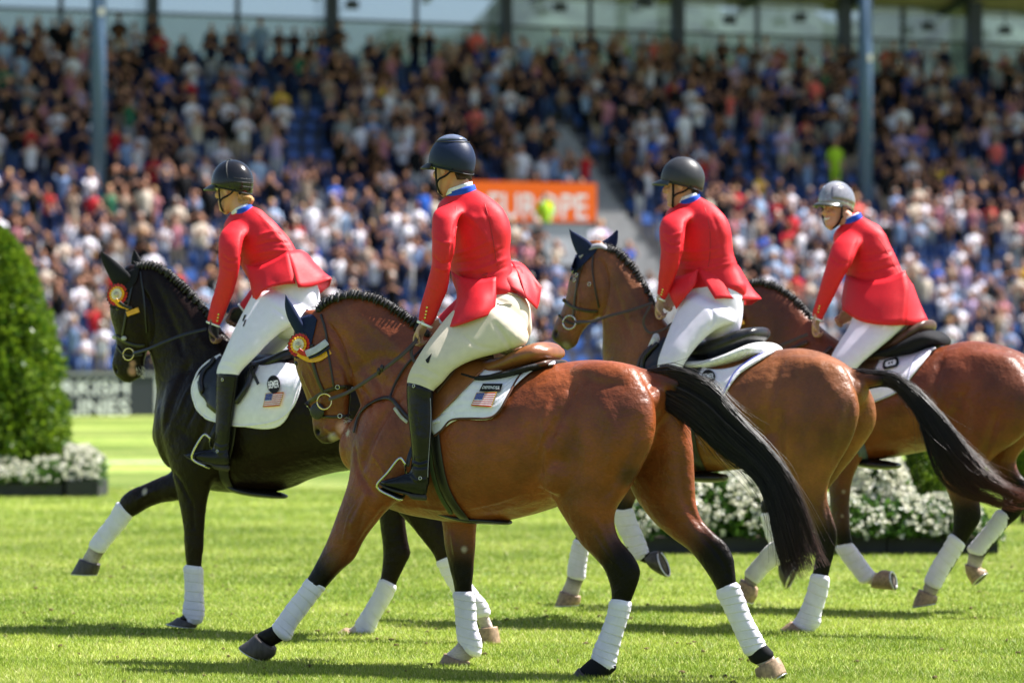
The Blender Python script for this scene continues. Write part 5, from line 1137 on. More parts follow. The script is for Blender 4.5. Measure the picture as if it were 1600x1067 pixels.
# ---------------------------------------------------------------- brown horse, third
brn = coat_material('brown_coat', .42, .0)
H3 = dict(mat=brn, it=13, lofts=[
 ('torso', 'n', [(946,626,952,690,0,.12),(970,590,980,725,0,.18),(1010,560,1018,738,0,.22),(1065,552,1068,742,0,.27),(1120,556,1116,738,0,.30),(1168,556,1160,733,0,.315),(1215,547,1205,728,0,.31),(1260,545,1245,715,0,.29),(1300,557,1292,700,0,.25),(1326,574,1320,670,0,.18),(1342,592,1338,640,0,.10)]),
 ('neck', 'y', [(905,400,930,470,0,.06),(925,382,940,495,0,.08),(950,386,942,520,0,.09),(975,403,942,548,0,.10),(1000,432,943,575,0,.115),(1018,466,944,605,0,.14),(1042,505,955,650,0,.18),(1080,545,975,700,0,.21)]),
 ('head', 'y', [(908,388,946,384,0,.06),(898,408,950,416,0,.085),(890,434,950,448,0,.10),(885,458,944,478,0,.10),(879,480,932,498,0,.082),(872,496,918,510,0,.064),(865,510,908,524,0,.058),(861,524,904,536,0,.054,'m'),(866,534,898,544,0,.042,'d'),(874,538,890,546,0,.028,'d')]),
 ('near_fore', 'y', [(975,640,1050,650,.13,.10),(975,690,1040,700,.14,.10),(968,735,1020,740,.14,.075),(958,765,1000,768,.14,.055,'m'),(955,784,992,786,.14,.048,'d'),(956,800,988,798,.14,.042,'d'),(966,830,994,826,.14,.031,'d'),(980,860,1006,850,.14,.034,'d'),(992,872,1014,860,.14,.034,'d'),(1006,880,1026,866,.14,.034,'d')]),
 ('off_fore', 'y', [(960,650,1030,660,-.11,.09),(945,710,1000,720,-.12,.08),(925,760,975,768,-.12,.06),(908,800,950,806,-.12,.052,'m'),(900,828,936,832,-.12,.047,'d'),(895,850,924,856,-.12,.04,'d'),(889,875,914,880,-.12,.031,'d'),(886,896,914,902,-.12,.035,'d'),(882,910,908,918,-.12,.033,'w'),(876,922,906,930,-.12,.035,'w')]),
 ('near_hind', 'y', [(1200,575,1326,584,.13,.13),(1188,615,1341,625,.15,.16),(1186,655,1342,655,.16,.165),(1192,690,1330,690,.16,.15),(1210,725,1310,725,.16,.125),(1232,758,1296,754,.16,.095),(1250,785,1294,780,.16,.072),(1262,808,1301,804,.16,.060,'m'),(1272,832,1310,834,.16,.053,'d'),(1274,855,1307,858,.16,.045,'d'),(1270,885,1298,890,.16,.038,'d'),(1262,920,1290,925,.16,.031,'d'),(1250,958,1284,964,.16,.036,'d'),(1240,970,1272,982,.16,.036,'d'),(1232,974,1258,986,.16,.034,'w')]),
 ('off_hind', 'y', [(1250,585,1350,590,-.12,.12),(1256,630,1368,632,-.14,.14),(1256,670,1366,668,-.15,.14),(1250,710,1340,708,-.15,.12),(1238,745,1312,742,-.15,.09),(1226,780,1284,778,-.15,.07),(1216,812,1264,812,-.15,.058,'m'),(1214,832,1262,842,-.15,.052,'d'),(1222,846,1250,868,-.15,.044,'d'),(1205,852,1226,874,-.15,.034,'d'),(1184,872,1204,890,-.15,.032,'d'),(1168,890,1188,908,-.15,.035,'d'),(1160,902,1182,918,-.15,.034,'w')]),
 ('dock', 'n', [(1305,562,1308,600,0,.05),(1332,574,1334,606,0,.045,'m'),(1356,580,1356,606,0,.035,'d'),(1380,584,1380,602,0,.028,'d')]),
], blobs=[((1300,620,.17),(.13,.09,.14)),((1205,700,.22),(.10,.06,.11)),((985,690,.14),(.09,.07,.12))],
 strokes=[(((1222,560),(1205,610),(1195,660),(1192,700)),.035,-.013),(((1330,620),(1320,680),(1300,730)),.028,-.010),(((1240,600),(1250,650),(1245,710)),.04,-.006),(((1225,620),(1232,680),(1228,730)),.03,.007),(((940,400),(965,470),(990,540)),.03,-.008),(((955,400),(990,460),(1015,530)),.03,.006),
  (((938,400),(948,440),(946,470),(938,494)),.014,-.015),(((900,440),(905,470),(898,500)),.012,.006),(((1290,780),(1296,820),(1302,850)),.012,-.006),(((1110,735),(1150,728)),.03,.004),(((1270,560),(1290,590),(1310,620)),.04,.006)],
 dents=[((869,520),.013,-.014),((893,430),.022,-.009)],
 marks=[((866,524),.05,'d',.9),((890,500),.05,'m',.4),((885,540),.03,(.25,.2,.15),.7),((1300,690),.10,'m',.4),((1280,620),.16,(.11,.036,.014),.7),((1320,640),.10,(.10,.032,.014),.6),((1110,690),.2,(.20,.075,.016),.6),((980,500),.2,(.11,.034,.012),.5),((905,460),.1,(.11,.034,.012),.5),((1210,690),.12,'b',.6),((1225,640),.12,'b',.4)],
 wraps=[([(954,801,990,796,.14,.046),(962,822,996,815,.14,.044),(974,845,1006,837,.14,.043),(984,865,1012,854,.14,.044),(989,872,1014,862,.14,.042)],6,WRAPM),
  ([(895,846,922,852,-.12,.046),(890,866,918,871,-.12,.043),(887,884,916,889,-.12,.044),(886,897,915,902,-.12,.044)],6,WRAPM),
  ([(1266,900,1297,907,.16,.050),(1260,925,1292,931,.16,.047),(1250,952,1284,958,.16,.050),(1242,966,1282,974,.16,.054),(1236,973,1272,986,.16,.05)],7,WRAPM),
  ([(1221,842,1246,872,-.15,.046),(1200,850,1222,880,-.15,.045),(1184,868,1204,890,-.15,.042),(1168,887,1190,906,-.15,.044),(1164,892,1186,911,-.15,.042)],5,WRAPD)],
 hooves=[([(1008,868,1024,892,.14,.042),(1018,862,1034,898,.14,.052),(1028,860,1044,902,.14,.056)],'dark',0),
  ([(876,922,907,932,-.12,.042),(872,934,906,940,-.12,.050),(868,946,904,944,-.12,.054)],'pale',0),
  ([(1236,970,1262,986,.16,.042),(1228,976,1260,988,.16,.050),(1220,982,1258,990,.16,.054)],'pale',0),
  ([(1158,904,1184,920,-.15,.042),(1154,916,1182,932,-.15,.050),(1153,928,1176,942,-.15,.054)],'pale',0)])
frC, hC, skC = horse('brown bay horse in navy ear bonnet, third in line, hindquarters to camera', 1150, 20.7, 32, (0.17, 0.056, 0.016), (0.006, 0.0055, 0.005), H3)
mane(frC, hC, [(944,386,.0),(966,394,.01),(985,412,.01),(1000,434,.01),(1012,458,.01),(1022,480,.01)], skC, 25, .012)
tail(frC, hC, [(1330,576,1332,606,0,.035),(1355,580,1355,606,-.01,.04),(1384,583,1386,600,-.02,.04),(1416,596,1408,614,-.03,.045),(1450,628,1434,648,-.03,.05),(1482,664,1454,694,-.03,.055),(1512,702,1474,738,-.03,.06),(1546,736,1506,768,-.03,.06),(1584,758,1552,788,-.03,.05),(1616,770,1590,796,-.03,.05)], 2400, tip=(.10,.025,.012), seed=11, fly=300, wav=.035)
for st in ([(889,357,892,360,.07,.006),(893,376,907,368,.07,.018),(900,394,922,378,.06,.024),(908,406,930,390,.05,.022)], [(963,360,966,362,-.07,.006),(952,370,965,378,-.07,.018),(940,378,960,390,-.06,.022),(932,386,952,396,-.05,.02)]):
    ear(frC, hC, st, NAVYC, 'ear_bonnet')
V, Fc = drape(skC, frC, [(900,398),(912,390),(925,384),(938,382)], [(892,420),(898,428),(908,418),(930,396)], .006, .005, 14, 12); part('ear_bonnet', V, Fc, NAVYC, hC)
lens_eye(skC, 892, 436, .019, hC, LEATHER)
bridleC = empty('bridle', tuple(frC.P(900, 470, 0))); bridleC.parent = hC; bridleC.matrix_parent_inverse = root_matrix(hC).inverted()
for pts, w in (([(932,384),(920,398),(908,420),(902,446),(898,475),(896,500)], .020), ([(880,468),(892,478),(905,483),(922,486),(934,486)], .022), ([(873,492),(885,502),(898,506),(912,502)], .016), ([(928,390),(926,420),(930,450),(936,480)], .012), ([(894,414),(902,420),(910,418)], .018)):
    br(frC, skC, bridleC, pts, w)
V, Fc = strap(skC, frC, [(908,402),(920,390),(936,385),(948,390)], .034, .012, .012); part('headpiece_pad', V, Fc, mat('padded_grey', (.30,.30,.34), .6), bridleC)
P, N = on(skC, frC, [(894,503),(895,504)], .03, 2); ring_part(P[0], [-.35,-.9,.1], .042, .0055, STEEL, bridleC)
for (x, y) in ((897,423),(903,430),(900,438),(922,444),(880,474)):
    h = skC.hit(x, y)
    if h is not None: ring_part(h[0] + h[1] * .012, h[1], .011, .003, STEEL, bridleC, 'buckle')
rein(frC, [(898,503,.17),(925,502,.2),(950,494,.2),(985,485,.2),(1020,473,.16)], .020, bridleC, REIN2)
rein(frC, [(1016,478,.18),(1007,495,.2),(1006,508,.2),(1016,520,.2),(1038,514,.17),(1050,505,.15)], .016, bridleC, REIN2)
V, Fc = strap(skC, frC, [(1020,540),(1005,556),(998,575),(994,600)], .022, .012, .012); part('breastplate_strap', V, Fc, LEATHER, hC)
clC = saddle_cloth(frC, skC, 'white saddle cloth with blue edge on the brown horse of the third rider',
  [(1040,560),(1070,566),(1110,580),(1150,576),(1190,556),(1214,549)], [(1060,620),(1075,640),(1100,640),(1130,622),(1150,590),(1212,550)],
  [(1130,622),(1140,602),(1150,585),(1168,569),(1190,558),(1212,550)], mat('binding_blue', (.10,.12,.42), .7))
text_decal(skC, [(1099,582),(1120,581),(1122,602),(1101,604)], 'BEMER', BK, WH, clC, 'round_badge', (.1,.3,.9,.7), OVAL)
saddle(frC, skC, 'black leather jumping saddle under the third rider', dict(base=(1110,545), m=BLKL, m2=BLKL,
  seat=[(1052,520,1054,556,0,.10),(1080,530,1082,566,0,.13),(1110,532,1112,564,0,.16),(1140,524,1142,556,0,.18),(1166,514,1168,546,0,.18),(1186,511,1188,532,0,.13)],
  flap=([(1038,530),(1060,536),(1090,548),(1110,560)], [(1006,572),(1015,600),(1050,640),(1088,600)]),
  rolls=[([(1030,540),(1012,560),(1008,585)], .014)], girth=[([(1070,620),(1078,660),(1084,700),(1096,732)], .06, mat('girth_band', ()))],
  belly=[([(1050,735,1052,745,.04,.08),(1085,736,1085,752,.04,.11),(1112,738,1112,754,.04,.10),(1130,740,1130,752,.04,.06)], BLKL)]))
FLEECE = mat('white_sheepskin', (.80,.80,.78), .95, bump=1.0, bscale=90, sheen=.5)
V, Fc = loft(frC, [(1096,562,1100,580,0,.225),(1125,560,1128,578,0,.235),(1160,548,1163,568,0,.235),(1190,535,1193,556,0,.20),(1206,538,1208,556,0,.13)], M=20, sub=6, mode='n', ex=.8); part('half_pad', V, Fc, FLEECE, clC)
V, Fc = loft(frC, [(1026,540,1030,560,0,.14),(1034,520,1046,540,0,.15)], M=16, sub=4, mode='n', ex=.8); part('half_pad_front', V, Fc, FLEECE, clC)

# ---------------------------------------------------------------- bay horse on the right
H4 = dict(mat=bay, it=13, lofts=[
 ('torso', 'n', [(1252,606,1260,680,0,.12),(1282,570,1292,712,0,.18),(1330,550,1330,724,0,.23),(1380,550,1375,718,0,.28),(1430,552,1425,709,0,.305),(1475,541,1467,702,0,.31),(1520,532,1510,697,0,.295),(1562,538,1555,690,0,.27),(1600,552,1595,680,0,.23),(1628,572,1625,650,0,.15),(1644,596,1640,630,0,.08)]),
 ('neck', 'y', [(1146,456,1150,520,0,.065),(1162,445,1160,540,0,.08),(1185,443,1175,560,0,.09),(1212,450,1188,590,0,.10),(1240,468,1198,618,0,.12),(1266,494,1208,640,0,.15),(1300,524,1228,675,0,.19),(1340,548,1262,702,0,.22)]),
 ('head', 'y', [(1135,455,1165,468,0,.06),(1120,474,1162,492,0,.085),(1112,494,1158,520,0,.098),(1106,516,1148,542,0,.09),(1104,534,1138,560,0,.066),(1102,552,1130,574,0,.056),(1104,568,1126,582,0,.045),(1108,576,1122,586,0,.03,'d')]),
 ('near_fore', 'y', [(1275,650,1370,660,.13,.11),(1282,695,1356,700,.14,.10),(1290,728,1342,726,.15,.076),(1293,752,1332,750,.15,.060),(1296,782,1328,782,.15,.05,'m'),(1300,812,1328,812,.15,.047,'m'),(1303,838,1330,836,.15,.045,'d'),(1310,858,1334,848,.15,.038,'d'),(1324,880,1346,868,.15,.031,'d'),(1340,902,1360,886,.15,.034,'d'),(1350,910,1368,892,.15,.033,'w'),(1360,914,1374,894,.15,.034,'w')]),
 ('off_fore', 'y', [(1270,650,1330,660,-.11,.09),(1250,700,1300,715,-.12,.08),(1218,738,1262,754,-.12,.06),(1198,766,1232,778,-.12,.05,'m'),(1188,788,1216,792,-.12,.046,'d'),(1189,806,1214,804,-.12,.038,'d'),(1196,835,1220,830,-.12,.031,'d'),(1208,862,1230,854,-.12,.034,'d'),(1216,874,1236,866,-.12,.034,'d')]),
 ('near_hind', 'y', [(1470,565,1600,572,.13,.13),(1456,605,1622,610,.15,.16),(1454,650,1622,645,.16,.16),(1458,690,1600,680,.16,.145),(1464,720,1556,712,.16,.115),(1472,748,1534,740,.16,.086),(1480,770,1530,768,.16,.07,'m'),(1488,792,1532,792,.16,.058,'d'),(1489,812,1532,813,.16,.052,'d'),(1486,834,1517,838,.16,.044,'d'),(1478,852,1504,864,.16,.036,'d'),(1464,878,1488,890,.16,.031,'d'),(1448,902,1472,914,.16,.035,'d'),(1440,918,1464,930,.16,.034,'w')]),
 ('off_hind', 'y', [(1540,590,1640,590,-.12,.12),(1535,640,1640,640,-.14,.14),(1530,680,1618,680,-.15,.12),(1534,715,1590,714,-.15,.09),(1545,738,1592,736,-.15,.07,'m'),(1558,762,1606,752,-.15,.058,'d'),(1568,784,1612,776,-.15,.052,'d'),(1562,798,1594,806,-.15,.044,'d'),(1554,812,1576,822,-.15,.034,'d'),(1534,836,1556,848,-.15,.031,'d'),(1516,858,1540,870,-.15,.034,'d'),(1512,868,1536,880,-.15,.034,'w'),(1510,880,1532,892,-.15,.034,'w')]),
], blobs=[((1580,620,.17),(.13,.09,.14)),((1468,690,.22),(.10,.06,.11))],
 strokes=[(((1474,548),(1462,590),(1458,650),(1460,700)),.035,-.012),(((1560,640),(1545,690),(1530,730)),.028,-.010),(((1500,600),(1510,650),(1500,700)),.04,-.006),(((1480,620),(1486,670),(1482,720)),.03,.007),(((1390,560),(1400,640),(1410,700)),.05,-.005)],
 dents=[],
 marks=[((1560,600),.2,(.10,.028,.010),.7),((1420,660),.2,(.14,.04,.01),.5),((1200,500),.25,(.05,.018,.009),.7),((1318,768),.014,'w',.6),((1316,806),.012,'w',.5)],
 wraps=[([(1306,860,1332,847,.15,.045),(1320,880,1346,866,.15,.043),(1334,898,1358,883,.15,.044),(1344,910,1366,892,.15,.045)],5,WRAPM),
  ([(1188,806,1217,800,-.12,.046),(1193,826,1221,820,-.12,.044),(1200,846,1226,840,-.12,.043),(1206,858,1230,850,-.12,.042)],5,WRAPM),
  ([(1482,836,1508,853,.16,.047),(1470,858,1496,874,.16,.044),(1454,884,1480,899,.16,.045),(1444,904,1470,918,.16,.047)],6,WRAPM),
  ([(1556,798,1580,812,-.15,.045),(1542,818,1566,832,-.15,.043),(1524,840,1548,854,-.15,.044),(1512,854,1537,868,-.15,.045)],6,WRAPM)],
 hooves=[([(1362,918,1374,892,.15,.042),(1376,920,1382,890,.15,.05),(1398,922,1392,892,.15,.054)],'pale',0),
  ([(1216,882,1236,866,-.12,.042),(1218,900,1244,876,-.12,.050),(1228,920,1246,882,-.12,.054)],'dark',0),
  ([(1436,920,1464,932,.16,.042),(1430,934,1464,938,.16,.050),(1426,948,1462,942,.16,.054)],'pale',0),
  ([(1508,880,1534,888,-.15,.042),(1510,896,1540,890,-.15,.050),(1520,914,1542,894,-.15,.054)],'pale',0)])
frD, hD, skD = horse('bay horse at the right edge, last in line, all feet off the lawn', 1420, 22.0, 30, (0.145, 0.034, 0.010), (0.006, 0.0055, 0.005), H4)
mane(frD, hD, [(1165,444,.01),(1190,441,.01),(1215,449,.01),(1238,464,.01),(1256,482,.01),(1272,500,.01)], skD, 25, .012)
tail(frD, hD, [(1625,560,1628,590,0,.035),(1660,575,1655,610,0,.05),(1690,610,1670,650,0,.06),(1710,680,1680,700,0,.06),(1715,760,1690,770,0,.05)], 200, seed=19, fly=10)
bridleD = empty('bridle', tuple(frD.P(1130, 520, 0))); bridleD.parent = hD; bridleD.matrix_parent_inverse = root_matrix(hD).inverted()
for pts, w in (([(1150,462),(1140,490),(1132,520),(1126,550)], .018), ([(1108,534),(1122,545),(1138,550)], .022)): br(frD, skD, bridleD, pts, w)
rein(frD, [(1130,560,.17),(1170,550,.2),(1215,541,.22),(1262,522,.18)], .022, bridleD, REIN2)
rosette(skD, 1148, 500, 15, 'rosette mostly hidden behind the third rider, a yellow tip showing', [([(1148,502),(1158,504),(1163,503)], .03, 'yellow')], frD, True)
V, Fc = strap(skD, frD, [(1216,556),(1240,545),(1262,535)], .03, .01, .012); part('breastplate_strap', V, Fc, BROWNL, hD)
ear(frD, hD, [(1138,436,1141,438,.07,.006),(1136,450,1150,448,.07,.018),(1140,466,1160,458,.05,.02)], MANE, 'ear')
clD = saddle_cloth(frD, skD, 'white saddle cloth with dark outlined badge on the bay horse of the smiling rider',
  [(1330,560),(1350,565),(1380,562),(1410,556),(1440,548),(1462,540)], [(1340,620),(1352,632),(1370,628),(1405,612),(1425,590),(1462,544)],
  [(1340,620),(1352,630),(1372,626),(1405,612),(1418,602),(1424,580),(1436,558),(1460,543)], mat('binding_grey', (.45,.45,.6), .7))
OC = [(.12,0),(.88,0),(1,.25),(1,.75),(.88,1),(.12,1),(0,.75),(0,.25)]
decal(skD, [(1382,568),(1406,562),(1407,577),(1381,583)], [(OC, 0, 0), ([(.5 + (u - .5) * .68, .5 + (v - .5) * .58) for u, v in OC], 1, .0015), (rect(.36,.40,.46,.60), 0, .003), (rect(.54,.40,.64,.60), 0, .003)], .030, 'outlined_badge', [BK, WH], clD)
V, Fc = loft(frD, [(1376,548,1380,562,0,.22),(1405,542,1408,560,0,.235),(1435,524,1440,552,0,.22),(1458,516,1464,540,0,.18),(1474,524,1474,540,0,.12)], M=20, sub=6, mode='n', ex=.8); part('half_pad', V, Fc, BLKC, clD)
saddle(frD, skD, 'brown leather jumping saddle under the smiling rider', dict(base=(1400,530), m=BROWNL, m2=BROWNL,
  seat=[(1330,520,1334,556,0,.10),(1355,532,1358,566,0,.13),(1385,532,1388,560,0,.16),(1412,520,1415,550,0,.18),(1434,506,1437,536,0,.18),(1449,500,1451,520,0,.13)],
  panel=[(1370,556,1372,572,0,.20),(1400,545,1403,562,0,.215),(1428,528,1430,545,0,.2),(1446,516,1447,528,0,.14)],
  flap=([(1322,530),(1340,540),(1362,552),(1382,556)], [(1300,580),(1310,605),(1340,612),(1364,590)]),
  rolls=[([(1300,548),(1288,560),(1284,580)], .016)], girth=[([(1330,612),(1336,650),(1342,690),(1350,718)], .06, mat('girth_grey', (.10,.12,.15), .6))],
  belly=[([(1322,715,1324,724,.04,.08),(1355,716,1355,731,.04,.11),(1382,719,1382,734,.04,.10),(1402,723,1402,732,.04,.06)], BLKL)]))
# ================================================================ RIDERS
REDC = mat('red_wool', (0.66, 0.008, 0.018), .56, noise_amt=.06, nscale=60, bump=.18, bscale=500, spec=.4)
REDL = mat('red_lining', (0.42, 0.003, 0.008), .55, noise_amt=.05)
BREW = mat('white_breeches', (.80, .76, .87), .8, noise_amt=.03, nscale=25, bump=.15, bscale=300); BREC = mat('cream_breeches', (.66, .58, .47), .8, noise_amt=.04, nscale=25, bump=.15, bscale=300)
BOOTM = mat('polished_boot', (.006, .006, .008), .2, noise_amt=.04, nscale=20, bump=.15, bscale=45, coat=.08, spec=.22); BLUEC = mat('collar_blue', (.02, .075, .45), .7, noise_amt=.08)
GOLD = mat('gold_button', (.8, .55, .15), .25, metal=1.0); SOLEM = mat('boot_sole', (.05, .045, .04), .7)
SKINM = bpy.data.materials.new('skin'); SKINM.use_nodes = True
_b = SKINM.node_tree.nodes['Principled BSDF']; _b.inputs['Roughness'].default_value = .5; _b.inputs['Subsurface Weight'].default_value = .15; _b.inputs['Subsurface Radius'].default_value = (.02, .008, .004)
_a = SKINM.node_tree.nodes.new('ShaderNodeAttribute'); _a.attribute_name = 'coat'; SKINM.node_tree.links.new(_a.outputs['Color'], _b.inputs['Base Color'])
def axes(a, pitch=0, roll=0):
    a = math.radians(a); p = math.radians(pitch); f = np.array([-math.cos(a) * math.cos(p), math.sin(a) * math.cos(p), -math.sin(p)])
    s = np.cross([0, 0, 1.], f); s /= np.linalg.norm(s); u = np.cross(f, s)
    if roll: r = math.radians(roll); s, u = s * math.cos(r) + u * math.sin(r), u * math.cos(r) - s * math.sin(r)
    return f, s, u
def head_pieces(C, ax, smile=False):
    f, s, u = ax; L = lambda x, y, z: C + f * x + s * y + u * z; P = []
    st = [(-.128, .070, .030, .022), (-.118, .084, .010, .036), (-.098, .091, -.012, .047), (-.072, .090, -.045, .056), (-.045, .090, -.068, .064), (-.012, .088, -.088, .071), (.025, .087, -.098, .075), (.06, .090, -.098, .076), (.09, .080, -.088, .070), (.115, .055, -.062, .052), (.128, .02, -.03, .025)]
    Cc = [L((a + b) / 2, 0, z) for z, a, b, w in st]; X = cr(np.hstack([np.array(Cc), np.array([f * (a - b) / 2 for z, a, b, w in st]), np.array([s * w for z, a, b, w in st])]), 3)
    P.append(rings(X[:, :3], list(X[:, 3:6]), list(X[:, 6:9]), 20)); P[-1] = (P[-1][0], fix_out(*P[-1]))
    P.append(tube(np.array([L(.086, 0, .030), L(.098, 0, .005), L(.112, 0, -.022), L(.094, 0, -.034)]), [.008, .010, .012, .008], 8, 3))
    for k in (-1, 1):
        P.append(ellipsoid(L(.100, k * .010, -.028), (.010, .008, .008), np.array([f, s, u]), 8, 6))       # nostril wing
        P.append(ellipsoid(L(.074, k * .034, -.018 if not smile else -.028), (.022, .021, .018), np.array([f, s, u]), 8, 6))   # cheek
        P.append(ellipsoid(L(.086, k * .030, .040), (.010, .024, .008), np.array([f, s, u]), 8, 6))        # brow
        P.append(ellipsoid(L(-.008, k * .078, -.006), (.018, .008, .032), np.array([f, s, u]), 10, 8))      # ear
    P.append(ellipsoid(L(.092, 0, -.058), (.010, .022, .006), np.array([f, s, u]), 8, 6)); P.append(ellipsoid(L(.090, 0, -.076), (.010, .019, .007), np.array([f, s, u]), 8, 6))
    P.append(ellipsoid(L(.084, 0, -.105), (.014, .020, .014), np.array([f, s, u]), 8, 6))
    return P, L
def hand_pieces(Wp, d, k, p, sc=1.0):
    """palm, four unequal curled fingers and a thumb; d towards the fingers, k towards the thumb side, p into the palm"""
    d, k, p = [np.asarray(q, float) for q in (d, k, p)]; d /= np.linalg.norm(d); p = p - d * (p @ d); p /= np.linalg.norm(p); k = k - d * (k @ d) - p * (k @ p); k /= np.linalg.norm(k); P = []
    C = [Wp - d * .02, Wp + d * .02 * sc, Wp + d * .055 * sc, Wp + d * .088 * sc]
    P.append(rings(C, [k * .026, k * .036 * sc, k * .042 * sc, k * .040 * sc], [p * .020, p * .019, p * .017, p * .014], 12)); P[-1] = (P[-1][0], fix_out(*P[-1]))
    for i, (o, ln) in enumerate(((.031, .92), (.0105, 1.0), (-.0105, .94), (-.031, .76))):
        B = Wp + d * .082 * sc + k * o * sc; l = ln * sc
        P.append(tube(np.array([B - d * .02, B, B + d * .032 * l + p * .012, B + d * .036 * l + p * .040 * l, B + d * .010 * l + p * .052 * l]), [.0095, .0095, .009, .0085, .007], 8, 3))
    P.append(tube(np.array([Wp + d * .018 + k * .022, Wp + d * .042 + k * .044 + p * .008, Wp + d * .066 + k * .046 + p * .026, Wp + d * .082 + k * .034 + p * .038]), [.014, .012, .0105, .008], 8, 3))
    return P
def helmet(root, L, mats, style):
    """L(forward, side, up) in head space"""
    h = empty('riding_helmet', tuple(L(0, 0, .08))); h.parent = root; h.matrix_parent_inverse = root_matrix(root).inverted()
    nu, nv = 40, 14; G_ = []
    def rim(t):      # rim height by azimuth (0 = front)
        return .034 - .075 * (0.5 - .5 * math.cos(t)) ** 1.2
    def pt(t, q, g=1.0):
        zr = rim(t); ph = q * math.pi / 2; rf, rs, ru = .133 * g, .104 * g, .150 * g
        back = 1.06 if math.cos(t) < 0 else 1.0
        zc = .03; top = zc + ru
        z = zr + (top - zr) * math.sin(ph) ** .95; rad = max(0, 1 - max(0, (z - zc) / ru) ** 2.2) ** .5
        if z < zc: rad = 1 - 2.0 * (zc - z) ** 1.0 * (1 if math.cos(t) < 0 else .6)
        return L(math.cos(t) * rf * rad * back - .006, math.sin(t) * rs * rad, z)
    V = []; Fc = []
    for j in range(nv):
        for i in range(nu): V.append(pt(2 * math.pi * i / nu, j / (nv - 1) * .985))
    for j in range(nv - 1):
        for i in range(nu): a = j * nu + i; b = j * nu + (i + 1) % nu; Fc.append((a, b, b + nu, a + nu))
    V.append(pt(0, 1.0)); Fc += [((nv - 1) * nu + i, (nv - 1) * nu + (i + 1) % nu, len(V) - 1) for i in range(nu)]
    o = len(V); inner = []
    for i in range(nu): inner.append(pt(2 * math.pi * i / nu, 0, .90) + (L(0, 0, 0) - L(0, 0, 0)))
    V += inner; Fc += [((i + 1) % nu, i, o + i, o + (i + 1) % nu) for i in range(nu)]
    V.append(L(0, 0, .09)); Fc += [(o + (i + 1) % nu, o + i, len(V) - 1) for i in range(nu)]
    part('shell', np.array(V), Fc, mats[0], h)
    # rim trim
    P = np.array([pt(2 * math.pi * i / 32, 0, 1.005) for i in range(33)]); V, Fc = tube(P, .0032, 6, 1, cap=False); part('rim', V, Fc, mats[2], h)
    # peak
    G_ = []
    for i in range(15):
        t = -1.12 + 2.24 * i / 14; row = []
        for j in range(6):
            q = j / 5; ex = .058 * math.cos(t * 1.15) ** .6 * q if abs(t) < 1.36 else 0
            p0 = pt(t, .04, 1.0); row.append(p0 + (L(math.cos(t) * 1., math.sin(t) * .5, 0) - L(0, 0, 0)) * ex + (L(0, 0, 1) - L(0, 0, 0)) * (-.010 * q - .22 * ex * q - .012 * (1 - math.cos(t * 1.3)) * q))
        G_.append(row)
    V, Fc = sheet(G_, .006); part('peak', V, Fc, mats[1], h)
    def line(ts, r, m, name):
        P = np.array([pt(t, q, 1.008) for t, q in ts]); V, Fc = tube(P, r, 6, 3); part(name, V, Fc, m, h)
    if style == 'stripe':
        line([(1.9, .05), (1.8, .35), (1.75, .6), (1.7, .85)], .0035, mats[2], 'seam'); line([(-1.9, .05), (-1.8, .35), (-1.75, .6), (-1.7, .85)], .0035, mats[2], 'seam')
        for z in (.10, .17, .24): line([(2.1, z), (2.5, z), (math.pi, z), (-2.5, z)], .0022, mats[2], 'groove')
        V, Fc = ellipsoid(L(0, 0, .182), (.018, .012, .006), np.array([L(1,0,0)-L(0,0,0), L(0,1,0)-L(0,0,0), L(0,0,1)-L(0,0,0)])); part('button', V, Fc, mats[1], h)
    elif style == 'plate':
        G_ = [[pt(t if q < 1 else 0, .62 + .37 * q, 1.012) for q in np.linspace(0, .97, 6)] for t in np.linspace(.5, 2 * math.pi - .5, 24)]
        V, Fc = sheet(G_, .004); part('top_plate', V, Fc, mats[3], h)
        for k in (-1, 1): line([(k * .5, .58), (k * 1.2, .57), (k * 2.0, .55), (k * 2.7, .55), (k * 3.1, .56)], .0035, mats[2], 'seam')
    elif style == 'silver':
        for k in (-1, 1):
            G_ = [[pt(k * t, .12 + .52 * q * (1 - .25 * abs(t - 1.4)), 1.010) for q in np.linspace(0, 1, 6)] for t in np.linspace(.55, 2.6, 16)]
            V, Fc = sheet(G_, .004); part('side_panel', V, Fc, mats[3], h)
    # chin strap
    e = L(1, 0, 0) - L(0, 0, 0)
    for k in (-1, 1):
        V, Fc = ribbon(np.array([L(.035, k * .083, .03), L(.038, k * .082, -.03), L(.045, k * .068, -.085), L(.055, k * .035, -.122), L(.058, 0, -.133)]), np.array([(L(.2, k, -.3) - L(0, 0, 0))] * 5), .016, .004); part('chin_strap', V, Fc, BLKC, h)
        V, Fc = ribbon(np.array([L(-.075, k * .082, -.01), L(-.03, k * .083, -.038), L(.02, k * .080, -.052), L(.042, k * .072, -.070)]), np.array([(L(0, k, 0) - L(0, 0, 0))] * 4), .012, .004); part('chin_strap', V, Fc, BLKC, h)
    V, Fc = ellipsoid(L(-.080, 0, -.035), (.02, .068, .03), np.array([L(1,0,0)-L(0,0,0), L(0,1,0)-L(0,0,0), L(0,0,1)-L(0,0,0)])); part('harness', V, Fc, BLKC, h)
    return h
def grid(fr, rows, n=4):
    A = np.array([[fr.P(*p) for p in r] for r in rows]); a, b = A.shape[:2]
    X = np.array([cr(A[i], n) for i in range(a)]); Y = np.stack([cr(X[:, j], n) for j in range(X.shape[1])], 1)
    for i in range(Y.shape[0]):
        for j in range(Y.shape[1]): Y[i, j] += np.array([0, .006, 0]) * noise.noise(Vector(Y[i, j] * 14)) 
    return Y
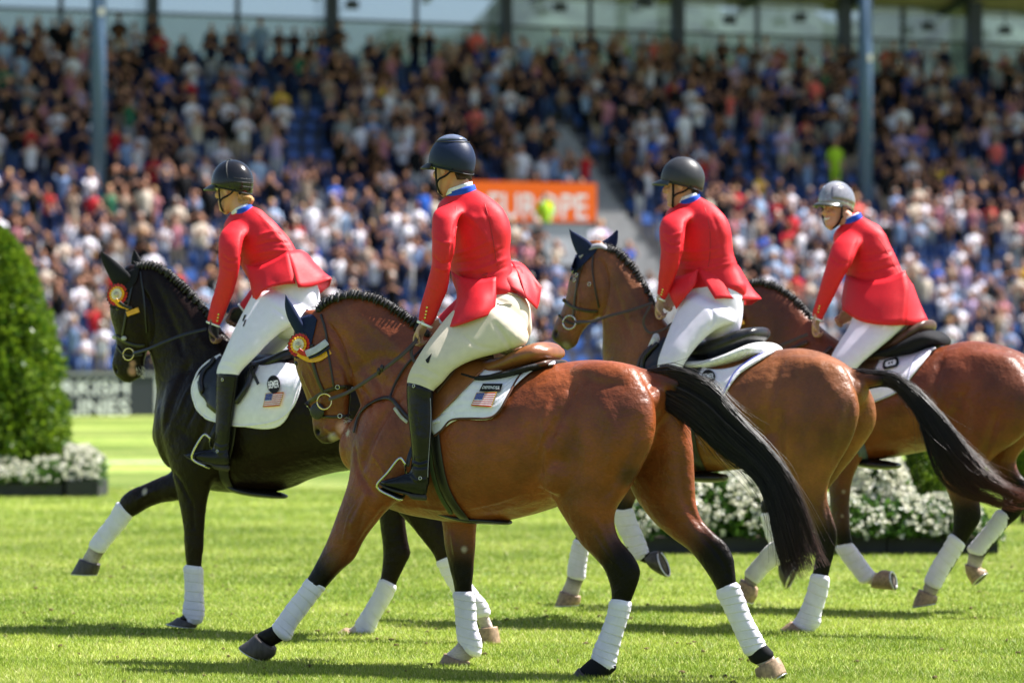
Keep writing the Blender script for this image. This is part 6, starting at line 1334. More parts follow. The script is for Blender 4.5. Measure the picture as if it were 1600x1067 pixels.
def rider(label, fr, D):
    C0 = fr.P(D['head'][0], D['head'][1], D.get('hv', 0)); hip = fr.P(*D['hip'], 0)
    root = empty('person', tuple(hip)); tag(root, label, 'person', 'riders in red jackets')
    ax = axes(*D['face']); HP, L = head_pieces(C0, ax, D.get('smile', False))
    pieces = list(HP)
    for st in D['necks']: pieces.append(loft(fr, st, M=16, sub=4))
    pieces.append(loft(fr, D['torso'], M=16, sub=3, grow=.80)); pieces.append(loft(fr, D['hips'], M=16, sub=3, grow=.84))
    for k in ('arm', 'arm_far'): pieces.append(loft(fr, D[k], M=12, sub=3, grow=.72))
    for k in ('thigh', 'thigh_far', 'boot', 'boot_far'):
        pieces.append(loft(fr, D[k], M=12, sub=3, grow=.78))
    for k in ('foot', 'foot_far'): pieces.append(loft(fr, D[k], M=12, sub=3, grow=.7))
    Hc = []
    for (w, d, k, p) in D['hands']:
        wp = fr.P(*w); dd = fr.P(*d) - wp
        pieces += hand_pieces(wp, dd, k, p, 1.0); Hc.append(wp + dd / np.linalg.norm(dd) * .05)
    V, Fc, E = vox(pieces, .0055); V = smooth(V, E, 3, .5); V = smooth(V, E, 3, .5, -.5)
    sk = Skin(V, Fc)
    for k in (-1, 1): sk.dent(L(.088, k * .031, .018), .014, -.007)
    sk.dent(L(.098, .012, -.034), .004, -.003)
    if D.get('smile'):
        for k in (-1, 1): sk.dent(L(.084, k * .040, -.05), .008, -.003)
    V = sk.V; col = np.tile(np.array(D.get('skin', (.55, .30, .20))), (len(V), 1))
    u = (V - C0) @ ax[2]; fx = (V - C0) @ ax[0]; sy = (V - C0) @ ax[1]
    if D.get('glove') is not None:
        for c in Hc: w = np.clip(1.6 - np.linalg.norm(V - c, axis=1) / .075, 0, 1)[:, None]; col = col * (1 - w) + np.array(D['glove']) * w
    lips = np.exp(-((u + .067) ** 2 / .012 ** 2 + sy ** 2 / .024 ** 2)) * (fx > .07) * (abs(u) < .2); col = col * (1 - .55 * lips[:, None]) + np.array((.42, .12, .09)) * .55 * lips[:, None]
    blush = np.exp(-((u + .025) ** 2 / .02 ** 2 + (abs(sy) - .038) ** 2 / .018 ** 2)) * (fx > .05); col = col * (1 - .3 * blush[:, None]) + np.array((.58, .2, .14)) * .3 * blush[:, None]
    part('body', V, Fc, SKINM, root, attrs=col); 
    for k in (-1, 1):
        V_, F_ = ellipsoid(L(.079, k * .031, .018), (.0115,) * 3, nu=12, nv=8); part('eye', V_, F_, mat('eye_white', (.7, .68, .65), .15, noise_amt=0), root)
        V_, F_ = ellipsoid(L(.0875, k * .032, .018), (.0045,) * 3, nu=8, nv=6); part('iris', V_, F_, mat('iris', (.05, .03, .02), .1, noise_amt=0), root)
        V_, F_ = tube(np.array([L(.084, k * .016, .040), L(.090, k * .031, .046), L(.078, k * .05, .038)]), [.003, .004, .002], 6, 3); part('eyebrow', V_, F_, mat('hair_' + D['hair'][0], D['hair'][1], .6, noise_amt=.3, nscale=60), root)
        V_, F_ = tube(np.array([L(.084, k * .019, .022), L(.0905, k * .032, .0265), L(.082, k * .045, .020)]), [.0022, .003, .002], 6, 3); part('eyelid', V_, F_, mat('lid', (.35, .18, .12), .5), root)
    if D.get('smile'):
        V_, F_ = sheet([[L(.097 - .9 * (y ** 2) * 10, y, z) for z in (-.060, -.068, -.074 + 6 * abs(y) ** 2 * 4)] for y in np.linspace(-.024, .024, 9)], .003); part('teeth', V_, F_, mat('teeth', (.8, .78, .72), .3, noise_amt=0), root)
    hm_ = mat('hair_' + D['hair'][0], D['hair'][1], .6, noise_amt=.3, nscale=60, bump=.5)
    # short hair showing under the helmet at the nape and temples
    G_ = [[L(-.058 - .046 * math.cos(t) - .004 * q + .01, math.sin(t) * .078, .02 - .085 * q * (1 if abs(t) < .9 else .55)) for q in np.linspace(0, 1, 5)] for t in np.linspace(-1.45, 1.45, 15)]
    V_, F_ = sheet(G_, .010); part('hair', V_, F_, hm_, root)
    helmet(root, L, D['helmet'], D['style'])
    # collar and shirt
    for key, m_ in (('shirt_collar', mat('white_shirt', (.8, .8, .82), .7)), ('collar', BLUEC)):
        C_, E1, E2 = loft(fr, D[key], sub=4, raw=True); t = np.linspace(0, 2 * np.pi, 29)
        G_ = [[C_[i] + E1[i] * math.cos(a) + E2[i] * math.sin(a) for a in t] for i in range(len(C_))]; V_, F_ = sheet(G_, .005); part(key, V_, F_, m_, root)
    # jacket: body and sleeves one cloth
    jp = [loft(fr, D['torso'], M=28, sub=5, grow=1.02), loft(fr, D['arm'], M=20, sub=5, grow=1.03), loft(fr, D['arm_far'], M=20, sub=5, grow=1.03)]
    for c, r in D.get('pads', []): jp.append(ellipsoid(fr.P(*c), r, np.array([fr.f, fr.n, [0, 0, 1]]), 14, 10))
    V, Fc, E = vox(jp, .0065); V = smooth(V, E, 24, .5); V = smooth(V, E, 3, .5, -.5); js = Skin(V, Fc)
    for p_, r_, a_ in D['folds']: js.stroke(p_, r_, a_ * 1.15)
    nn = np.array([noise.noise(Vector((v[0] * 9, v[1] * 9, v[2] * 16))) for v in js.V]); js.V += js.N * (nn * .0032)[:, None]
    js.V = smooth(js.V, E, 1, .4); js.refresh(); jk = part('jacket', js.V, Fc, REDC, root)
    for pts in D.get('seams', []):
        V_, F_ = strap(js, fr, pts, .006, .002, .0006); part('seam', V_, F_, REDL, jk)
    for (x, y) in D['buttons']:
        h = js.hit(x, y)
        if h is not None: V_, F_ = ellipsoid(h[0] + h[1] * .003, (.0075, .005, .0075), nu=8, nv=6); part('button', V_, F_, GOLD, jk)
    for rows, m_ in D['tails']:
        if m_ == 'r': rows = [[(x, y - 7, v * .86) for x, y, v in rows[0]]] + rows[1:]
        V_, F_ = sheet(grid(fr, rows), .005); part('coat_tail', V_, F_, REDC if m_ == 'r' else REDL, jk)
    for st in D['cuffs']:
        V_, F_ = loft(fr, st, M=20, sub=3, grow=1.0, cap=False); part('cuff', V_, F_, mat('white_shirt', ()), root)
    # breeches
    V, Fc, E = vox([loft(fr, D['hips'], M=24, sub=5), loft(fr, D['thigh'], M=24, sub=5), loft(fr, D['thigh_far'], M=24, sub=5)], .0075)
    V = smooth(V, E, 10, .5); V = smooth(V, E, 3, .5, -.5); bs = Skin(V, Fc)
    for a in D.get('bfolds', []): bs.stroke(*a)
    nn = np.array([noise.noise(Vector((v[0] * 14, v[1] * 8, v[2] * 14))) for v in bs.V]); bs.V += bs.N * (nn * .0013)[:, None]; bs.refresh()
    bm = part('breeches', bs.V, Fc, D['bmat'], root)
    for pts, w, m_ in D.get('belt', []): V_, F_ = strap(bs, fr, pts, w, .005, .003); part('belt', V_, F_, m_, bm)
    for q, sh in D.get('bmark', []): decal(bs, q, [(p, 0, 0) for p in sh], .0018, 'logo_mark', [BK], bm)
    # boots and stirrups
    for k in ('', '_far'):
        bp2 = [loft(fr, D['boot' + k], M=24, sub=5), loft(fr, D['foot' + k], M=20, sub=5)]
        V, Fc, E = vox(bp2, .006); V = smooth(V, E, 5, .5); V = smooth(V, E, 2, .5, -.5); ws_ = Skin(V, Fc)
        if not k:
            for a in D.get('bootfolds', []): ws_.stroke(*a)
            nn = np.array([noise.noise(Vector((v[0] * 20, v[1] * 9, v[2] * 22))) for v in ws_.V]); ws_.V += ws_.N * (nn * .0007)[:, None]
        bt = part('riding_boot', ws_.V, Fc, BOOTM, root)
        if not k:
            ws_.refresh()
            for pts in D.get('zip', []): V_, F_ = strap(ws_, fr, pts, .005, .003, .002); part('zip', V_, F_, mat('zip_grey', (.25, .25, .3), .4, metal=.6), bt)
            for (x, y) in D.get('snaps', []):
                h = ws_.hit(x, y)
                if h is not None: ring_part(h[0] + h[1] * .003, h[1], .008, .0025, STEEL, bt, 'snap')
            V_, F_ = loft(fr, D['sole'], M=16, sub=4); part('sole', V_, F_, SOLEM, bt)
    if 'stirrup' in D:
        st = empty('stirrup', tuple(fr.P(*D['stirrup'][0]))); tag(st, D['stlab'], 'stirrup', 'stirrup irons')
        V_, F_ = tube(np.array([fr.P(*p) for p in D['stirrup']]), .0072, 8, 5); part('iron', V_, F_, STEEL, st)
        V_, F_ = ribbon(np.array([fr.P(*p) for p in D['tread']]), np.array([[0, -.3, 1.]] * len(D['tread'])), .05, .010); part('tread', V_, F_, BLKL, st)
        V_, F_ = ribbon(np.array([fr.P(*p) for p in D['leather']]), np.array([[-.3, -.9, 0.]] * len(D['leather'])), .024, .005); part('stirrup_leather', V_, F_, BLKL, st)
    return root, js, bs
def H(c, d=None): return c
glossblk = mat('helmet_black', (.008, .008, .010), .2, noise_amt=.05, coat=.3, spec=.3); darkg = mat('helmet_dark', (.008, .008, .009), .5); greenund = mat('peak_dark', (.03, .035, .03), .35)
navyh = mat('helmet_navy', (.010, .018, .05), .45, spec=.25, noise_amt=.06, bump=.1, bscale=800); navyp = mat('helmet_plate', (.10, .12, .18), .22, coat=.5)
charh = mat('helmet_charcoal', (.03, .031, .036), .42, spec=.4, noise_amt=.06); greyh = mat('helmet_grey', (.16, .16, .19), .22, coat=.6); silv = mat('helmet_silver', (.28, .28, .30), .25, metal=.3, coat=.5)

def shift(st, dx, dy, v): return [(a + dx, b + dy, c + dx, d + dy, v, h) for a, b, c, d, _, h in st]
# --- second rider (nearest)
D = dict(head=(705,265), face=(38, 4), hip=(780,500), hair=('brown', (.035,.018,.010)), skin=(.50,.25,.17), glove=(.52,.33,.20), helmet=[navyh, darkg, darkg, navyp], style='plate', bmat=BREC,
 necks=[[(692,268,730,274,0,.052),(697,285,733,283,0,.054),(704,305,742,298,0,.06)]],
 torso=[(704,304,740,293,0,.05),(690,313,763,307,0,.085),(683,326,784,325,0,.12),(684,346,795,346,0,.135),(690,370,798,368,0,.14),(697,395,796,392,0,.135),(704,420,799,414,0,.13),(708,440,804,436,0,.135),(714,458,812,452,0,.15)],
 hips=[(724,452,802,450,0,.11),(720,468,820,464,0,.15),(728,490,828,486,0,.168),(745,515,825,512,0,.16),(765,535,816,535,0,.12)],
 arm=[(698,318,730,328,.08,.05),(678,332,716,342,.16,.056),(674,360,713,366,.20,.056),(675,388,710,392,.215,.052),(674,416,704,420,.21,.048),(665,446,700,452,.19,.044),(657,476,687,484,.16,.038),(653,499,677,508,.14,.034)],
 arm_far=[(740,312,780,322,-.15,.05),(748,340,786,345,-.18,.055),(744,385,778,390,-.2,.05),(735,425,766,435,-.2,.046),(718,460,745,480,-.18,.042),(698,480,720,500,-.14,.036),(684,494,700,512,-.12,.034)],
 thigh=[(732,455,822,540,.11,.12),(702,490,780,552,.17,.105),(678,520,742,562,.23,.09),(656,552,711,577,.28,.078),(641,578,692,597,.30,.068),(635,600,677,612,.31,.060),(638,625,672,628,.31,.05)],
 thigh_far=[(765,465,830,488,-.11,.13),(755,505,829,525,-.16,.11),(738,535,795,560,-.22,.09),(705,562,752,590,-.27,.075),(672,592,704,612,-.3,.062),(668,620,698,628,-.31,.05)],
 boot=[(635,599,678,611,.31,.064),(635,622,677,627,.31,.064),(637,650,676,653,.32,.058),(641,685,674,686,.33,.050),(643,712,672,712,.33,.044),(641,733,672,734,.33,.044),(638,752,671,756,.33,.042)],
 foot=[(660,736,662,778,.33,.038),(641,737,640,774,.33,.042),(622,743,618,767,.33,.044),(604,748,602,761,.33,.040),(596,751,596,757,.33,.026)],
 sole=[(664,772,664,782,.33,.036),(645,770,644,780,.33,.038),(636,768,635,773,.33,.040),(618,764,616,769,.33,.042),(602,758,601,763,.33,.038),(594,754,594,758,.33,.024)],
 hands=[((664,504,.14),(655,522,.13),(-.6,-.5,.5),(.8,-.55,-.3)), ((692,503,-.12),(676,520,-.08),(-.7,.1,.6),(.2,-.9,-.1))],
 shirt_collar=[(697,306,739,292,0,.062),(699,297,737,284,0,.060)], collar=[(698,314,745,300,0,.072),(699,303,741,289,0,.066)],
 cuffs=[[(652,500,677,511,.14,.037),(651,504,675,514,.14,.037)],[(683,494,699,513,-.12,.035),(681,497,696,515,-.12,.035)]],
 buttons=[(667,486),(666,491),(665,496),(668,480)],
 tails=[([[(704,430,.09),(722,440,.15),(748,444,.17),(775,440,.15)],[(714,458,.13),(730,463,.20),(752,464,.215),(775,460,.16)],[(708,484,.17),(728,485,.25),(752,483,.25),(774,477,.18)],[(683,514,.19),(713,509,.28),(744,499,.27),(772,490,.19)]],'r'),
   ([[(752,430,.14),(778,420,.06),(800,416,-.04)],[(766,437,.10),(792,432,.07),(816,422,-.03)],[(775,444,.06),(799,452,.09),(823,467,.08)]],'l'),
   ([[(798,415,-.06),(818,421,-.10),(846,455,-.06)],[(810,430,.02),(824,440,.0),(843,469,-.03)],[(823,467,.08),(830,474,.05),(839,483,.0)]],'r')],
 folds=[(((704,398),(730,392),(776,372)),.008,.004),(((705,412),(745,405),(790,386)),.007,-.004),(((715,330),(740,340),(775,338)),.02,.003),(((708,425),(750,420),(796,402)),.010,.005),(((752,320),(764,350),(770,400),(775,425)),.010,-.004),(((676,372),(695,380),(708,378)),.008,.004),(((676,400),(690,412),(706,408)),.008,-.005),(((677,415),(690,422),(702,420)),.008,.004),
   (((712,345),(706,380),(704,420)),.008,-.006),(((668,448),(685,455)),.008,.003),(((730,330),(760,370),(780,400)),.02,.005),(((740,430),(770,425),(795,415)),.008,-.004)],
 seams=[[(757,318),(766,350),(772,385),(777,415)],[(712,322),(715,345),(710,372)]],
 bfolds=[(((637,592),(655,590),(672,600)),.006,-.003),(((640,583),(660,585),(680,594)),.006,.003),(((650,570),(670,578),(690,590)),.007,-.003),(((775,545),(745,540),(720,520)),.012,-.004),(((770,500),(790,530),(800,548)),.012,-.008),(((773,465),(785,467),(797,470)),.004,.002)],
 belt=[([(774,452),(790,456),(806,462),(820,468)],.022,mat('tan_belt',(.42,.27,.15),.5)),([(776,474),(783,477),(792,475),(800,476)],.003,mat('pocket_line',(.35,.30,.22),.8))],
 bmark=[([(664,552),(675,552),(675,568),(664,568)],[[(.1,.65),(1,0),(.55,.95),(.3,.95)]])],
 bootfolds=[(((641,716),(655,722),(671,716)),.006,-.004),(((641,726),(655,730),(671,728)),.006,-.004),(((642,721),(656,726),(670,722)),.005,.003),(((620,750),(632,745),(645,748)),.006,-.003),(((640,740),(650,750),(668,748)),.006,.003),(((650,640),(655,680)),.01,-.002)],
 zip=[[(672,622),(673,650),(671,690),(669,720),(668,745)]], snaps=[(647,603),(657,747)],
 stirrup=[(633,724,.36),(624,716,.37),(606,738,.38),(590,756,.38),(594,766,.37),(612,775,.36),(626,780,.35),(632,772,.30),(634,745,.29),(633,724,.36)], tread=[(594,764,.34),(610,771,.34),(628,777,.34)], leather=[(636,728,.34),(640,712,.33),(648,690,.30)], stlab='steel stirrup under the boot of the nearest rider')
D['boot_far'] = shift(D['boot'], 22, 8, -.33); D['foot_far'] = shift(D['foot'], 22, 8, -.33)
rider('rider in navy helmet, red jacket and cream breeches seen from behind on the nearest horse', frB, D)
# --- woman rider on the black horse
D = dict(head=(362,297), face=(28, 6), hip=(445,480), hair=('blonde', (.42,.24,.10)), skin=(.58,.30,.20), glove=(.012,.012,.014), helmet=[glossblk, greenund, darkg, glossblk], style='stripe', bmat=BREW,
 necks=[[(349,302,382,304,0,.048),(354,316,382,312,0,.050),(362,334,390,322,0,.056)]],
 torso=[(361,335,389,321,0,.05),(352,346,408,329,0,.080),(349,362,431,350,0,.108),(357,384,450,371,0,.118),(371,406,461,390,0,.115),(383,426,468,404,0,.115),(392,442,476,418,0,.125)],
 hips=[(398,432,482,418,0,.12),(395,458,498,450,0,.16),(400,485,500,480,0,.175),(420,508,490,508,0,.14)],
 arm=[(360,346,392,358,.07,.05),(345,364,380,376,.15,.052),(341,392,376,402,.185,.050),(342,420,373,427,.185,.046),(337,446,367,453,.17,.042),(329,474,356,481,.15,.036),(323,500,345,508,.14,.032)],
 arm_far=[(392,344,424,356,-.14,.05),(400,372,430,378,-.17,.05),(402,410,428,414,-.18,.046),(398,440,420,448,-.17,.042),(385,460,405,474,-.15,.036),(374,474,391,491,-.13,.032)],
 thigh=[(398,452,486,505,.11,.12),(379,488,452,512,.17,.105),(363,520,424,532,.23,.088),(352,546,400,557,.28,.074),(343,566,381,576,.30,.064),(338,580,373,587,.31,.058),(339,600,371,600,.31,.05)],
 thigh_far=[(430,465,500,470,-.11,.13),(425,500,482,508,-.16,.11),(405,530,448,542,-.22,.09),(385,558,418,570,-.27,.07),(372,585,398,592,-.3,.058),(370,605,394,606,-.31,.05)],
 boot=[(338,583,374,588,.31,.060),(337,605,372,606,.31,.060),(337,645,366,645,.32,.053),(336,672,362,672,.33,.045),(334,690,360,692,.33,.041),(332,708,358,709,.33,.040)],
 foot=[(352,698,354,731,.33,.038),(335,701,333,730,.33,.041),(316,703,312,724,.33,.042),(299,707,297,717,.33,.037),(291,709,291,713,.33,.022)],
 sole=[(356,726,356,736,.33,.034),(338,724,337,733,.33,.036),(330,722,329,727,.33,.038),(312,718,310,723,.33,.040),(296,712,295,717,.33,.036),(288,709,288,712,.33,.022)],
 hands=[((334,503,.14),(334,521,.13),(-.6,-.5,.5),(.8,-.55,-.3)), ((380,483,-.13),(358,505,-.1),(-.7,.1,.6),(.2,-.9,-.1))],
 shirt_collar=[(360,338,391,325,0,.060),(363,329,388,318,0,.055)], collar=[(362,344,398,329,0,.070),(364,332,392,320,0,.062)],
 cuffs=[[(322,501,345,510,.14,.034),(322,504,344,512,.14,.034)],[(373,474,390,493,-.13,.033),(371,476,387,495,-.13,.033)]],
 buttons=[(341,496),(340,501),(342,491)],
 tails=[([[(382,420,.10),(402,424,.15),(426,414,.16),(450,400,.13)],[(391,444,.14),(408,440,.19),(430,430,.19),(456,418,.15)],[(397,474,.18),(413,453,.22),(434,446,.21),(462,443,.16)]],'r'),
   ([[(448,400,.13),(468,398,.02),(480,404,-.10)],[(458,422,.15),(482,416,.05),(503,423,-.06)],[(466,449,.17),(490,447,.08),(518,435,.0)]],'r'),
   ([[(484,444,-.03),(502,440,-.06),(518,435,-.04)],[(490,453,-.05),(503,449,-.06),(516,443,-.04)],[(497,461,-.06),(505,455,-.06),(513,448,-.04)]],'l')],
 folds=[(((400,370),(425,362),(448,366)),.010,.005),(((395,385),(425,378),(455,380)),.009,-.005),(((392,398),(425,392),(458,392)),.010,.005),(((385,415),(420,405),(460,400)),.009,-.004),(((380,360),(376,395),(378,420)),.008,-.006),(((344,398),(360,408),(373,405)),.008,-.004),(((344,415),(358,424),(370,422)),.007,.004),(((405,335),(430,365),(450,392)),.012,.004)],
 seams=[[(395,328),(420,350),(442,376),(456,400)]],
 bfolds=[(((342,572),(356,572),(372,580)),.005,-.003),(((345,563),(362,566),(378,574)),.005,.003),(((455,505),(440,490),(425,480)),.01,-.004)],
 bmark=[([(378,492),(386,492),(386,510),(378,510)],[[(.5,0),(.9,0),(.3,.6),(.1,.5)],[(.6,.45),(.95,.4),(.4,1),(.15,1)]])],
 bootfolds=[(((335,690),(346,695),(359,690)),.005,-.003),(((334,700),(346,704),(358,700)),.005,-.003),(((318,708),(328,704),(336,708)),.005,-.003)], snaps=[(348,593),(340,705)],
 stirrup=[(328,684,.36),(319,679,.37),(308,694,.38),(300,712,.38),(304,720,.37),(318,727,.36),(328,729,.34),(330,708,.29),(328,684,.36)], tread=[(302,717,.34),(315,723,.34),(330,729,.34)], leather=[(328,686,.34),(334,672,.33),(342,655,.30)], stlab='steel stirrup under the boot of the woman rider')
D['boot_far'] = shift(D['boot'], 16, 6, -.33); D['foot_far'] = shift(D['foot'], 16, 6, -.33)
r1, js1, bs1 = rider('woman rider with blonde bun, black helmet and white breeches leaning forward on the black horse', frA, D)
b = MB(); bc = frA.P(384, 313, 0)
for i in range(9):
    t = i * 2 * math.pi / 9; V, Fc = ellipsoid(bc + np.array([math.cos(t) * .026, -.01, math.sin(t) * .012]), (.026, .026, .022), nu=10, nv=8); b.add(V, Fc)
for i in range(14):
    t0 = i * .45; P = np.array([bc + np.array([math.cos(t0 + q * 1.5) * (.03 + .012 * math.sin(i)), -.033 + .006 * math.cos(i * 2 + q), math.sin(t0 + q * 1.5) * (.016 + .006 * math.cos(i))]) for q in np.linspace(0, 1, 5)]); V, Fc = tube(P, .005, 6, 2); b.add(V, Fc)
b.build('hair_bun', mat('hair_blonde', ()), r1, smooth=True)
# --- third rider
D = dict(head=(1065,291), face=(14, 3), hip=(1115,480), hair=('brown', ()), skin=(.52,.27,.18), glove=(.50,.33,.24), helmet=[charh, greenund, darkg, charh], style='plain', bmat=BREW,
 necks=[[(1053,296,1085,300,0,.052),(1054,312,1086,308,0,.054),(1058,325,1090,316,0,.06)]],
 torso=[(1055,318,1089,305,0,.05),(1046,326,1112,318,0,.085),(1038,340,1133,338,0,.12),(1036,362,1142,362,0,.135),(1041,390,1144,388,0,.135),(1048,414,1150,410,0,.13),(1054,434,1158,430,0,.135),(1062,452,1166,446,0,.15)],
 hips=[(1070,430,1150,428,0,.12),(1066,455,1161,455,0,.16),(1066,485,1162,482,0,.175),(1082,508,1158,510,0,.16),(1098,524,1150,526,0,.12)],
 arm=[(1054,326,1086,338,.08,.05),(1034,342,1072,352,.16,.056),(1030,368,1070,374,.20,.056),(1032,392,1066,396,.215,.052),(1030,416,1060,420,.21,.048),(1028,438,1052,444,.18,.042),(1026,462,1041,468,.15,.034)],
 arm_far=[(1088,322,1124,330,-.15,.05),(1095,350,1130,355,-.18,.055),(1092,390,1122,395,-.2,.05),(1080,425,1108,432,-.2,.046),(1062,445,1084,460,-.16,.042),(1048,454,1062,472,-.12,.034)],
 thigh=[(1066,464,1148,505,.11,.12),(1052,498,1118,516,.17,.105),(1041,526,1092,538,.23,.09),(1032,550,1075,560,.28,.076),(1027,568,1066,577,.30,.066),(1028,592,1062,596,.31,.05)],
 thigh_far=[(1100,465,1162,475,-.11,.13),(1104,500,1157,512,-.16,.11),(1096,532,1142,546,-.22,.09),(1080,560,1116,575,-.27,.07),(1068,590,1098,598,-.31,.05)],
 boot=[(1028,572,1066,579,.31,.062),(1029,600,1064,602,.31,.062),(1032,640,1062,640,.32,.055),(1034,668,1060,668,.33,.046),(1034,692,1060,693,.33,.042),(1032,708,1058,710,.33,.040)],
 foot=[(1050,700,1052,732,.33,.038),(1034,702,1034,730,.33,.041),(1016,706,1014,724,.33,.042),(1000,709,999,718,.33,.037),(992,711,992,715,.33,.022)],
 sole=[(1054,728,1054,736,.33,.034),(1036,726,1036,733,.33,.036),(1014,720,1013,726,.33,.040),(996,714,996,718,.33,.036)],
 hands=[((1032,466,.15),(1030,482,.13),(-.6,-.5,.5),(.8,-.55,-.3)), ((1056,460,-.12),(1044,474,-.08),(-.7,.1,.6),(.2,-.9,-.1))],
 shirt_collar=[(1056,320,1090,308,0,.062),(1057,312,1088,301,0,.058)], collar=[(1056,327,1096,313,0,.072),(1057,317,1092,304,0,.064)],
 cuffs=[[(1025,463,1040,470,.15,.035),(1024,466,1039,472,.15,.035)],[(1047,454,1060,474,-.12,.034),(1046,456,1058,475,-.12,.034)]],
 buttons=[(1036,452),(1035,456),(1034,460)],
 tails=[([[(1046,436,.12),(1062,438,.17),(1078,434,.18),(1092,426,.14)],[(1045,455,.16),(1060,456,.2),(1075,448,.2),(1090,434,.14)],[(1057,483,.18),(1066,470,.2),(1077,457,.2),(1090,441,.14)]],'r'),
   ([[(1088,426,.14),(1118,422,.08),(1148,418,-.04),(1164,440,-.12)],[(1104,446,.17),(1130,444,.12),(1154,441,.03),(1177,453,-.1)],[(1117,467,.18),(1138,466,.14),(1161,469,.05),(1190,467,-.08)]],'r'),
   ([[(1156,466,-.05),(1172,466,-.1),(1190,466,-.1)],[(1158,471,-.05),(1170,471,-.1),(1182,471,-.1)],[(1160,477,-.05),(1168,477,-.1),(1174,476,-.1)]],'l')],
 folds=[(((1060,392),(1090,394),(1135,385)),.010,.004),(((1056,408),(1090,408),(1140,400)),.009,-.004),(((1060,420),(1100,420),(1148,410)),.009,.004),(((1072,340),(1068,370),(1062,410)),.008,-.006),(((1032,372),(1050,384),(1066,380)),.008,-.005),(((1034,388),(1048,396),(1064,394)),.007,.004),(((1034,362),(1050,368),(1068,362)),.008,.004),(((1110,330),(1122,360),(1128,400)),.012,-.003)],
 seams=[[(1098,316),(1108,350),(1110,390),(1106,422)]],
 bfolds=[(((1030,560),(1044,562),(1060,570)),.005,-.003),(((1105,515),(1115,500),(1110,480)),.012,-.006)],
 belt=[([(1086,440),(1094,437),(1106,436)],.022,mat('black_belt',(.012,.012,.014),.4))], snaps=[],
 stirrup=[(1022,684,.36),(1014,680,.37),(1004,694,.38),(998,712,.38),(1002,722,.37),(1024,730,.35),(1026,708,.29),(1022,684,.36)], tread=[(1000,718,.34),(1014,723,.34),(1028,729,.34)], leather=[(1024,686,.34),(1030,672,.33),(1038,655,.30)], stlab='steel stirrup of the third rider, behind the near horse')
D['hair'] = ('brown', (.035,.018,.010)); D['boot_far'] = shift(D['boot'], 16, 6, -.33); D['foot_far'] = shift(D['foot'], 16, 6, -.33)
rider('third rider in plain charcoal helmet, red jacket and white breeches, back to the camera', frC, D)
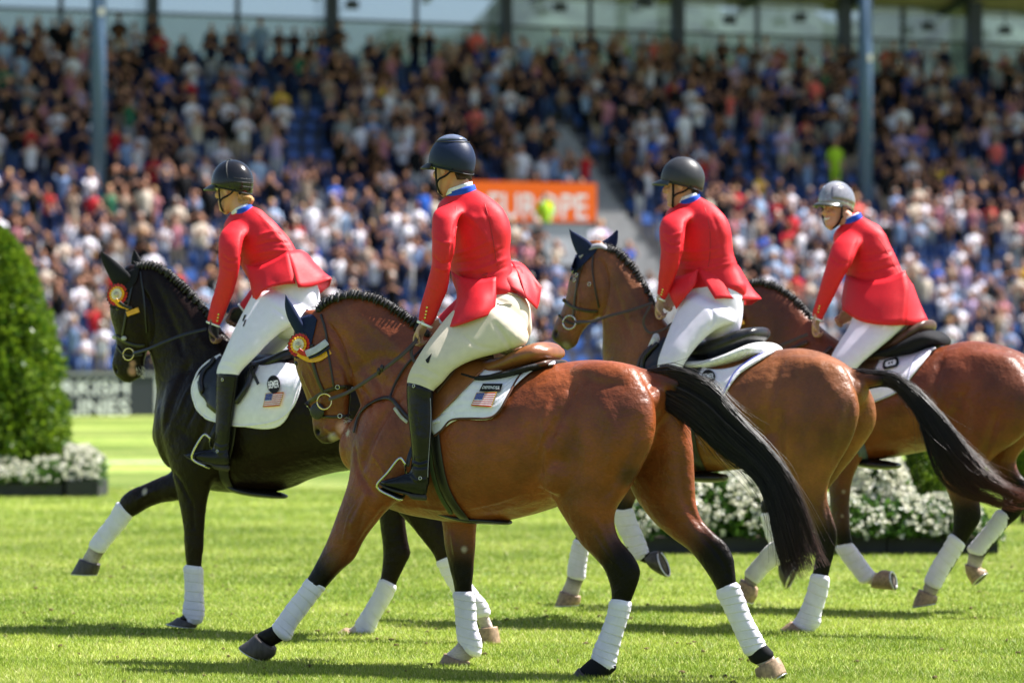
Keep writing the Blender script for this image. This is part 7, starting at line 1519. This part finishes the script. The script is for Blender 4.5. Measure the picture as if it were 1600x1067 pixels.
# --- smiling rider
D = dict(head=(1306,326), face=(-44, 2), hip=(1390,490), smile=True, hair=('brown', (.035,.018,.010)), skin=(.55,.29,.19), glove=(.52,.30,.19), helmet=[silv, greenund, darkg, greyh], style='silver', bmat=BREW,
 necks=[[(1300,330,1332,334,0,.052),(1308,344,1336,340,0,.054),(1314,356,1344,346,0,.06)]],
 torso=[(1318,349,1342,336,0,.05),(1308,357,1360,346,0,.085),(1302,370,1380,362,0,.12),(1307,392,1392,386,0,.13),(1318,416,1403,410,0,.13),(1326,438,1412,432,0,.13),(1334,458,1424,452,0,.14)],
 hips=[(1345,446,1420,446,0,.12),(1340,472,1432,470,0,.16),(1345,495,1432,495,0,.175),(1362,512,1428,512,0,.14)],
 arm=[(1322,360,1354,374,.07,.05),(1303,378,1340,392,.15,.054),(1293,406,1330,414,.20,.052),(1286,430,1316,438,.20,.047),(1278,456,1304,462,.18,.042),(1271,480,1292,487,.16,.036),(1268,493,1286,499,.15,.033)],
 arm_far=[(1345,350,1380,360,-.15,.05),(1352,380,1384,385,-.18,.052),(1356,415,1386,420,-.2,.05),(1350,445,1378,455,-.2,.046),(1338,465,1358,482,-.16,.04),(1326,480,1340,498,-.13,.034)],
 thigh=[(1336,478,1424,500,.11,.12),(1327,508,1398,524,.17,.105),(1309,537,1373,545,.23,.09),(1297,560,1347,567,.28,.074),(1290,585,1328,590,.31,.06)],
 thigh_far=[(1365,480,1430,490,-.11,.13),(1355,510,1410,520,-.16,.11),(1340,540,1385,550,-.22,.09),(1322,568,1358,578,-.27,.07),(1310,592,1342,598,-.31,.05)],
 boot=[(1290,578,1328,584,.31,.062),(1290,610,1326,612,.31,.06),(1293,645,1322,646,.32,.053),(1294,670,1320,670,.33,.045),(1294,690,1318,690,.33,.041),(1292,704,1316,705,.33,.040)],
 foot=[(1310,694,1311,724,.33,.038),(1296,697,1295,723,.33,.041),(1280,701,1278,718,.33,.042),(1266,705,1265,713,.33,.037),(1259,707,1259,710,.33,.022)],
 sole=[(1312,720,1312,728,.33,.034),(1296,718,1296,725,.33,.036),(1278,714,1277,719,.33,.040),(1263,709,1262,713,.33,.036)],
 hands=[((1276,496,.15),(1274,516,.14),(-.6,-.5,.5),(.8,-.55,-.3)), ((1332,490,-.13),(1312,500,-.1),(-.5,.1,.8),(.1,-.9,-.3))],
 shirt_collar=[(1317,350,1343,338,0,.062),(1315,344,1341,332,0,.058)], collar=[(1315,356,1348,341,0,.072),(1316,346,1344,332,0,.064)],
 cuffs=[[(1267,494,1286,501,.15,.034),(1266,497,1285,503,.15,.034)],[(1325,480,1338,499,-.13,.033),(1323,481,1336,500,-.13,.033)]],
 buttons=[(1281,478),(1280,482),(1279,487)],
 tails=[([[(1322,436,.05),(1350,446,.14),(1385,442,.17),(1414,430,.13)],[(1316,466,.06),(1345,472,.2),(1385,470,.22),(1420,458,.16)],[(1316,484,.10),(1345,502,.25),(1385,508,.27),(1413,508,.21)]],'r'),
   ([[(1412,430,.13),(1420,444,.05),(1426,452,-.03)],[(1418,464,.16),(1428,470,.08),(1438,476,.0)],[(1412,508,.21),(1432,507,.12),(1450,501,.03)]],'r')],
 folds=[(((1340,410),(1370,408),(1396,398)),.010,.004),(((1335,428),(1370,422),(1405,414)),.009,-.005),(((1340,442),(1375,438),(1412,430)),.009,.005),(((1340,372),(1330,400),(1324,430)),.008,-.006),(((1296,400),(1310,412),(1328,410)),.008,-.004),(((1345,400),(1380,396),(1395,392)),.008,-.003)],
 seams=[[(1350,345),(1378,380),(1398,415),(1412,440)]],
 bfolds=[], snaps=[],
 stirrup=[(1284,680,.36),(1276,676,.37),(1268,690,.38),(1263,705,.38),(1267,714,.37),(1286,722,.35),(1288,700,.29),(1284,680,.36)], tread=[(1264,711,.34),(1276,715,.34),(1290,721,.34)], leather=[(1286,682,.34),(1292,668,.33),(1300,650,.30)], stlab='steel stirrup of the smiling rider, behind the third horse')
D['boot_far'] = shift(D['boot'], 14, 5, -.33); D['foot_far'] = shift(D['foot'], 14, 5, -.33)
rider('smiling rider in silver grey helmet and red jacket looking back on the last horse', frD, D)
